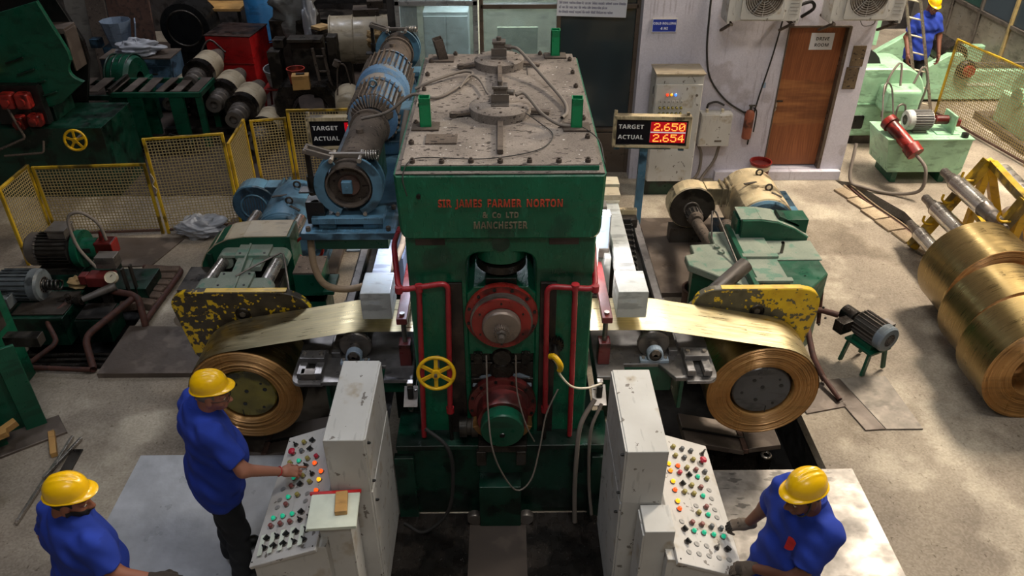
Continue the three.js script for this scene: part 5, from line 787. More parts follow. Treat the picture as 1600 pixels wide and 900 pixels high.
  const digits = canvasTex(378, 252, (c, w, h) => {
    c.fillStyle = '#9a0312'; c.fillRect(0, 0, w, h);
    ['2.650', '2.654'].forEach((s, j) => { for (const pass of [0, 1]) { let x = 34; for (const ch of s) { const g = GL[ch]; g.forEach((r, y) => r.split('').forEach((b, i) => { if (b === '1') { c.fillStyle = pass ? '#ffcf58' : '#f0200c'; const e = pass ? 0 : 4; c.fillRect(x + i * 13 - e, 14 + j * 134 + y * 13.5 - e, 12 + 2 * e, 12.5 + 2 * e); } })); x += g[0].length * 13 + 15; } } });
    c.fillStyle = '#b8a8ac'; c.fillRect(0, 118, w, 16); 
  });
  const scr = std({ color: 0x140204, emissive: 0xffffff, emissiveMap: digits, emissiveIntensity: 1.15, roughness: 0.3 });
  const display = (x, y, z, ry, label, post) => {
    const d = thing('thickness_display', label, 'display', [x, 0, z], ry), w = 0.83, h = 0.36;
    mb().box(w, h, 0.07, 0, y, 0).build('housing', M.cream, d); for (const [bw, bh, bx, by] of [[w, 0.045, 0, h / 2 - 0.02], [w, 0.03, 0, -h / 2 + 0.015], [0.035, h, -w / 2 + 0.017, 0], [0.035, h, w / 2 - 0.017, 0]]) mb().box(bw, bh, 0.03, bx, y + by, 0.045).build('bezel', M.cream, d);
    const p = mb().add(new THREE.PlaneGeometry(0.77, 0.29), [0, y - 0.004, 0.0365], [0, 0, 0], 1, true).build('printed_front', std({ map: face, roughness: 0.25 }), d);
    mb().add(new THREE.PlaneGeometry(0.378, 0.236), [0.175, y - 0.004, 0.0385], [0, 0, 0], 1, true).build('screen', scr, d);
    mb().box(0.035, 0.05, 0.035, -w / 2 + 0.02, y + h / 2 + 0.02, 0).box(0.035, 0.04, 0.035, w / 2 - 0.04, y + h / 2 + 0.015, 0).each('lug', M.cream, d);
    if (post) { mb().box(0.085, y - 0.2, 0.085, -0.06, (y - 0.2) / 2, -0.03).box(0.06, 0.04, 0.05, -0.36, y - 0.2, 0).box(0.06, 0.04, 0.05, 0.34, y - 0.2, 0).box(0.5, 0.05, 0.05, -0.02, y - 0.19, -0.02).build('post', M.blue, d); mb().ext([[-0.05, 0], [0.12, 0], [0.0, 0.42]], 0.02, [-0.16, 0.02, 0.0], [0, PI, 0]).box(0.24, 0.02, 0.2, -0.06, 0.012, -0.03).build('gusset', M.blue, d); } else mb().box(0.06, y - 0.15, 0.06, 0, (y - 0.15) / 2, -0.02).box(0.3, 0.02, 0.3, 0, 0.01, 0).build('post', M.greyBlue, d);
  };
  display(1.6, 1.405, -8.02, -0.06, 'red digit thickness display reading target and actual on a blue post', true);
  display(-1.68, 1.42, -8.0, 0.03, 'second target and actual display, partly hidden behind the blue ribbed motor', false);

  // drive motors and blowers of the two coilers
  for (const s of [-1, 1]) {
    const side = s < 0 ? 'left' : 'right', X = s < 0 ? -2.32 : 2.84, Z = s < 0 ? -7.75 : -8.0, body = s < 0 ? M.blue : M.cream;
    const m = thing('coiler_motor', s < 0 ? 'large blue round motor behind the left coiler gearbox' : 'large cream motor with a blue end cover behind the right coiler', 'motor', [X, 0.5, Z]);
    mb().lathe([[0.3, 0], [0.33, 0.02], [0.335, 0.1], [0.335, 0.75], [0.32, 0.82], [0.2, 0.9], [0, 0.92]], [0, 0, 0.5], [0, 0, -9], 48).build('motor_shell', body, m);
    mb().lathe([[0, 0.02], [0.29, 0.02], [0.315, 0.0], [0.315, -0.03]], [0, 0, 0.5], [0, 0, 9], 44).build('end_cover', M.blue, m); mb().box(0.07, 0.02, 0.02, 0.05, 0.12, 0.525).box(0.03, 0.05, 0.02, 0.1, -0.1, 0.525).build('cover_lug', M.blueDark, m);
    mb().box(0.7, 0.2, 0.7, 0, -0.40, 0.08).build('foot', M.blueDark, m); mb().box(0.1, 0.22, 0.5, 0.36, 0.0, 0.1).build('terminal_box', M.blue, m);
    for (const z of [0.28, -0.1]) mb().ring([0.05, 0.365, z], [0, 0, 1], 0.035, 0.011, 20, 8).build('lifting_eye', M.darkSteel, m);
    mb().box(0.16, 0.012, 0.03, -0.1, 0.33, 0.1, [0, 0.3, 0]).box(0.12, 0.012, 0.03, 0.12, 0.315, 0.36, [0, -0.4, -0.3]).each('vent_slot', M.darkSteel, m);
    const bx = s < 0 ? -0.58 : -0.72, bz = s < 0 ? -0.55 : 0.0, by = s < 0 ? -0.08 : 0.02;
    const b = thing('blower', s < 0 ? 'blue scroll blower beside the blue round motor behind the left coiler' : 'cream-rimmed scroll blower beside the cream motor behind the right coiler', 'blower', [X + bx, 0.5 + by, Z + bz]);
    const sc = new THREE.Shape(); for (let i = 0; i <= 28; i++) { const a = i / 28 * 2 * PI - 0.3, r = 0.23 + 0.035 * (1 - i / 28); i ? sc.lineTo(Math.cos(a) * r, Math.sin(a) * r) : sc.moveTo(Math.cos(a) * r, Math.sin(a) * r); }
    mb().ext(sc, 0.2, [0, 0, -0.1], [0, 0, 0], 0.012).build('scroll_casing', s < 0 ? M.blue : M.cream, b); mb().ext(sc, 0.004, [0, 0, 0.113], [0, 0, 0], 0).build('side_cover', s < 0 ? M.blueDark : M.darkSteel, b);
    mb().box(0.26, 0.2, 0.2, 0.28, 0.14, 0).box(0.03, 0.26, 0.25, 0.4, 0.14, 0).box(0.02, 0.24, 0.24, 0.33, 0.14, 0).build('outlet_duct', s < 0 ? M.blue : M.cream, b);
    mb().ring([0, 0, 0.12], [0, 0, 1], s < 0 ? 0.15 : 0.08, 0.012, 26, 8).build('inlet_ring', s < 0 ? M.blue : M.iron, b); if (s < 0) { const gw = mb(); for (let i = -4; i <= 4; i++) gw.bar([i * 0.032, -0.14, 0.122], [i * 0.032, 0.14, 0.122], 0.005, 0.005); gw.build('inlet_grille', M.iron, b); }
    mb().box(0.4, 0.24, 0.16, 0, -0.35 + (s < 0 ? 0.05 : -0.04), 0).build('stand', M.darkSteel, b);
    if (s > 0) { const e = mb(); for (let i = 0; i < 14; i++) { const a = i / 14 * 2 * PI; e.box(0.02, 0.006, 0.1, 0.02 + Math.cos(a) * 0.085, -0.04 + Math.sin(a) * 0.085, 0.2, [0, 0, a], 0); } e.cyl([0.02, -0.04, 0.12], [0.02, -0.04, 0.28], 0.075).build('fan_motor', M.iron, b); mb().lathe([[0, 0.06], [0.06, 0.05], [0.085, 0.02], [0.085, 0]], [0.02, -0.04, 0.27], [0.02, -0.04, 1], 20).build('motor_cap', M.dustMetal, b); }
  }
  one(mb().cyl([2.15, 0.44, -7.72], [2.12, 0.62, -6.75], 0.062), 'shaft', M.dustMetal, 'dusty grey drive shaft running to the right coiler gearbox', 'shaft');
  one(mb().box(1.25, 0.06, 1.65, 2.25, 0.03, -7.7), 'base_plate', M.darkPlate, 'brown base plate under the motor and blower on the right', 'base plate');
  one(mb().box(1.5, 0.06, 1.3, -2.6, 0.03, -7.95), 'base_plate', M.darkPlate, 'dark base plate under the blue motor and blower on the left', 'base plate');
}
// ---------------------------------------------------------------- coiler gearboxes
{
  const g = thing('coiler_gearbox', 'green gearbox of the right coiler with dust-pale cover plates', 'gearbox', [0, 0, 0]);
  mb().ext([[2.27, -5.84], [2.62, -5.72], [2.98, -6.1], [2.98, -6.62], [2.66, -6.95], [2.27, -6.95]].map(([x, z]) => [x, -z]), 0.78, [0, 0, 0], [-PI / 2, 0, 0], 0.01).build('case', M.green, g);
  mb().ext([[1.75, -6.3], [2.26, -5.86], [2.34, -6.0], [2.34, -6.5], [2.22, -6.92], [2.08, -6.92], [2.08, -6.68], [1.84, -6.66], [1.84, -6.5], [1.75, -6.46]].map(([x, z]) => [x, -z]), 0.06, [0, 0.70, 0], [-PI / 2, 0, 0], 0.008).build('wing_cover', M.greenDust, g);
  mb().ext([[1.8, -6.3], [2.24, -5.9], [2.3, -6.5], [1.84, -6.55]].map(([x, z]) => [x, -z]), 0.6, [0, 0.1, 0], [-PI / 2, 0, 0], 0.008).build('wing_case', M.green, g);
  mb().box(0.28, 0.035, 1.0, 2.42, 0.815, -6.38, [0, 0.02, 0]).build('cover_plate', M.greenDust, g); mb().box(0.34, 0.03, 0.06, 2.41, 0.845, -6.32).box(0.34, 0.03, 0.06, 2.42, 0.845, -5.90).box(0.34, 0.02, 0.07, 2.43, 0.79, -5.76).each('cover_strap', M.greenDust, g);
  mb().box(0.05, 0.13, 1.15, 2.245, 0.79, -6.35, [0, 0.0, 0]).build('rib', M.green, g);
  mb().ext([[2.32, 0], [2.98, 0], [2.98, 0.05], [2.84, 0.14], [2.66, 0.21], [2.5, 0.235], [2.32, 0.235]], 0.05, [0, 0.78, -6.74]).build('guard_face', M.green, g);
  { const gt = [[2.3, 1.02], [2.5, 1.02], [2.66, 0.995], [2.84, 0.92], [3.0, 0.82]]; for (let i = 0; i < gt.length - 1; i++) { const [p, q] = [gt[i], gt[i + 1]]; mb().bar([p[0], p[1], -6.84], [q[0], q[1], -6.84], 0.26, 0.014, [p[1] - q[1], q[0] - p[0], 0]).build('guard_rim', M.greenDust, g); } mb().box(0.7, 0.22, 0.2, 2.64, 0.88, -6.86).build('guard_body', M.green, g); mb().box(0.66, 0.014, 0.36, 2.68, 0.795, -6.5).build('shelf_plate', M.greenDust, g); }
  mb().box(0.24, 0.03, 0.16, 2.80, 0.965, -6.84, [0, 0, -0.42]).build('hatch', M.greenDark, g); mb().cyl([2.76, 0.79, -6.05], [2.76, 0.79, -6.05 + 0.001], 0.01).tube([[2.66, 0.79, -6.45], [2.66, 0.9, -6.45], [2.64, 0.93, -6.42]], 0.016, 8).build('breather', M.iron, g);
  mb().lathe([[0, 0.02], [0.15, 0.02], [0.165, 0.0], [0.165, -0.02]], [2.8, 0.5, -5.9], [2.95, 0.5, -5.76], 36).build('side_cover', M.green, g); const cbp = mb(); for (let i = 0; i < 8; i++) { const a = i * PI / 4; cbp.hex([2.8 + Math.cos(a) * 0.1 + 0.02, 0.5 + Math.sin(a) * 0.135, -5.9 + Math.cos(a) * 0.1], [0.7, 0, 0.7], 0.012, 0.015); } cbp.each('cover_bolt', M.darkSteel, g);
  for (const [x, z] of [[2.08, -6.6], [2.1, -6.5]]) mb().hex([x, 0.765, z], [0, 1, 0], 0.03, 0.03).build('bolt', M.greenDust, g);
  mb().cyl([2.3, 0.72, -6.9], [2.3, 0.72, -7.15], 0.07).build('input_shaft', M.dustMetal, g);
  one(mb().tube([[2.05, 0.8, -6.72], [2.08, 0.98, -6.95], [2.12, 0.98, -6.92], [2.2, 0.78, -6.2], [2.24, 0.8, -5.95], [2.34, 0.82, -5.88]], 0.01, 6, 50, false, 0.2), 'grease_pipe', M.iron, 'thin bent grease pipe lying over the right gearbox', 'pipe');
  one(mb().tube([[2.32, 0.8, -5.9], [2.3, 0.82, -5.8], [2.2, 0.82, -5.75]], 0.02, 6, 12), 'valve_lever', M.redPaint, 'short red valve lever beside the right gearbox', 'lever');
  // large loose pipe leaning over the gearbox, open pot beside it
  one(mb().lathe([[0.05, 0], [0.07, 0], [0.07, 0.82], [0.05, 0.82], [0.045, 0.4], [0.05, 0]], [1.5, 0.72, -5.45], [2.1, 1.02, -5.85], 28), 'steel_pipe', M.iron, 'thick open steel pipe leaning up beside the right gearbox', 'pipe');
  const pot = thing('oil_pot', 'dark round open pot on the floor left of the right gearbox', 'pot', [1.9, 0, -6.5]); mb().lathe([[0, 0.02], [0.12, 0.0], [0.125, 0.33], [0.135, 0.34], [0.135, 0.37], [0.11, 0.37], [0.105, 0.1], [0, 0.1]], [0, 0, 0], [0, 1, 0], 32).build('drum', M.rust, pot); mb().cyl([0, 0.1, 0], [0, 0.22, 0], 0.103).build('grease', M.redBrown, pot);
  // left
  const h = thing('coiler_gearbox', 'green gearbox of the left coiler with a curved guard and two steel rods', 'gearbox', [0, 0, 0]);
  const gd = new THREE.Shape(); gd.moveTo(-2.86, 0.3); gd.lineTo(-2.86, 0.7); gd.quadraticCurveTo(-2.8, 1.06, -2.4, 1.08); gd.lineTo(-1.98, 1.08); gd.lineTo(-1.98, 0.3); gd.closePath();
  mb().ext(gd, 0.3, [0, 0, -6.62]).build('guard', M.green, h);
  const gt = [[-2.86, 0.7], [-2.84, 0.8], [-2.78, 0.91], [-2.68, 1.0], [-2.55, 1.06], [-2.4, 1.085], [-2.0, 1.09]]; for (let i = 0; i < gt.length - 1; i++) { const [a, b] = [gt[i], gt[i + 1]]; mb().bar([a[0], a[1], -6.47], [b[0], b[1], -6.47], 0.31, 0.012, [b[1] - a[1], -(b[0] - a[0]), 0]).build('guard_rim', M.creamDust, h); }
  mb().box(0.05, 0.16, 0.02, -2.74, 0.84, -6.30).build('grip', M.greenDark, h); mb().box(0.9, 0.03, 0.4, -2.5, 0.75, -6.12).build('foot_plate', M.darkSteel, h); mb().box(0.75, 0.75, 0.45, -2.42, 0.37, -6.12).build('pedestal', M.greenDark, h);
  mb().cyl([-2.66, 0.9, -5.25], [-2.50, 0.9, -7.1], 0.052).build('rod', M.steel, h); mb().cyl([-2.13, 0.9, -5.25], [-2.04, 0.9, -7.0], 0.056).build('rod', M.steel, h);
  for (const z of [-5.72, -6.25]) { const dx = (z + 5.25) * -0.08; mb().box(0.3, 0.05, 0.26, -2.37 + dx, 0.98, z).box(0.22, 0.05, 0.2, -2.37 + dx, 0.94, z + 0.16).build('crosshead', M.greenDust, h); for (const x of [-2.64 + dx, -2.115 + dx * 0.7]) mb().cyl([x, 0.9, z - 0.07], [x, 0.9, z + 0.07], 0.075).box(0.2, 0.03, 0.16, x + (x < -2.4 ? 0.09 : -0.09), 0.96, z).build('bearing', M.greenDust, h); for (const [bx, bz] of [[-0.11, -0.09], [0.11, -0.09], [-0.11, 0.09], [0.11, 0.09]]) mb().cyl([-2.37 + dx + bx, 1.0, z + bz], [-2.37 + dx + bx, 1.012, z + bz], 0.011, 0.011, 8).build('bolt', M.black, h); }
  mb().box(0.14, 0.1, 1.5, -2.34, 0.93, -6.0, [0, 0.05, 0]).box(0.02, 0.04, 1.2, -2.32, 1.0, -6.0, [0, 0.07, 0]).build('slide_beam', M.greenDust, h);
  mb().box(0.26, 0.3, 0.3, -1.78, 0.72, -6.15).box(0.26, 0.7, 0.3, -1.78, 0.3, -6.15).box(0.1, 0.04, 0.3, -1.6, 0.7, -6.1).build('side_box', M.green, h); mb().box(0.26, 0.02, 0.3, -1.78, 0.88, -6.15).build('side_box_lid', M.dustMetal, h); mb().ring([-1.88, 0.82, -6.55], [0, 0, 1], 0.13, 0.015, 28, 8).build('red_ring', M.redPaint, h, 'red-painted rim');
  one(mb().tube([[-2.32, 1.02, -5.75], [-2.2, 1.05, -5.85], [-1.98, 1.1, -6.0], [-1.95, 1.08, -5.98], [-1.9, 0.9, -5.8], [-1.85, 0.55, -5.6]], 0.01, 6, 40, false, 0.2), 'grease_pipe', M.iron, 'thin bent grease pipe across the two rods of the left gearbox', 'pipe');
}

// ================================================================ left side of the hall
function fence(a, b, h, label, o = {}) {             // mesh panel in an angle-iron frame between two posts
  const dx = b[0] - a[0], dz = b[1] - a[1], L = Math.hypot(dx, dz), t = thing('mesh_fence', label, 'fence', [a[0], 0, a[1]], Math.atan2(-dz, dx)), p = o.pitch ?? 0.036, y0 = 0.05;
  for (const x of [0.015, L - 0.015]) mb().box(0.035, h, 0.035, x, h / 2, 0).build('post', M.yellowFence, t);
  mb().box(L - 0.06, 0.03, 0.03, L / 2, h - 0.015, 0).build('top_rail', M.yellowFence, t); mb().box(L - 0.06, 0.03, 0.03, L / 2, y0, 0).build('bottom_rail', M.rust, t);
  const w = []; const add = (bw, bh, x, y, z) => { const g = new THREE.BoxGeometry(bw, bh, 0.005); g.translate(x, y, z); w.push(g); };
  for (let x = p; x < L - p * 0.5; x += p) add(0.0075, h - y0, x, (h + y0) / 2, 0.003); for (let y = y0 + p; y < h - p * 0.5; y += p) add(L - 0.04, 0.0075, L / 2, y, 0);
  const m = new THREE.Mesh(mergeGeometries(w), M.wire); m.name = 'wire_mesh'; m.castShadow = m.receiveShadow = true; m.userData.kind = 'stuff'; t.add(m); return t;
}
{
  fence([-5.36, -7.59], [-5.36, -8.21], 0.96, 'short end panel of yellow mesh fence at the left edge of the picture');
  fence([-5.34, -8.23], [-4.09, -8.31], 0.92, 'low wide panel of yellow mesh fence left of the tall panel');
  fence([-4.05, -8.31], [-3.19, -8.47], 1.22, 'tall panel of yellow mesh fence with a dark foot near the plastic bag');
  fence([-3.17, -8.49], [-3.2, -9.25], 1.08, 'narrow panel of yellow mesh fence running back behind the tall panel');
  fence([-3.18, -9.4], [-2.75, -9.5], 1.0, 'yellow mesh fence panel half hidden behind the narrow one'); fence([-2.73, -9.5], [-1.75, -9.55], 1.1, 'yellow mesh fence panel under the left thickness display');
  mb().tube([[0.0, 0.8, 0.03], [0.02, 0.72, 0.035], [-0.01, 0.66, 0.035], [0.02, 0.6, 0.035], [0, 0.55, 0.03]], 0.006, 5, 30).build('tie_rope', M.bone, scene.getObjectByName('mesh_fence_002'), 'white tie rope');
  // ---- green machine in the corner
  const g = thing('slitting_machine', 'dark green machine with tall side plates and red valve blocks at the top left', 'machine', [0, 0, 0]);
  const sp = new THREE.Shape(); [[-6.4, 2.2], [-5.87, 2.29], [-5.39, 2.42], [-5.21, 1.84], [-5.21, 1.74]].forEach(([x, y], i) => (i ? sp.lineTo(x, y) : sp.moveTo(x, y))); sp.quadraticCurveTo(-5.36, 1.56, -5.14, 1.47); sp.lineTo(-5.5, 1.2); sp.lineTo(-6.4, 1.0); sp.closePath();
  mb().ext(sp, 0.05, [0, 0, -9.52], [0, 0, 0], 0.006).build('side_plate', M.green, g);
  const s2 = new THREE.Shape(); [[-6.8, 0.9], [-6.8, 3.0], [-5.85, 3.0], [-5.4, 1.75]].forEach(([x, y], i) => (i ? s2.lineTo(x, y) : s2.moveTo(x, y))); s2.lineTo(-5.4, 1.5); s2.lineTo(-5.6, 0.9); s2.closePath(); mb().ext(s2, 0.05, [0, 0, -10.3], [0, 0, 0], 0.006).build('far_side_plate', M.black, g);
  mb().box(0.33, 0.07, 0.3, -5.6, 1.95, -10.1).box(0.02, 0.5, 0.3, -5.44, 1.7, -10.1).build('shelf', M.darkPlate, g);
  mb().box(2.2, 0.95, 0.9, -6.1, 0.47, -9.75).box(0.5, 0.45, 0.5, -5.9, 0.9, -9.8).build('bed', M.greenDark, g);
  for (let i = 0; i < 4; i++) mb().box(0.24, 0.02, 0.03, -5.86 + i * 0.09, 1.75 - i * 0.14, -9.44, [0, 0, 0.3]).build('bar', M.greenDark, g);
  mb().box(0.6, 0.5, 0.12, -5.95, 1.22, -9.42).build('recess', M.black, g);
  for (const [x, y, w, h] of [[-6.02, 1.3, 0.17, 0.2], [-5.83, 1.3, 0.17, 0.2], [-5.97, 1.02, 0.13, 0.18], [-5.77, 1.05, 0.16, 0.16]]) { const v = mb().box(w, h, 0.14, x, y, -9.31, undefined, 0.03).build('valve_block', M.redPaint, g); mb().cyl([x, y, -9.25], [x, y, -9.21], 0.05).build('valve_cap', M.redPaint, v); }
  const w = mb().ring([-5.26, 0.86, -9.12], [0.1, 0.1, 1], 0.125, 0.017, 32, 8); for (let i = 0; i < 5; i++) { const t = i / 5 * 2 * PI + 0.3; w.bar([-5.26, 0.86, -9.115], [-5.26 + Math.cos(t) * 0.12, 0.86 + Math.sin(t) * 0.12, -9.12], 0.03, 0.014, [0, 0, 1]); } w.cyl([-5.26, 0.86, -9.14], [-5.26, 0.86, -9.09], 0.03).build('handwheel', M.yellow, g, 'yellow five-spoked handwheel'); mb().cyl([-5.26, 0.86, -9.14], [-5.26, 0.86, -9.4], 0.018).build('spindle', M.iron, g);
  mb().pipe([[-6.2, 1.6, -9.38], [-5.98, 1.1, -9.22], [-5.92, 0.85, -9.22], [-6.3, 0.7, -9.2]], 0.016).pipe([[-6.25, 0.62, -9.2], [-5.75, 0.66, -9.2], [-5.73, 0.8, -9.25]], 0.014).build('pipework', M.dustMetal, g); mb().box(0.2, 0.2, 0.1, -6.25, 1.62, -9.4, [0, 0, 0.5], 0.03).build('fork', M.yellow, g);
  // ---- roller table with slats
  const t = thing('slat_table', 'green steel run-out table with dark slats across its top', 'table', [0, 0, 0]); const q = rng(5);
  mb().box(1.25, 0.07, 0.05, -4.93, 0.80, -10.88).box(1.25, 0.07, 0.05, -4.98, 0.80, -11.5).box(0.05, 0.07, 0.64, -4.31, 0.80, -11.2).build('frame', M.green, t); mb().box(0.85, 0.07, 0.05, -5.98, 0.77, -10.86).box(0.85, 0.07, 0.05, -5.98, 0.77, -11.5).build('frame', M.greenDark, t);
  for (let i = 0; i < 9; i++) mb().box(0.115 + (i % 3) * 0.02, 0.014, 0.6, -6.3 + i * 0.235 + q() * 0.03, 0.838, -11.2, [0, (q() - 0.5) * 0.08, 0]).build('slat', M.darkPlate, t); mb().box(0.05, 0.08, 0.64, -5.56, 0.86, -11.18).build('stop_bar', M.darkSteel, t);
  for (const [x, z] of [[-4.34, -10.9], [-4.34, -11.45], [-4.66, -10.9], [-5.25, -10.9], [-5.3, -11.4], [-5.5, -11.0]]) mb().box(x > -4.5 ? 0.09 : 0.2, 0.78, 0.06, x, 0.39, z).build('leg', M.green, t);
  const scr = mb(); for (let i = 0; i < 26; i++) scr.tube([[-4.95 + q() * 0.5, 0.02 + q() * 0.1, -10.9 + q() * 0.3], [-4.9 + q() * 0.5, 0.1 + q() * 0.15, -10.9 + q() * 0.3], [-5.6 + q() * 1.1, 0.03 + q() * 0.06, -10.75 + q() * 0.35]], 0.012, 4, 8); one(scr, 'swarf_heap', M.oily, 'tangled heap of dark swarf on the floor under the slat table', 'swarf', null).userData.kind = 'stuff';
  // ---- blue cabinet with plastic sheet and hopper
  const c = thing('tool_cabinet', 'low dusty blue steel cabinet with drawers behind the slat table', 'cabinet', [-5.78, 0, -12.6]);
  mb().box(1.1, 0.85, 0.5, 0, 0.43, 0).build('carcass', paint(0x52718f, { map: T.heavy }), c); for (const x of [-0.27, 0.27]) { const d = mb().box(0.5, 0.68, 0.02, x, 0.4, 0.258).build('door', paint(0x52718f, { map: T.heavy }), c); mb().box(0.08, 0.025, 0.015, x, 0.62, 0.275).build('handle', M.darkSteel, d); } mb().box(1.12, 0.02, 0.52, 0, 0.86, 0).build('top', M.dustMetal, c);
  crumple([-5.8, 0.86, -12.57], [0.75, 0.26, 0.5], 77, 'plastic_sheet', 'crumpled clear plastic sheet heaped on the blue cabinet');
  const hp = thing('sheet_hopper', 'small blue sheet-metal hopper left of the plastic-covered cabinet', 'hopper', [-6.3, 0.75, -13.12]); mb().lathe([[0.16, 0], [0.24, 0.4], [0.235, 0.4], [0.155, 0]], [0, 0.1, 0], [0, 1, 0], 10).build('cone', paint(0x8193ac), hp); mb().box(0.02, 0.42, 0.34, 0.3, 0.3, 0.05, [0, 0.4, -0.2]).build('flap', paint(0x8193ac), hp); mb().box(0.16, 0.14, 0.16, -0.34, 0.17, 0.1).box(0.5, 0.1, 0.3, 0, 0.05, 0).box(0.4, 0.75, 0.4, 0, -0.37, 0).build('stand', M.blueDark, hp);
  const gm = thing('green_machine_end', 'dark green ribbed machine end between the tall dark plate and blue cabinet', 'machine', [-5.75, 0, -11.9]); mb().lathe([[0.1, 0], [0.3, 0.02], [0.34, 0.1], [0.34, 0.34], [0.3, 0.4], [0.1, 0.42]], [-0.2, 0.72, 0], [0.2, 0.72, 0.05], 24).box(0.6, 0.7, 0.4, 0, 0.35, 0).build('housing', M.green, gm); for (let i = 0; i < 4; i++) mb().ring([-0.16 + i * 0.1, 0.72, 0.01], [1, 0, 0.1], 0.34, 0.016, 22, 6).build('rib', M.greenDark, gm);
  // ---- spare rolls
  const roll = (x, y, z, s, label) => { const r = thing('spare_roll', label, 'roll', [x, y, z], 0, null); r.scale.setScalar(s); mb().cyl([0, 0, -0.36], [0, 0, 0.1], 0.215, 0.215, 36).build('barrel', M.creamDust, r); mb().lathe([[0.215, 0], [0.232, 0.01], [0.232, 0.15], [0.2, 0.16], [0, 0.16]], [0, 0, 0.1], [0, 0, 1], 36).build('chock_ring', M.oily, r); mb().lathe([[0.14, 0], [0.14, 0.12], [0.13, 0.13], [0.13, 0.24], [0.115, 0.25], [0.115, 0.36], [0.06, 0.36], [0.055, 0.3], [0, 0.3]], [0, 0, 0.26], [0, 0, 1], 30).build('front_neck', M.iron, r); mb().cyl([0, 0, -0.36], [0, 0, -0.66], 0.13).cyl([0, 0, -0.66], [0, 0, -0.8], 0.1).build('rear_neck', M.dustMetal, r); return r; };
  roll(-4.62, 0.78, -12.0, 1, 'cream spare roll with a dark collar in front of the red box'); roll(-4.24, 0.55, -11.75, 1, 'cream spare roll with a dark collar, second from the blue cabinet'); roll(-3.83, 0.5, -11.3, 1.02, 'cream spare roll with a stepped grey neck, right of the slat table end'); roll(-3.5, 0.25, -11.0, 0.95, 'cream spare roll lying lowest, beside the black bearing block'); roll(-5.02, 0.45, -12.0, 0.9, 'spare roll half hidden behind the corner of the slat table');
  one(mb().box(1.5, 0.1, 0.12, -4.4, 0.05, -11.4).box(1.5, 0.1, 0.12, -4.4, 0.05, -12.3).box(0.5, 0.32, 0.3, -4.65, 0.26, -12.0).box(0.4, 0.16, 0.3, -4.24, 0.18, -11.75), 'roll_cradle', M.darkSteel, 'dark timber cradle under the cream spare rolls', 'cradle');
  const ck = thing('sleeve', 'short dark steel sleeves standing on the floor behind the tall mesh fence', 'sleeve', [-3.72, 0, -10.7]); mb().lathe([[0.05, 0], [0.11, 0], [0.11, 0.3], [0.05, 0.3], [0.05, 0]], [0, 0, 0], [0, 1, 0], 24).build('body', M.darkSteel, ck); mb().lathe([[0.05, 0], [0.1, 0], [0.1, 0.26], [0.05, 0.26], [0.05, 0]], [0.2, 0, 0.1], [0.2, 1, 0.1], 24).build('body', M.iron, ck);
  // ---- red box
  const rb = thing('red_box', 'bright red steel box with a dull dark lid behind the spare rolls', 'box', [-4.4, 0, -13.22], -0.12); mb().box(0.75, 1.05, 0.75, 0, 0.53, 0).build('body', M.redBright, rb); mb().box(0.78, 0.015, 0.78, 0, 1.065, 0).build('lid', M.liner, rb); mb().box(0.77, 0.02, 0.02, 0, 0.62, 0.385).build('seam', M.redPaint, rb); mb().tube([[-0.5, 0.72, 0.5], [-0.3, 1.0, 0.4], [-0.05, 0.82, 0.42]], 0.014, 6).build('handle', M.iron, rb);
  // ---- heaped background gear
  const bag = thing('covered_machine', 'machine draped in a grey plastic cover right of the red box', 'machine', [-3.5, 0, -13.6]); mb().box(0.7, 1.2, 0.7, 0, 0.6, 0).build('machine_body', M.darkSteel, bag); { const g2 = crumpleGeo([0.42, 1.0, 0.42], 91); mb().add(g2, [0, 1.45, 0]).build('plastic_cover', M.tarp, bag); const g3 = crumpleGeo([0.12, 0.75, 0.1], 92); mb().add(g3, [0.33, 0.95, 0.4]).build('hanging_fold', M.polythene, bag); }
  const hs = thing('bearing_housing', 'big dark split bearing housing with a round opening, orange tub and carton on it', 'housing', [-2.93, 0, -11.3]); { const s = new THREE.Shape([[-0.42, 0], [0.5, 0], [0.5, 0.55], [0.35, 0.8], [-0.3, 0.8], [-0.42, 0.6]].map((z) => new THREE.Vector2(...z))); s.holes.push(circle(0.08, 0.42, 0.29)); mb().ext(s, 0.4, [0, 0, -0.3], [0, 0, 0], 0.02).build('casting', M.oily, hs); } mb().box(0.18, 0.55, 0.25, -0.42, 0.95, -0.3).box(0.14, 0.7, 0.2, 0.42, 1.05, -0.4).box(0.5, 0.6, 0.12, 0, 1.0, -0.6).box(0.5, 0.05, 0.25, 0.0, 1.32, -0.5).box(0.16, 0.12, 0.2, -0.36, 1.3, -0.4).build('yoke', M.darkSteel, hs); mb().box(0.5, 0.3, 0.3, 0.05, 0.15, 0.3).build('side_block', M.black, hs);
  const tub = thing('paint_tub', 'orange-red paint-streaked tub on top of the dark bearing housing', 'tub', [-3.01, 0.83, -11.3]); mb().lathe([[0.1, 0], [0.125, 0.2], [0.135, 0.2], [0.135, 0.21], [0.118, 0.21], [0.095, 0.02], [0, 0.02]], [0, 0, 0], [0, 1, 0], 28).build('shell', std({ color: 0xb5442a, map: T.heavy, roughness: 0.6 }), tub); mb().ring([0, 0.205, 0], [0, 1, 0], 0.128, 0.006, 28, 6).build('rim', M.redBright, tub);
  const cbx = thing('cardboard_box', 'small brown cardboard box on the dark bearing housing', 'box', [-2.89, 0.83, -11.05], 0.15); mb().box(0.24, 0.2, 0.16, 0, 0.1, 0, [0, 0, 0], 0.002).build('carton', M.plank, cbx); mb().box(0.12, 0.02, 0.05, 0, 0.212, 0).build('scrap', M.darkSteel, cbx);
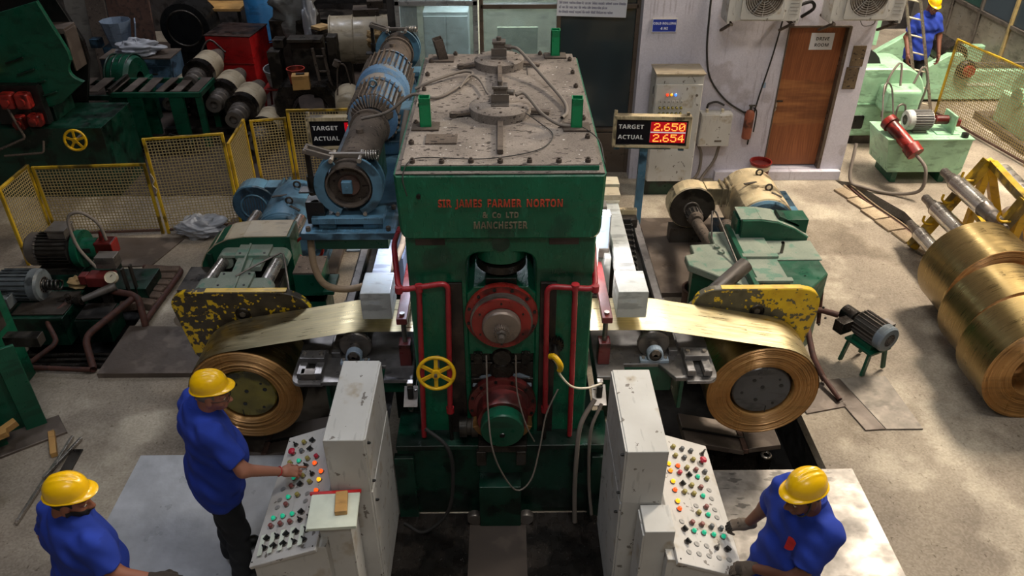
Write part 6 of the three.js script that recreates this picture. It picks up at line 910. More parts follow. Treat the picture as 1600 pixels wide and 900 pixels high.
  const lad = thing('step_ladder', 'short dusty steel ladder standing right of the dark bearing housing', 'ladder', [-2.55, 0, -11.4]); mb().bar([-0.08, 0, 0], [-0.2, 1.3, 0], 0.04, 0.03).bar([0.08, 0, 0], [-0.05, 1.3, 0], 0.04, 0.03).build('rail', M.dustMetal, lad); for (let i = 0; i < 5; i++) mb().box(0.15, 0.02, 0.03, 0.0 - i * 0.022, 0.3 + i * 0.22, 0).build('rung', M.dustMetal, lad);
  const wb = thing('white_bucket', 'white bucket standing on a red stool right of the spare rolls', 'bucket', [-3.52, 0.55, -12.0]); mb().lathe([[0.11, 0], [0.14, 0.28], [0.15, 0.28], [0.15, 0.3], [0.132, 0.3], [0.105, 0.02], [0, 0.02]], [0, 0, 0], [0, 1, 0.25], 28).build('shell', paint(0x8b8d92), wb);
  const st = thing('stool', 'red steel stool under the white bucket', 'stool', [-3.52, 0, -12.0]); mb().box(0.36, 0.03, 0.36, 0, 0.53, 0).build('seat', M.redPaint, st); for (const [x, z] of [[-0.15, -0.15], [0.15, -0.15], [-0.15, 0.15], [0.15, 0.15]]) mb().bar([x, 0.52, z], [x * 1.3, 0, z * 1.3], 0.03, 0.03).build('leg', M.redPaint, st);
  const tank = thing('drum_tank', 'large dusty cream horizontal drum with hoops in front of the dark back wall', 'tank', [-2.25, 1.05, -12.7], 0.12); mb().lathe([[0, 0], [0.36, 0.01], [0.37, 0.04], [0.37, 1.0], [0.36, 1.03], [0, 1.04]], [-0.5, 0, 0], [1, 0, 0], 40).build('shell', M.creamDust, tank); for (const x of [-0.47, -0.12, 0.25, 0.52]) mb().ring([x, 0, 0], [1, 0, 0], 0.372, 0.012, 40, 6).build('hoop', M.creamDust, tank); mb().box(0.2, 1.05, 0.5, -0.3, -0.55, 0).box(0.2, 1.05, 0.5, 0.3, -0.55, 0).build('saddle', M.darkSteel, tank); mb().box(0.4, 0.1, 0.3, 0.1, 0.42, -0.1).box(0.25, 0.1, 0.12, 0.25, 0.52, -0.1).build('top_bracket', M.dustMetal, tank);
  crumple([-1.95, 1.05, -12.3], [0.34, 0.3, 0.2], 83, 'sacking', 'tan sacking cloth hung over the front of the big cream drum', M.card);
  const sd = thing('small_drum', 'small dusty round tank with a pipe in front of the large drum', 'tank', [-2.25, 0.55, -11.1], 0.2); mb().lathe([[0, 0], [0.14, 0.02], [0.19, 0.06], [0.2, 0.1], [0.2, 0.5], [0, 0.56]], [0, 0.05, 0.25], [0, 0.05, -1], 32).build('shell', M.creamDust, sd); mb().box(0.25, 0.55, 0.25, 0, -0.28, 0.05).build('foot', M.darkSteel, sd); mb().tube([[-0.15, 0.2, 0.1], [-0.1, 0.6, 0.1], [0.0, 0.62, 0.1], [0.05, 0.35, 0.1]], 0.012, 6).cyl([-0.13, 0.62, 0.1], [-0.09, 0.7, 0.1], 0.05).build('pipe', M.dustMetal, sd);
  const bench = thing('work_bench', 'dark cluttered bench along the back wall above the bearing housing', 'bench', [-2.6, 0, -14.5]); mb().box(2.2, 0.08, 0.7, 0, 0.95, 0).build('top', M.darkSteel, bench); for (const x of [-1, 1]) mb().box(0.1, 0.92, 0.6, x, 0.46, 0).build('leg', M.darkSteel, bench); mb().box(2.0, 0.8, 0.05, 0, 1.5, -0.3).build('back_board', M.darkWall, bench);
  for (let i = 0; i < 4; i++) one(mb().box(0.3 - i * 0.02, 0.05, 0.22, -3.0 + i * 0.01, 0.97 + i * 0.056, -13.1, [0, i * 0.3, 0]), 'steel_plate', i === 3 ? M.card : M.darkSteel, ['lowest dark plate of the small stack beside the covered machine', 'second plate from the bottom of the small stack', 'third plate from the bottom of the small stack', 'tan board on top of the small stack of plates'][i], 'plate'); one(mb().box(0.4, 0.94, 0.35, -3.0, 0.47, -13.1), 'plinth', M.black, 'black plinth under the small stack of plates', 'plinth');
  for (const [x, y, w, h, z, m, ry, l] of [[-7.2, 0.75, 0.55, 1.5, -13.9, M.wallGrey, 0.1, 'grey weathered board leaning upright at the far left'], [-6.45, 0.75, 0.75, 1.5, -14.0, M.rust, -0.05, 'wide rusty brown sheet leaning upright behind the blue cabinet'], [-6.9, 0.72, 0.3, 1.45, -13.75, M.dustMetal, 0.2, 'narrow grey board leaning between two larger sheets']]) one(mb().box(w, h, 0.05, x, y + 0.02, z, [-0.16, ry, 0]), 'leaning_sheet', m, l, 'sheet');
  const bm = thing('covered_motor', 'large black round motor body in the dark behind the blue cabinet', 'motor', [-5.5, 0.9, -14.2]); mb().cyl([0, 0, -0.3], [0, 0, 0.3], 0.42, 0.42, 32).build('shell', M.black, bm); mb().ring([0, 0, 0.31], [0, 0, 1], 0.3, 0.02, 30, 6).build('end_ring', M.darkSteel, bm); mb().box(0.7, 0.6, 0.5, 0, -0.6, 0).build('foot', M.black, bm);
  const wt = thing('wooden_table', 'pale wooden table top with dark legs at the back beside the blue barrel', 'table', [-5.05, 0, -14.7]); mb().box(0.8, 0.05, 0.6, 0, 1.08, 0).build('top', M.plank, wt); for (const [x, z] of [[-0.35, -0.25], [0.35, -0.25], [-0.35, 0.25], [0.35, 0.25]]) mb().box(0.05, 1.06, 0.05, x, 0.53, z).build('leg', M.darkSteel, wt);
  const bb = thing('barrel', 'bright blue upright barrel at the back left of the covered machine', 'barrel', [-4.35, 0, -14.6]); mb().lathe([[0, 0], [0.25, 0.0], [0.27, 0.06], [0.27, 0.5], [0.28, 0.52], [0.27, 0.54], [0.27, 1.3], [0.24, 1.36], [0, 1.36]], [0, 0, 0], [0, 1, 0], 32).build('shell', paint(0x2a6fa8), bb); mb().cyl([0, 0.3, 0], [0, 0.55, 0], 0.275).build('red_band', M.redPaint, bb);
  const rb2 = thing('shelf_rack', 'dark steel rack full of small gear right of the blue barrel', 'rack', [-3.0, 0, -16.0]); for (const y of [0.5, 1.1, 1.7, 2.3]) mb().box(2.0, 0.05, 0.5, 0, y, 0).build('shelf', M.darkSteel, rb2); for (const x of [-1, 1]) mb().box(0.06, 2.6, 0.5, x, 1.3, 0).build('upright', M.darkSteel, rb2);
}
function crumpleGeo(size, seed) {                    // folded film: a sphere pushed in and out by ridged noise
  const g = new THREE.SphereGeometry(1, 40, 28), p = g.attributes.position;
  for (let i = 0; i < p.count; i++) { const x = p.getX(i), y = p.getY(i), z = p.getZ(i), a = Math.atan2(z, x) / (2 * PI) + 0.5, b = Math.acos(clamp(y, -1, 1)) / PI, n = Math.abs(fbm(a, b, 6, 4, seed) - 0.5) * 2.2, k = 0.72 + n * 0.75; p.setXYZ(i, x * k * size[0], Math.max(-0.98, y) * k * size[1], z * k * size[2]); }
  const q = mergeVertices(g.deleteAttribute('uv') && (g.deleteAttribute('normal'), g), 1e-4); q.computeVertexNormals(); return q;
}
function crumple(c, s, seed, name, label, mat) { return one(mb().add(crumpleGeo([s[0] / 2, s[1] / 2, s[2] / 2], seed), [0, s[1] * 0.42, 0]), name, mat ?? M.polythene, label, mat ? 'cloth' : 'plastic', null, c); }
{
  crumple([-3.62, 0.0, -8.22], [0.62, 0.3, 0.34], 61, 'plastic_bag', 'crumpled clear plastic bag on the floor at the foot of the tall fence');
  // ---- hydraulic unit
  const hu = thing('hydraulic_unit', 'green hydraulic unit base with two tank boxes on the left', 'hydraulic unit', [0, 0, 0]);
  mb().box(0.75, 0.2, 0.5, -4.55, 0.1, -7.1).box(0.55, 0.32, 0.5, -4.52, 0.12, -6.42).box(0.32, 0.26, 0.3, -4.0, 0.1, -6.35).box(0.5, 0.2, 0.4, -3.95, 0.1, -7.0).build('tank', M.greenDark, hu); mb().box(0.3, 0.015, 0.26, -4.0, 0.24, -6.35).box(0.5, 0.015, 0.4, -4.5, 0.29, -6.42).build('lid', M.darkSteel, hu);
  const m1 = thing('pump_motor', 'dark grey ribbed pump motor with a green flange by the low mesh fence', 'motor', [-4.72, 0.44, -7.22], 0); finMotor(m1, [0, 0, 0], 'x', 0.185, 0.5, [M.darkSteel, M.darkSteel, M.iron], { flip: true, fins: 26 }); mb().box(0.18, 0.09, 0.2, 0.08, 0.2, -0.02).box(0.2, 0.02, 0.22, 0.08, 0.25, -0.02).build('terminal_box', M.iron, m1); mb().cyl([0.22, 0, 0], [0.29, 0, 0], 0.2, 0.2, 32).cyl([0.29, 0, 0], [0.44, 0, 0], 0.115, 0.115, 28).build('bell_housing', M.green, m1); mb().box(0.08, 0.05, 0.01, 0.36, 0.04, 0.115).build('slot', M.black, m1); mb().box(0.2, 0.17, 0.17, 0.52, 0.02, 0, undefined, 0.02).cyl([0.5, 0.1, 0], [0.5, 0.2, -0.02], 0.03).build('pump', M.redPaint, m1); mb().box(0.4, 0.1, 0.28, 0, -0.22, 0).build('foot', M.darkSteel, m1);
  const m2 = thing('pump_motor', 'blue-grey ribbed pump motor beside the green corner of the nearest machine', 'motor', [-4.78, 0.42, -6.55], 0); finMotor(m2, [0, 0, 0], 'x', 0.17, 0.42, [M.greyDark, M.greyDark, M.greyDark], { fins: 22 }); mb().box(0.14, 0.12, 0.16, -0.06, -0.04, 0.2).build('terminal_box', M.greyDark, m2); mb().box(0.34, 0.16, 0.26, 0, -0.2, 0).build('foot', M.greenDark, m2); { const o = []; for (let i = 0; i <= 40; i++) { const a = i / 40 * 4 * 2 * PI; o.push([0.24 + i * 0.004, Math.cos(a) * 0.045, Math.sin(a) * 0.045]); } mb().tube(o, 0.012, 6, 90).build('coupling_spring', M.black, m2); }
  const vb = thing('valve_block', 'dark red hydraulic valve block with a round pressure gauge', 'valve', [-4.02, 0.38, -6.72]); mb().box(0.26, 0.12, 0.16, -0.04, 0, 0, undefined, 0.015).box(0.08, 0.1, 0.1, -0.2, 0.02, 0.02).build('block', M.redBrown, vb); mb().box(0.2, 0.13, 0.14, 0.02, 0.16, -0.1).build('solenoid', M.iron, vb); mb().lathe([[0, 0.04], [0.052, 0.04], [0.058, 0.05], [0.062, 0.04], [0.062, 0], [0, 0]], [0.1, 0.05, 0.06], [0.12, 0.3, 0.4], 26).build('gauge', M.bone, vb); mb().bar([0.105, 0.085, 0.1], [0.12, 0.1, 0.085], 0.006, 0.004).build('gauge_needle', M.black, vb); mb().box(0.06, 0.3, 0.1, -0.05, -0.2, 0).box(0.02, 0.4, 0.05, 0.17, -0.1, -0.03).box(0.02, 0.4, 0.05, 0.22, -0.1, -0.1).build('stand', M.darkSteel, vb);
  one(mb().tube([[-4.28, 0.3, -7.05], [-4.42, 0.55, -7.08], [-4.44, 0.85, -7.12], [-4.32, 0.9, -7.16], [-4.2, 0.75, -7.2], [-4.18, 0.52, -7.22]], 0.017, 8, 50), 'hose', M.cableGrey, 'grey hydraulic hose arching over the pump motor', 'hose');
  const cl = thing('pipe_clamp', 'oily cluster of pipe fittings in front of the valve block', 'fitting', [-4.28, 0.28, -6.45]); mb().cyl([-0.12, 0, 0], [0.12, 0.03, 0], 0.03).cyl([-0.03, 0, 0], [0.03, 0.0, 0.0], 0.06).cyl([0.06, 0.02, 0], [0.11, 0.03, 0], 0.055).cyl([0, 0, 0], [0, 0.1, 0.03], 0.028).build('fitting', M.oily, cl); mb().cyl([0.12, 0.03, 0], [0.4, 0.09, -0.15], 0.03, 0.045).build('cone', M.iron, cl); mb().box(0.06, 0.26, 0.06, 0, -0.15, 0).build('bracket', M.greenDark, cl);
  // ---- rusty pipes
  const rp = (pts, r, label) => one(mb().pipe(pts, r), 'rusty_pipe', M.pipeRust, label, 'pipe');
  rp([[-4.0, 0.06, -7.45], [-3.55, 0.06, -7.4], [-3.6, 0.06, -6.4]], 0.03, 'long rusty floor pipe with a corner near the plastic bag'); rp([[-4.0, 0.3, -6.62], [-3.72, 0.3, -6.55], [-3.64, 0.28, -6.5], [-3.58, 0.1, -6.38], [-3.58, 0.02, -6.36]], 0.034, 'rusty pipe bending down beside the left floor plate'); rp([[-3.7, 0.28, -6.5], [-3.95, 0.22, -5.95], [-3.82, 0.05, -5.72], [-3.80, 0.05, -5.68]], 0.033, 'rusty pipe with a collar reaching the corner of the left floor plate');
  rp([[-4.3, 0.3, -6.4], [-4.42, 0.24, -6.2], [-4.22, 0.16, -5.95], [-4.46, 0.05, -5.72], [-3.82, 0.05, -5.68]], 0.024, 'bent rusty pipe in front of the hydraulic unit'); for (const [z, l] of [[-6.0, 'rearmost of three dark pipes in the pit by the hydraulic unit'], [-5.92, 'middle of three dark pipes in the pit by the hydraulic unit'], [-5.84, 'foremost of three dark pipes in the pit by the hydraulic unit']]) one(mb().cyl([-4.75, -0.03, z], [-3.75, -0.03, z], 0.022), 'dark_pipe', M.oily, l, 'pipe');
  // ---- bricks along the pit edge
  const q = rng(31), br = thing('loose_bricks', 'row of broken dusty bricks edging the pit by the rusty pipe', 'bricks', [-3.78, 0, -7.1]); for (let i = 0; i < 12; i++) { const m = mb().box(0.2 + q() * 0.03, 0.09, 0.1, 0, 0, 0, undefined, 0.012).build('brick', M.brick, br); m.position.set(-0.12 + (i % 2) * 0.17 + q() * 0.05, 0.045 + q() * 0.012, -0.28 + Math.floor(i / 2) * 0.125 + q() * 0.03); m.rotation.set((q() - 0.5) * 0.12, (q() - 0.5) * 0.8, (q() - 0.5) * 0.12); }
  const rag = mb().add(crumpleGeo([0.12, 0.06, 0.08], 45)); one(rag, 'rag', M.card, 'pale crumpled rag on the green tank near the grey motor', 'cloth', null, [-4.33, 0.32, -6.75]);
  // ---- near green machine at the left edge
  const nm = thing('green_machine', 'green ribbed steel machine frame with a bright roller at the left edge', 'machine', [0, 0, 0]);
  mb().ext([[-4.95, -4.35], [-4.06, -5.02], [-4.02, -4.98], [-4.02, -4.94], [-4.9, -4.25]].map(([x, z]) => [x, -z]), 0.03, [0, 0.86, 0], [-PI / 2, 0, 0]).build('top_flange', M.greenDust, nm);
  mb().ext([[-5.0, -4.5], [-4.12, -5.06], [-4.05, -4.98], [-4.9, -4.38]].map(([x, z]) => [x, -z]), 0.86, [0, 0, 0], [-PI / 2, 0, 0]).build('web', M.green, nm);
  for (const [x, z] of [[-3.98, -4.97], [-4.18, -4.72], [-4.4, -4.55]]) mb().box(0.16, 0.86, 0.03, x, 0.43, z, [0, 0.6, 0]).build('rib', M.green, nm); mb().box(0.5, 1.1, 0.5, -4.6, 0.55, -5.45).box(0.3, 0.2, 0.3, -4.35, 1.0, -5.35).build('side_box', M.green, nm); mb().ext([[-5.1, -4.3], [-3.86, -5.1], [-3.7, -4.9], [-4.9, -4.05]].map(([x, z]) => [x, -z]), 0.02, [0, 0.001, 0], [-PI / 2, 0, 0]).build('sole_plate', M.darkPlate, nm);
  mb().cyl([-4.9, 1.05, -4.5], [-4.12, 1.12, -5.15], 0.055).build('roller', M.steelBright, nm, 'bright steel roller'); mb().box(0.08, 0.25, 0.1, -4.1, 1.02, -5.18).box(0.3, 0.1, 0.1, -4.1, 0.62, -5.4).each('roller_bearing', M.darkSteel, nm); mb().box(0.35, 0.5, 0.3, -5.0, 1.2, -6.0, [0, 0, 0.7]).build('guard', M.green, nm);
  for (const [x, z, r, l] of [[-4.12, -4.64, 0.5, 'longer stub of wood jammed in the green machine frame'], [-4.08, -4.72, 0.9, 'short stub of wood jammed in the green machine frame']]) one(mb().box(0.24, 0.06, 0.06, x, 0.2, z, [0.1, r, 0.1]), 'wood_offcut', M.plank, l, 'wood');
  one(mb().box(0.05, 0.05, 0.3, -3.74, 0.03, -4.75, [0, 0.5, 0]), 'wood_batten', M.plank, 'small wooden batten on the floor beside the green machine', 'wood');
  // bars and the brass coil on the floor
  one(mb().bar([-3.62, 0.02, -4.84], [-3.63, 0.02, -3.93], 0.025, 0.025), 'steel_bar', M.steel, 'longer steel bar lying on the floor beside the left brass coil edge', 'bar'); one(mb().bar([-3.54, 0.02, -4.82], [-3.62, 0.05, -4.35], 0.025, 0.025), 'steel_bar', M.steel, 'shorter steel bar lying crossed over the longer one', 'bar'); one(mb().bar([-3.52, 0.008, -4.7], [-3.5, 0.008, -4.2], 0.09, 0.012), 'flat_bar', M.darkSteel, 'dark flat bar lying beside the two steel bars', 'bar');
  const bc = thing('brass_coil', 'dull brass coil lying at the left edge behind the bottom left worker', 'coil', [-4.42, 0.44, -3.92], PI / 2 - 0.35); coilBody(bc, 0.44, 0.24, 0.5, 55);
}

// ================================================================ right side: wall fittings
{
  const Z = -9.75;
  const c = thing('control_cabinet', 'tall pale grey electrical cabinet with lamps and switches against the drive room wall', 'cabinet', [2.13, 0, -9.42]);
  mb().box(0.58, 1.40, 0.34, 0, 0.91, 0).build('carcass', M.white, c); mb().box(0.56, 1.28, 0.02, 0, 0.85, 0.18).build('door', M.white, c); mb().box(0.6, 0.02, 0.38, 0, 1.62, 0.01).build('roof', M.creamDust, c); mb().box(0.58, 0.21, 0.3, 0, 0.105, 0).build('plinth', M.greenDark, c); mb().cyl([0.22, 1.36, 0.19], [0.22, 1.36, 0.2], 0.016).build('lock', M.iron, c); mb().ext(new THREE.Shape().absellipse(0, 0, 0.02, 0.05, 0, PI * 2), 0.004, [-0.29, 1.38, 0.06], [0, -PI / 2, 0], 0).build('side_hole', M.black, c);
  [[0xff3a1a, 1.6], [0xf0a818, 0.9], [0x3a78ff, 1.8]].forEach(([k, e], i) => { const b = mesh(bezelGeo, M.steel, 'indicator_lamp', c); b.rotation.x = PI / 2; b.scale.setScalar(1.5); b.position.set(-0.14 + i * 0.05, 1.37, 0.19); mesh(lensGeo, std({ color: k, emissive: k, emissiveIntensity: e, roughness: 0.3 }), 'lens', b); });
  for (let r = 0; r < 4; r++) for (let i = 0; i < 6; i++) { const b = mesh(r % 3 ? bezelGeo : plugGeo, r % 3 ? M.black : M.white, r % 3 ? 'push_button' : 'blanking_plug', c); b.rotation.x = PI / 2; b.scale.setScalar(1.35); b.position.set(-0.215 + i * 0.052, 1.28 - r * 0.075, 0.19); if (r % 3) mesh(capGeo, CM.y, 'cap', b); }
  const j = thing('junction_box', 'small pale grey junction box on the wall right of the tall cabinet', 'box', [2.74, 0.76, Z + 0.09]); mb().box(0.4, 0.44, 0.16, 0, 0, 0).build('case', M.white, j); mb().box(0.38, 0.42, 0.015, 0, 0, 0.086).build('cover', M.white, j); for (const x of [-0.12, 0.08]) mb().cyl([x, 0.22, 0], [x, 0.26, 0], 0.02).build('cable_gland', M.bone, j); mb().box(0.09, 0.025, 0.003, 0.05, -0.14, 0.095).build('type_plate', M.iron, j);
  const e = thing('fire_extinguisher', 'old reddish brown fire extinguisher hanging on the wall by the door', 'extinguisher', [3.18, 0.62, Z + 0.09]); mb().lathe([[0, 0], [0.055, 0.0], [0.06, 0.02], [0.06, 0.33], [0.045, 0.37], [0.02, 0.39], [0, 0.39]], [0, 0, 0], [0, 1, 0], 24).build('cylinder', std({ color: 0x9b5a44, map: T.heavy, roughness: 0.6 }), e); mb().cyl([0, 0.38, 0], [0, 0.44, 0], 0.018).box(0.1, 0.015, 0.03, 0.02, 0.445, 0).build('valve', M.darkSteel, e); mb().tube([[0.03, 0.42, 0], [0.075, 0.36, 0.02], [0.075, 0.1, 0.03]], 0.009, 6).build('hose', M.rubber, e); mb().box(0.1, 0.03, 0.06, 0, 0.3, -0.05).build('bracket', M.iron, e);
  const b = thing('fire_bucket', 'red bucket with a white band standing by the drive room wall', 'bucket', [3.4, 0, -9.55]); mb().lathe([[0.1, 0], [0.135, 0.33], [0.145, 0.33], [0.145, 0.345], [0.128, 0.345], [0.095, 0.02], [0, 0.02]], [0, 0, 0], [0, 1, 0], 32).build('shell', M.redPaint, b); mb().lathe([[0.126, 0], [0.134, 0.06], [0.13, 0.06]], [0, 0.24, 0], [0, 1, 0], 32).build('band', M.bone, b); mb().cyl([0, 0.25, 0], [0, 0.3, 0], 0.124).build('sand', M.redBrown, b);
  const ac = thing('air_conditioner', 'white outdoor air conditioner unit on brackets, left of the door', 'air conditioner', [3.02, 2.2, Z + 0.3]);
  mb().box(0.84, 0.56, 0.3, 0, 0.3, 0).build('case', M.white, ac); { const s = roundRect(0.5, 0.5, 0.03, 0, 0); s.holes.push(circle(0, 0, 0.225)); mb().ext(s, 0.012, [-0.02, 0.29, 0.15], [0, 0, 0], 0.002).build('fan_surround', M.white, ac); mb().cyl([-0.02, 0.29, 0.1], [-0.02, 0.29, 0.151], 0.225).build('fan_well', M.iron, ac); const gr = mb(); for (let i = 1; i < 9; i++) gr.ring([-0.02, 0.29, 0.168], [0, 0, 1], i * 0.026, 0.0025, 30, 5); for (let i = 0; i < 8; i++) gr.bar([-0.02 + Math.cos(i * PI / 4) * 0.22, 0.29 + Math.sin(i * PI / 4) * 0.22, 0.168], [-0.02, 0.29, 0.17], 0.004, 0.004); gr.build('fan_grille', M.white, ac); for (let i = 0; i < 3; i++) { const f = mb().box(0.2, 0.004, 0.07, 0.1, 0, 0, [0.5, 0, 0]).build('fan_blade', M.grey, ac); f.position.set(-0.02, 0.29, 0.155); f.rotation.z = i * 2.09; } }
  for (let i = 0; i < 5; i++) mb().box(0.1, 0.006, 0.004, 0.34, 0.1 + i * 0.04, 0.153).build('slot', M.grey, ac); mb().box(0.03, 0.06, 0.3, -0.4, 0.02, 0).box(0.03, 0.06, 0.3, 0.4, 0.02, 0).each('foot', M.white, ac); for (const x of [-0.36, 0.36]) mb().box(0.04, 0.03, 0.44, x, -0.02, -0.06).bar([x, -0.2, -0.27], [x, -0.03, 0.1], 0.03, 0.03).build('wall_bracket', M.dustMetal, ac);
  copy(ac, 'air_conditioner', 'white outdoor air conditioner unit on brackets, above the door', [4.22, 2.2, Z + 0.3]);
  const sign = canvasTex(320, 176, (x, w, h) => { x.fillStyle = '#20379a'; x.fillRect(0, 0, w, h); x.strokeStyle = '#c9cde0'; x.lineWidth = 8; x.strokeRect(5, 5, w - 10, h - 10); x.fillStyle = '#f2f3fa'; x.font = 'bold 41px sans-serif'; x.textAlign = 'center'; x.fillText('COLD ROLLING', w / 2, 74, w - 24); x.font = 'bold 50px sans-serif'; x.fillText('4 HI', w / 2, 142); });
  const sg = thing('wall_sign', 'blue enamel wall sign reading cold rolling', 'sign', [1.97, 2.055, Z + 0.008], 0); mb().box(0.31, 0.17, 0.012, 0, 0, 0).build('plate', M.bone, sg); mb().add(new THREE.PlaneGeometry(0.302, 0.163), [0, 0, 0.0068], [0, 0, 0], 1, true).build('lettering', std({ map: sign, roughness: 0.4 }), sg);
  const dr = canvasTex(256, 200, (x, w, h) => { x.fillStyle = '#d8d9de'; x.fillRect(0, 0, w, h); x.fillStyle = '#2a2a2e'; x.font = 'bold 54px sans-serif'; x.textAlign = 'center'; x.fillText('DRIVE', w / 2 + 6, 88, 175); x.fillText('ROOM', w / 2 + 6, 162, 175); });
  const ds = thing('door_sign', 'white paper notice on the wooden door reading drive room', 'sign', [3.975, 1.83, Z - 0.082], 0); mb().box(0.29, 0.21, 0.003, 0, 0, 0, undefined, 0).build('sheet', M.paper, ds); mb().add(new THREE.PlaneGeometry(0.288, 0.208), [0, 0, 0.002], [0, 0, 0], 1, true).build('print', std({ map: dr, roughness: 0.85 }), ds);
  const hn = canvasTex(1024, 640, (x, w, h) => { x.fillStyle = '#d4d6de'; x.fillRect(0, 0, w, h); const q = rng(71); x.strokeStyle = '#4a4668'; x.lineCap = 'round'; for (let l = 0; l < 9; l++) { let X = 30; const y = 50 + l * 65, end = w - 40 - q() * (l % 3 ? 300 : 60); while (X < end) { const L = 30 + q() * 70; x.lineWidth = 4.5; x.beginPath(); x.moveTo(X, y); x.lineTo(X + L, y); x.stroke(); for (let k = X + 5; k < X + L; k += 13) { x.lineWidth = 3.6; x.beginPath(); x.moveTo(k + 7, y); x.lineTo(k + 7, y + 24); x.stroke(); x.beginPath(); x.arc(k + 3, y + 10 + q() * 8, 4 + q() * 4, 0.5, 4 + q() * 2); x.stroke(); if (q() < 0.3) { x.beginPath(); x.arc(k + 5, y - 7, 6, 3.4, 6); x.stroke(); } } X += L + 14; } } });
  const pn = thing('notice_sheet', 'printed white notice sheet taped to the office glazing', 'notice', [1.1, 2.38, -9.94], 0); mb().box(0.86, 0.54, 0.003, 0, 0, 0, [0, 0, -0.03], 0).build('sheet', M.paper, pn); mb().add(new THREE.PlaneGeometry(0.858, 0.538), [0, 0, 0.0022], [0, 0, -0.03], 1, true).build('print', std({ map: hn, roughness: 0.85 }), pn);
  one(mb().box(0.05, 0.07, 0.004, 3.32, 1.3, Z + 0.003, undefined, 0), 'sticker', paint(0x8ea7c8), 'small pale blue sticker on the wall left of the wooden door', 'sticker');
  const wc = (pts, r, label, m) => one(mb().tube(pts, r, 6, 60), 'wall_cable', m ?? M.cable, label, 'cable');
  wc([[2.48, 2.9, Z + 0.02], [2.5, 2.2, Z + 0.02], [2.53, 1.75, Z + 0.02], [2.62, 1.4, Z + 0.02], [2.85, 1.12, Z + 0.03], [3.1, 0.96, Z + 0.03], [3.14, 0.95, Z + 0.02]], 0.013, 'dark wall cable dropping between the cabinet and the left air conditioner'); wc([[3.42, 2.3, Z + 0.02], [3.36, 1.7, Z + 0.02], [3.26, 1.0, Z + 0.02], [3.24, 0.5, Z + 0.02]], 0.01, 'thin dark wall cable beside the fire extinguisher'); wc([[2.62, 1.02, Z + 0.06], [2.64, 1.08, Z + 0.06], [2.74, 1.1, Z + 0.05], [2.84, 1.06, Z + 0.06]], 0.014, 'short dark cable looping over the junction box'); wc([[2.55, 0.55, Z + 0.08], [2.62, 0.4, Z + 0.1], [2.6, 0.15, Z + 0.15], [2.45, 0.03, Z + 0.25]], 0.02, 'thick dark cable falling from the left of the junction box', M.cableGrey); wc([[2.85, 0.52, Z + 0.08], [2.8, 0.3, Z + 0.1], [2.65, 0.1, Z + 0.18], [2.6, 0.02, Z + 0.3]], 0.02, 'thick dark cable falling from the right of the junction box', M.cableGrey); wc([[3.62, 2.16, Z + 0.03], [3.68, 2.3, Z + 0.2], [3.6, 2.4, Z + 0.3], [3.46, 2.36, Z + 0.3]], 0.02, 'black insulated pipe between the two air conditioners', M.rubber);
  wc([[4.5, 2.2, Z + 0.03], [4.52, 2.08, Z + 0.04], [4.4, 2.05, Z + 0.04], [4.33, 2.13, Z + 0.04]], 0.005, 'thin loose wire hanging from the air conditioner above the door');
  const tb = thing('trunking', 'dark green upright cable trunk with a cream cap left of the blue display post', 'trunking', [1.02, 0, -7.0]); mb().box(0.2, 1.25, 0.16, 0, 0.63, 0).build('duct', M.green, tb); mb().box(0.21, 0.06, 0.17, 0, 1.28, 0).build('cap', M.bone, tb);
  const jb = thing('meter_box', 'small grey box with cables on the right flank of the mill', 'box', [0.74, 1.72, -5.3]); mb().box(0.15, 0.3, 0.1, 0, 0, 0).build('case', M.grey, jb); mb().box(0.13, 0.28, 0.01, 0, 0, 0.053).build('cover', M.greyBlue, jb); mb().box(0.16, 0.1, 0.06, 0, -0.2, 0).build('bracket', M.iron, jb);
  const cc = thing('cable_chain', 'black plastic cable chain beside the right gauge arm', 'cable chain', [1.06, 1.35, -6.1]); for (let i = 0; i < 12; i++) mb().box(0.13, 0.035, 0.012, 0, -i * 0.022, i * 0.055).box(0.012, 0.035, 0.05, -0.06, -i * 0.022, i * 0.055).box(0.012, 0.035, 0.05, 0.06, -i * 0.022, i * 0.055).build('link', M.rubber, cc);
}
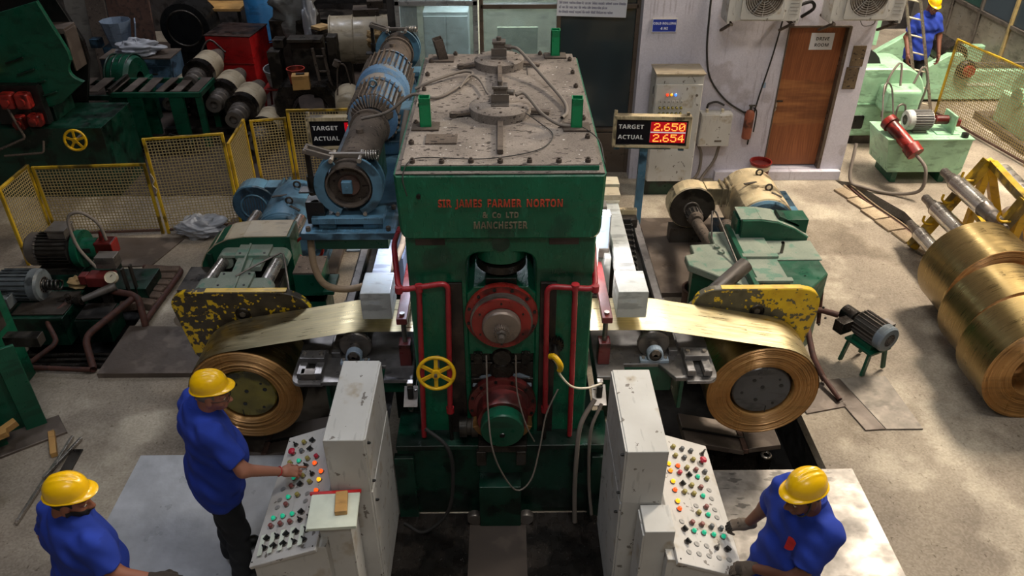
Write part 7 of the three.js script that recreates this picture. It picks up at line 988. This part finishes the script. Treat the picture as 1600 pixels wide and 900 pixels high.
// ---------------------------------------------------------------- floor things on the right
{
  const q = rng(8);
  // three wound coils and a fourth at the edge
  [[4.47, -5.45, 0.49, 0.45, 'nearest brass coil of the row on the right, wound side showing'], [4.55, -6.0, 0.475, 0.45, 'middle brass coil of the row on the right'], [4.69, -6.72, 0.49, 0.56, 'rear brass coil of the row on the right, beside the roll rack']].forEach(([x, z, R, W, l], i) => { const c = thing('brass_coil', l, 'coil', [x, R, z]); coilBody(c, R, 0.25, W, 300 + i); });
  const c4 = thing('brass_coil', 'brass coil cut off by the right edge of the picture', 'coil', [5.02, 0.44, -4.95], 0.2); coilBody(c4, 0.44, 0.24, 0.42, 320);
  // roll rack
  const r = thing('roll_rack', 'yellow steel A-frame rack holding ground steel rolls', 'rack', [0, 0, 0]);
  for (const [z, dx] of [[-7.83, 0], [-6.9, -0.28]]) {
    const b = [4.73 + dx * 0.1, 0.04, z], t = [5.27 + dx * 0.4, 1.12, z]; mb().bar(b, t, 0.1, 0.1).build('sloping_beam', M.yellowFence, r); mb().bar(t, [t[0] + 0.5, 0.04, z], 0.09, 0.09).build('sloping_beam', M.yellow, r); mb().bar([t[0] + 0.02, 1.05, z], [t[0] + 0.02, 0.02, z], 0.08, 0.08).build('leg', M.yellow, r);
    for (const k of [0.33, 0.58, 0.83]) { const x = lerp(b[0], t[0], k) - 0.05, y = lerp(b[1], t[1], k) + 0.03; mb().tube([[x + 0.02, y - 0.06, z + 0.05], [x - 0.07, y - 0.06, z + 0.05], [x - 0.12, y - 0.02, z + 0.05], [x - 0.12, y + 0.04, z + 0.05]], 0.014, 6, 14).build('hook', M.yellow, r); }
  }
  mb().bar([5.3, 1.1, -7.8], [5.18, 1.1, -6.9], 0.08, 0.08).bar([5.3, 0.5, -7.8], [5.18, 0.5, -6.9], 0.06, 0.06).each('cross_beam', M.yellowFence, r);
  const gr = (x, y, z, s, label) => { const g = thing('ground_roll', label, 'roll', [x, y, z], 0.0); mb().lathe([[0, 0], [0.05, 0], [0.05, 0.14], [0.062, 0.16], [0.062, 0.25], [0.092, 0.27], [0.092, 0.29]], [0, 0, -0.65], [0, 0, 1], 28).lathe([[0.092, 0], [0.08, 0.02], [0.075, 0.16], [0.058, 0.18], [0.058, 0.3], [0.035, 0.32], [0.033, 0.42], [0, 0.43]], [0, 0, 0.24], [0, 0, 1], 28).each('neck', M.iron, g); mb().cyl([0, 0, -0.36], [0, 0, 0.24], 0.093, 0.093, 36).build('barrel', M.steelBright, g); mb().box(0.075, 0.075, 0.12, 0, 0, -0.6).build('driving_end', M.iron, g); g.scale.setScalar(s); };
  gr(4.99, 0.86, -7.45, 1.0, 'topmost ground steel roll on the yellow rack'); gr(4.84, 0.56, -7.42, 0.96, 'middle ground steel roll on the yellow rack'); gr(4.68, 0.30, -7.36, 0.86, 'lowest ground steel roll on the yellow rack'); one(mb().cyl([5.55, 0.93, -7.95], [5.42, 0.93, -6.8], 0.09, 0.09, 28), 'ground_roll', M.steel, 'bright roll on the far side of the yellow rack', 'roll'); one(mb().cyl([5.75, 0.45, -7.85], [5.6, 0.45, -6.6], 0.11, 0.11, 28), 'ground_roll', M.hub, 'dull brown roll low on the far side of the yellow rack', 'roll');
  // small pump unit near the right coil
  const pm = thing('small_pump', 'small grey ribbed motor on a green stand near the right brass coil', 'pump', [3.34, 0.43, -5.72], 0.45); pm.scale.setScalar(0.86); finMotor(pm, [0, 0, 0], 'z', 0.15, 0.42, [M.darkSteel, M.iron, paint(0x6a747e)], { fins: 20 }); mb().box(0.1, 0.1, 0.12, 0.16, 0.02, 0.05).build('terminal_box', M.iron, pm); mb().cyl([-0.02, 0, -0.2], [-0.02, 0, -0.36], 0.09).box(0.16, 0.14, 0.12, -0.2, -0.02, -0.2).build('pump_head', M.oily, pm);
  for (const [x, z] of [[-0.13, -0.14], [0.13, -0.14], [-0.13, 0.14], [0.13, 0.14]]) mb().bar([x * 0.85, -0.2, z], [x * 1.2, -0.47, z * 1.1], 0.05, 0.03).build('leg', M.green, pm); mb().box(0.3, 0.03, 0.36, 0, -0.19, 0).box(0.22, 0.06, 0.25, 0, -0.15, 0).build('seat_plate', M.green, pm);
  one(mb().pipe([[3.12, 0.42, -5.95], [2.95, 0.42, -6.05], [2.82, 0.4, -6.0], [2.82, 0.18, -5.6], [2.9, 0.05, -5.45]], 0.028), 'rusty_pipe', M.pipeRust, 'thick rusty pipe from the small pump down to the pit edge', 'pipe'); one(mb().pipe([[2.88, 0.3, -6.1], [2.95, 0.6, -6.15], [2.98, 0.6, -6.12], [3.0, 0.25, -6.05]], 0.02), 'rusty_pipe', M.pipeRust, 'thin rusty pipe arching behind the small pump', 'pipe'); one(mb().pipe([[2.75, 0.12, -6.0], [2.85, 0.1, -5.6], [2.95, 0.04, -5.2]], 0.022), 'rusty_pipe', M.pipeRust, 'rusty pipe along the right edge of the coil pit', 'pipe');
  // hoses and pipes in the floor trench
  for (let i = 0; i < 3; i++) one(mb().tube([[4.56 + i * 0.05, 0.0, -9.5], [4.66 + i * 0.06, -0.02, -9.0], [4.84 + i * 0.05, -0.02, -8.4], [4.93 + i * 0.05, -0.03, -7.75]], 0.02 - i * 0.003, 6, 40), 'trench_pipe', [M.cableTan, M.pipeRust, M.cableTan][i], ['left of three tan pipes lying in the floor trench', 'middle rusty pipe lying in the floor trench', 'right of three tan pipes lying in the floor trench'][i], 'pipe');
  const slabMat = std({ color: 0xfff4e2, map: T.concrete, roughness: 0.9, bumpMap: T.concreteBump, bumpScale: 0.006 });
  for (let i = 0; i < 6; i++) one(mb().box(0.15 + q() * 0.1, 0.03, 0.27, 4.49 + i * 0.075, 0.014, -9.25 + i * 0.285, [0, 0.22 + q() * 0.2, 0]), 'broken_slab', slabMat, ['broken trench cover slab nearest the wall', 'second broken trench cover slab from the wall', 'third broken trench cover slab from the wall', 'fourth broken trench cover slab from the wall', 'fifth broken trench cover slab from the wall', 'broken trench cover slab nearest the rack'][i], 'slab');
  // pale green pump unit
  const pu = thing('power_pack', 'pale green hydraulic power pack tank with a grey motor and red cylinder', 'power pack', [0, 0, 0]);
  mb().ext([[5.12, 0.18], [5.95, 0.18], [6.05, 0.1], [6.1, 0.18], [6.12, 0.62], [5.02, 0.62]], 0.6, [0, 0, -10.15], [0, 0, 0], 0.008).build('tank', M.mint, pu); mb().box(1.14, 0.02, 0.64, 5.57, 0.635, -9.85).build('tank_lid', M.mint, pu); for (const x of [5.25, 5.9]) mb().box(0.08, 0.18, 0.5, x, 0.09, -9.85).build('foot', M.green, pu);
  finMotor(pu, [5.5, 0.80, -9.82], 'x', 0.135, 0.36, [M.grey, M.grey, M.gauge], { flip: true, fins: 24 }); mb().cyl([5.7, 0.8, -9.82], [5.86, 0.8, -9.82], 0.06).build('coupling', M.redPaint, pu); mb().box(0.03, 0.26, 0.3, 5.9, 0.77, -9.82).box(0.3, 0.02, 0.3, 5.85, 0.65, -9.82).build('mount_plate', M.mint, pu); mb().box(0.1, 0.09, 0.09, 6.0, 0.75, -9.85).build('pump', M.redPaint, pu); mb().cyl([6.03, 0.64, -9.6], [6.03, 0.7, -9.6], 0.045).build('filler_cap', M.black, pu); mb().box(0.18, 0.04, 0.16, 5.5, 0.66, -9.82).build('motor_foot', M.iron, pu);
  mb().cyl([5.08, 0.78, -9.75], [5.28, 0.56, -9.35], 0.085).cyl([5.25, 0.6, -9.42], [5.3, 0.53, -9.32], 0.11).cyl([5.06, 0.8, -9.79], [5.09, 0.77, -9.72], 0.11).build('accumulator', M.redPaint, pu); mb().tube([[5.3, 0.53, -9.3], [5.36, 0.42, -9.1], [5.34, 0.15, -9.05], [5.1, 0.03, -9.2], [4.75, 0.05, -9.35], [4.62, 0.1, -9.5], [4.7, 0.5, -9.75]], 0.022, 8, 70).build('hose', M.cableGrey, pu); mb().tube([[5.15, 0.8, -9.8], [5.18, 0.98, -9.85], [5.3, 0.95, -9.9], [5.32, 0.7, -9.9]], 0.014, 6, 30).tube([[5.0, 0.75, -9.8], [5.05, 1.15, -10.1], [5.2, 1.1, -10.2], [5.25, 0.7, -10.0]], 0.012, 6, 30).build('pipe_loop', M.iron, pu);
  // pale green machines
  const m1 = thing('mint_machine', 'pale green rounded machine casing just behind the drive room corner', 'machine', [5.42, 0, -11.2]); { const s = new THREE.Shape(); s.moveTo(-0.75, 0.15); s.lineTo(0.55, 0.15); s.lineTo(0.62, 0.7); s.quadraticCurveTo(0.55, 1.1, 0.25, 1.12); s.lineTo(-0.75, 1.12); s.closePath(); mb().ext(s, 0.7, [0, 0, -0.4], [0, 0, 0], 0.02).build('casing', M.mint, m1); } mb().box(1.3, 0.012, 0.012, -0.1, 0.62, 0.325).build('seam', M.mintDark, m1); mb().ext(roundRect(0.28, 0.2, 0.03), 0.01, [-0.3, 0.35, 0.32], [0, 0, 0], 0.002).build('opening', M.black, m1); mb().box(0.5, 0.35, 0.4, 0.2, 0.75, 0.42, undefined, 0.06).build('gear_cover', M.mint, m1); mb().tube([[0.0, 0.5, 0.5], [-0.05, 1.0, 0.5], [0.12, 1.25, 0.4], [0.15, 0.95, 0.5]], 0.016, 6, 30).tube([[0.3, 1.0, 0.55], [0.4, 1.22, 0.5], [0.52, 1.0, 0.5], [0.5, 0.6, 0.5]], 0.016, 6, 30).each('hose', M.cableGrey, m1); mb().box(1.3, 0.15, 0.6, -0.1, 0.08, 0).build('base', M.darkSteel, m1); mb().cyl([-0.3, 1.05, 0.1], [-0.3, 1.05, -0.5], 0.3).build('roller', M.rubber, m1); mb().box(0.35, 0.5, 0.04, 0.0, 1.45, -0.6).build('back_plate', M.mint, m1);
  const m2 = thing('mint_machine', 'pale green machine frame with a black roller and red hub right of the ladder', 'machine', [7.35, 0, -12.8]); { const s = new THREE.Shape([[-0.85, 0.05], [1.5, 0.05], [1.5, 0.52], [0.3, 0.52], [0.1, 0.78], [-0.1, 0.78], [-0.55, 0.5], [-0.85, 0.3]].map((z) => new THREE.Vector2(...z))); mb().ext(s, 0.12, [0, 0, 0.05], [0, 0, 0], 0.01).build('side_frame', M.mint, m2); mb().ext(s, 0.12, [0, 0, -1.3], [0, 0, 0], 0.01).build('far_side_frame', M.mint, m2); } mb().cyl([0.05, 0.72, -1.2], [0.05, 0.72, 0.05], 0.2, 0.2, 32).build('roller', M.oily, m2); mb().lathe([[0.05, 0.14], [0.09, 0.14], [0.1, 0.1], [0.1, 0.08]], [0.22, 0.55, 0.17], [0.22, 0.55, 1], 24).cyl([0.22, 0.55, 0.22], [0.22, 0.55, 0.3], 0.085).build('red_hub', M.redPaint, m2); mb().lathe([[0, 0.1], [0.13, 0.1], [0.15, 0.07], [0.15, 0]], [0.2, 0.56, 0.17], [0.2, 0.56, 1], 28).build('hub_cover', M.black, m2); mb().box(1.3, 0.04, 0.05, 0.9, 0.62, 0.1).box(1.3, 0.12, 0.04, 0.9, 0.52, -0.1).build('rail', M.steel, m2); mb().box(0.5, 0.05, 0.004, 0.55, 0.3, 0.185).build('name_strip', paint(0xc7dccb), m2);
  const wb = thing('clutter_bench', 'pile of pale machine parts on a bench behind the far worker', 'bench', [5.8, 0, -14.2]); mb().box(1.3, 0.06, 0.8, 0, 0.75, 0).build('top', M.darkSteel, wb); for (const x of [-0.6, 0.6]) mb().box(0.08, 0.74, 0.7, x, 0.37, 0).build('leg', M.iron, wb); mb().box(0.5, 0.25, 0.4, -0.2, 0.9, 0).box(0.3, 0.45, 0.3, 0.2, 1.0, -0.1).cyl([-0.3, 1.05, 0.1], [0.1, 1.1, 0.15], 0.08).build('machine_parts', M.bone, wb);
  // ladder
  const ld = thing('ladder', 'paint-spotted steel ladder leaning beyond the drive room corner', 'ladder', [0, 0, 0]), A = [6.66, 0, -12.0], B = [5.06, 4.2, -12.0]; for (const d of [0, 0.21]) mb().bar([A[0] + d, 0, A[2] + d * 0.1], [B[0] + d * 0.95, B[1], B[2] + d * 0.1], 0.055, 0.03).build('rail', M.steel, ld); for (let i = 0; i < 15; i++) { const k = 0.05 + i * 0.063, x = lerp(A[0], B[0], k), y = lerp(A[1], B[1], k); mb().cyl([x + 0.01, y + 0.02, -12.0], [x + 0.2, y - 0.02, -11.98], 0.013).build('rung', M.bone, ld); }
  // caged drive at the right edge
  fence([6.95, -12.05], [7.32, -10.05], 1.22, 'tall yellow mesh guard leaning in front of the caged pale green gearbox', { pitch: 0.04 }); fence([7.34, -10.03], [7.5, -8.9], 1.1, 'yellow mesh guard panel running out at the right edge', { pitch: 0.04 });
  const cg = thing('caged_gearbox', 'pale green rounded gearbox with an orange guard behind the yellow mesh', 'gearbox', [7.95, 0, -11.1]); mb().box(0.75, 0.5, 0.9, 0, 0.35, 0, undefined, 0.04).cyl([-0.3, 0.62, 0], [0.4, 0.62, 0], 0.36, 0.36, 32).build('casing', M.mint, cg); mb().box(0.3, 0.4, 0.3, 0.1, 0.35, 0.7, undefined, 0.03).build('orange_guard', paint(0xc2502a), cg); mb().box(0.9, 0.12, 1.8, 0, 0.06, 0.1).build('base', M.darkPlate, cg); mb().cyl([-0.32, 0.62, 0], [-0.4, 0.62, 0], 0.14).build('bearing_cap', M.mintDark, cg);
}

// alike things carry one group phrase
{
  const by = {};
  for (const o of scene.children) if (o.userData.category) (by[o.name.replace(/_\d{3}$/, '')] ??= []).push(o);
  const phrase = { person: 'workers in yellow hard hats and blue shirts', brass_coil: 'wound brass coils', mesh_fence: 'yellow mesh fence panels', spare_roll: 'cream spare rolls behind the slat table', ground_roll: 'ground steel rolls on the yellow rack' };
  for (const k in by) if (by[k].length > 1) for (const o of by[k]) o.userData.group ??= phrase[k] ?? k.replace(/_/g, ' ') + ' items of the mill hall';
}
renderer.render(scene, camera);
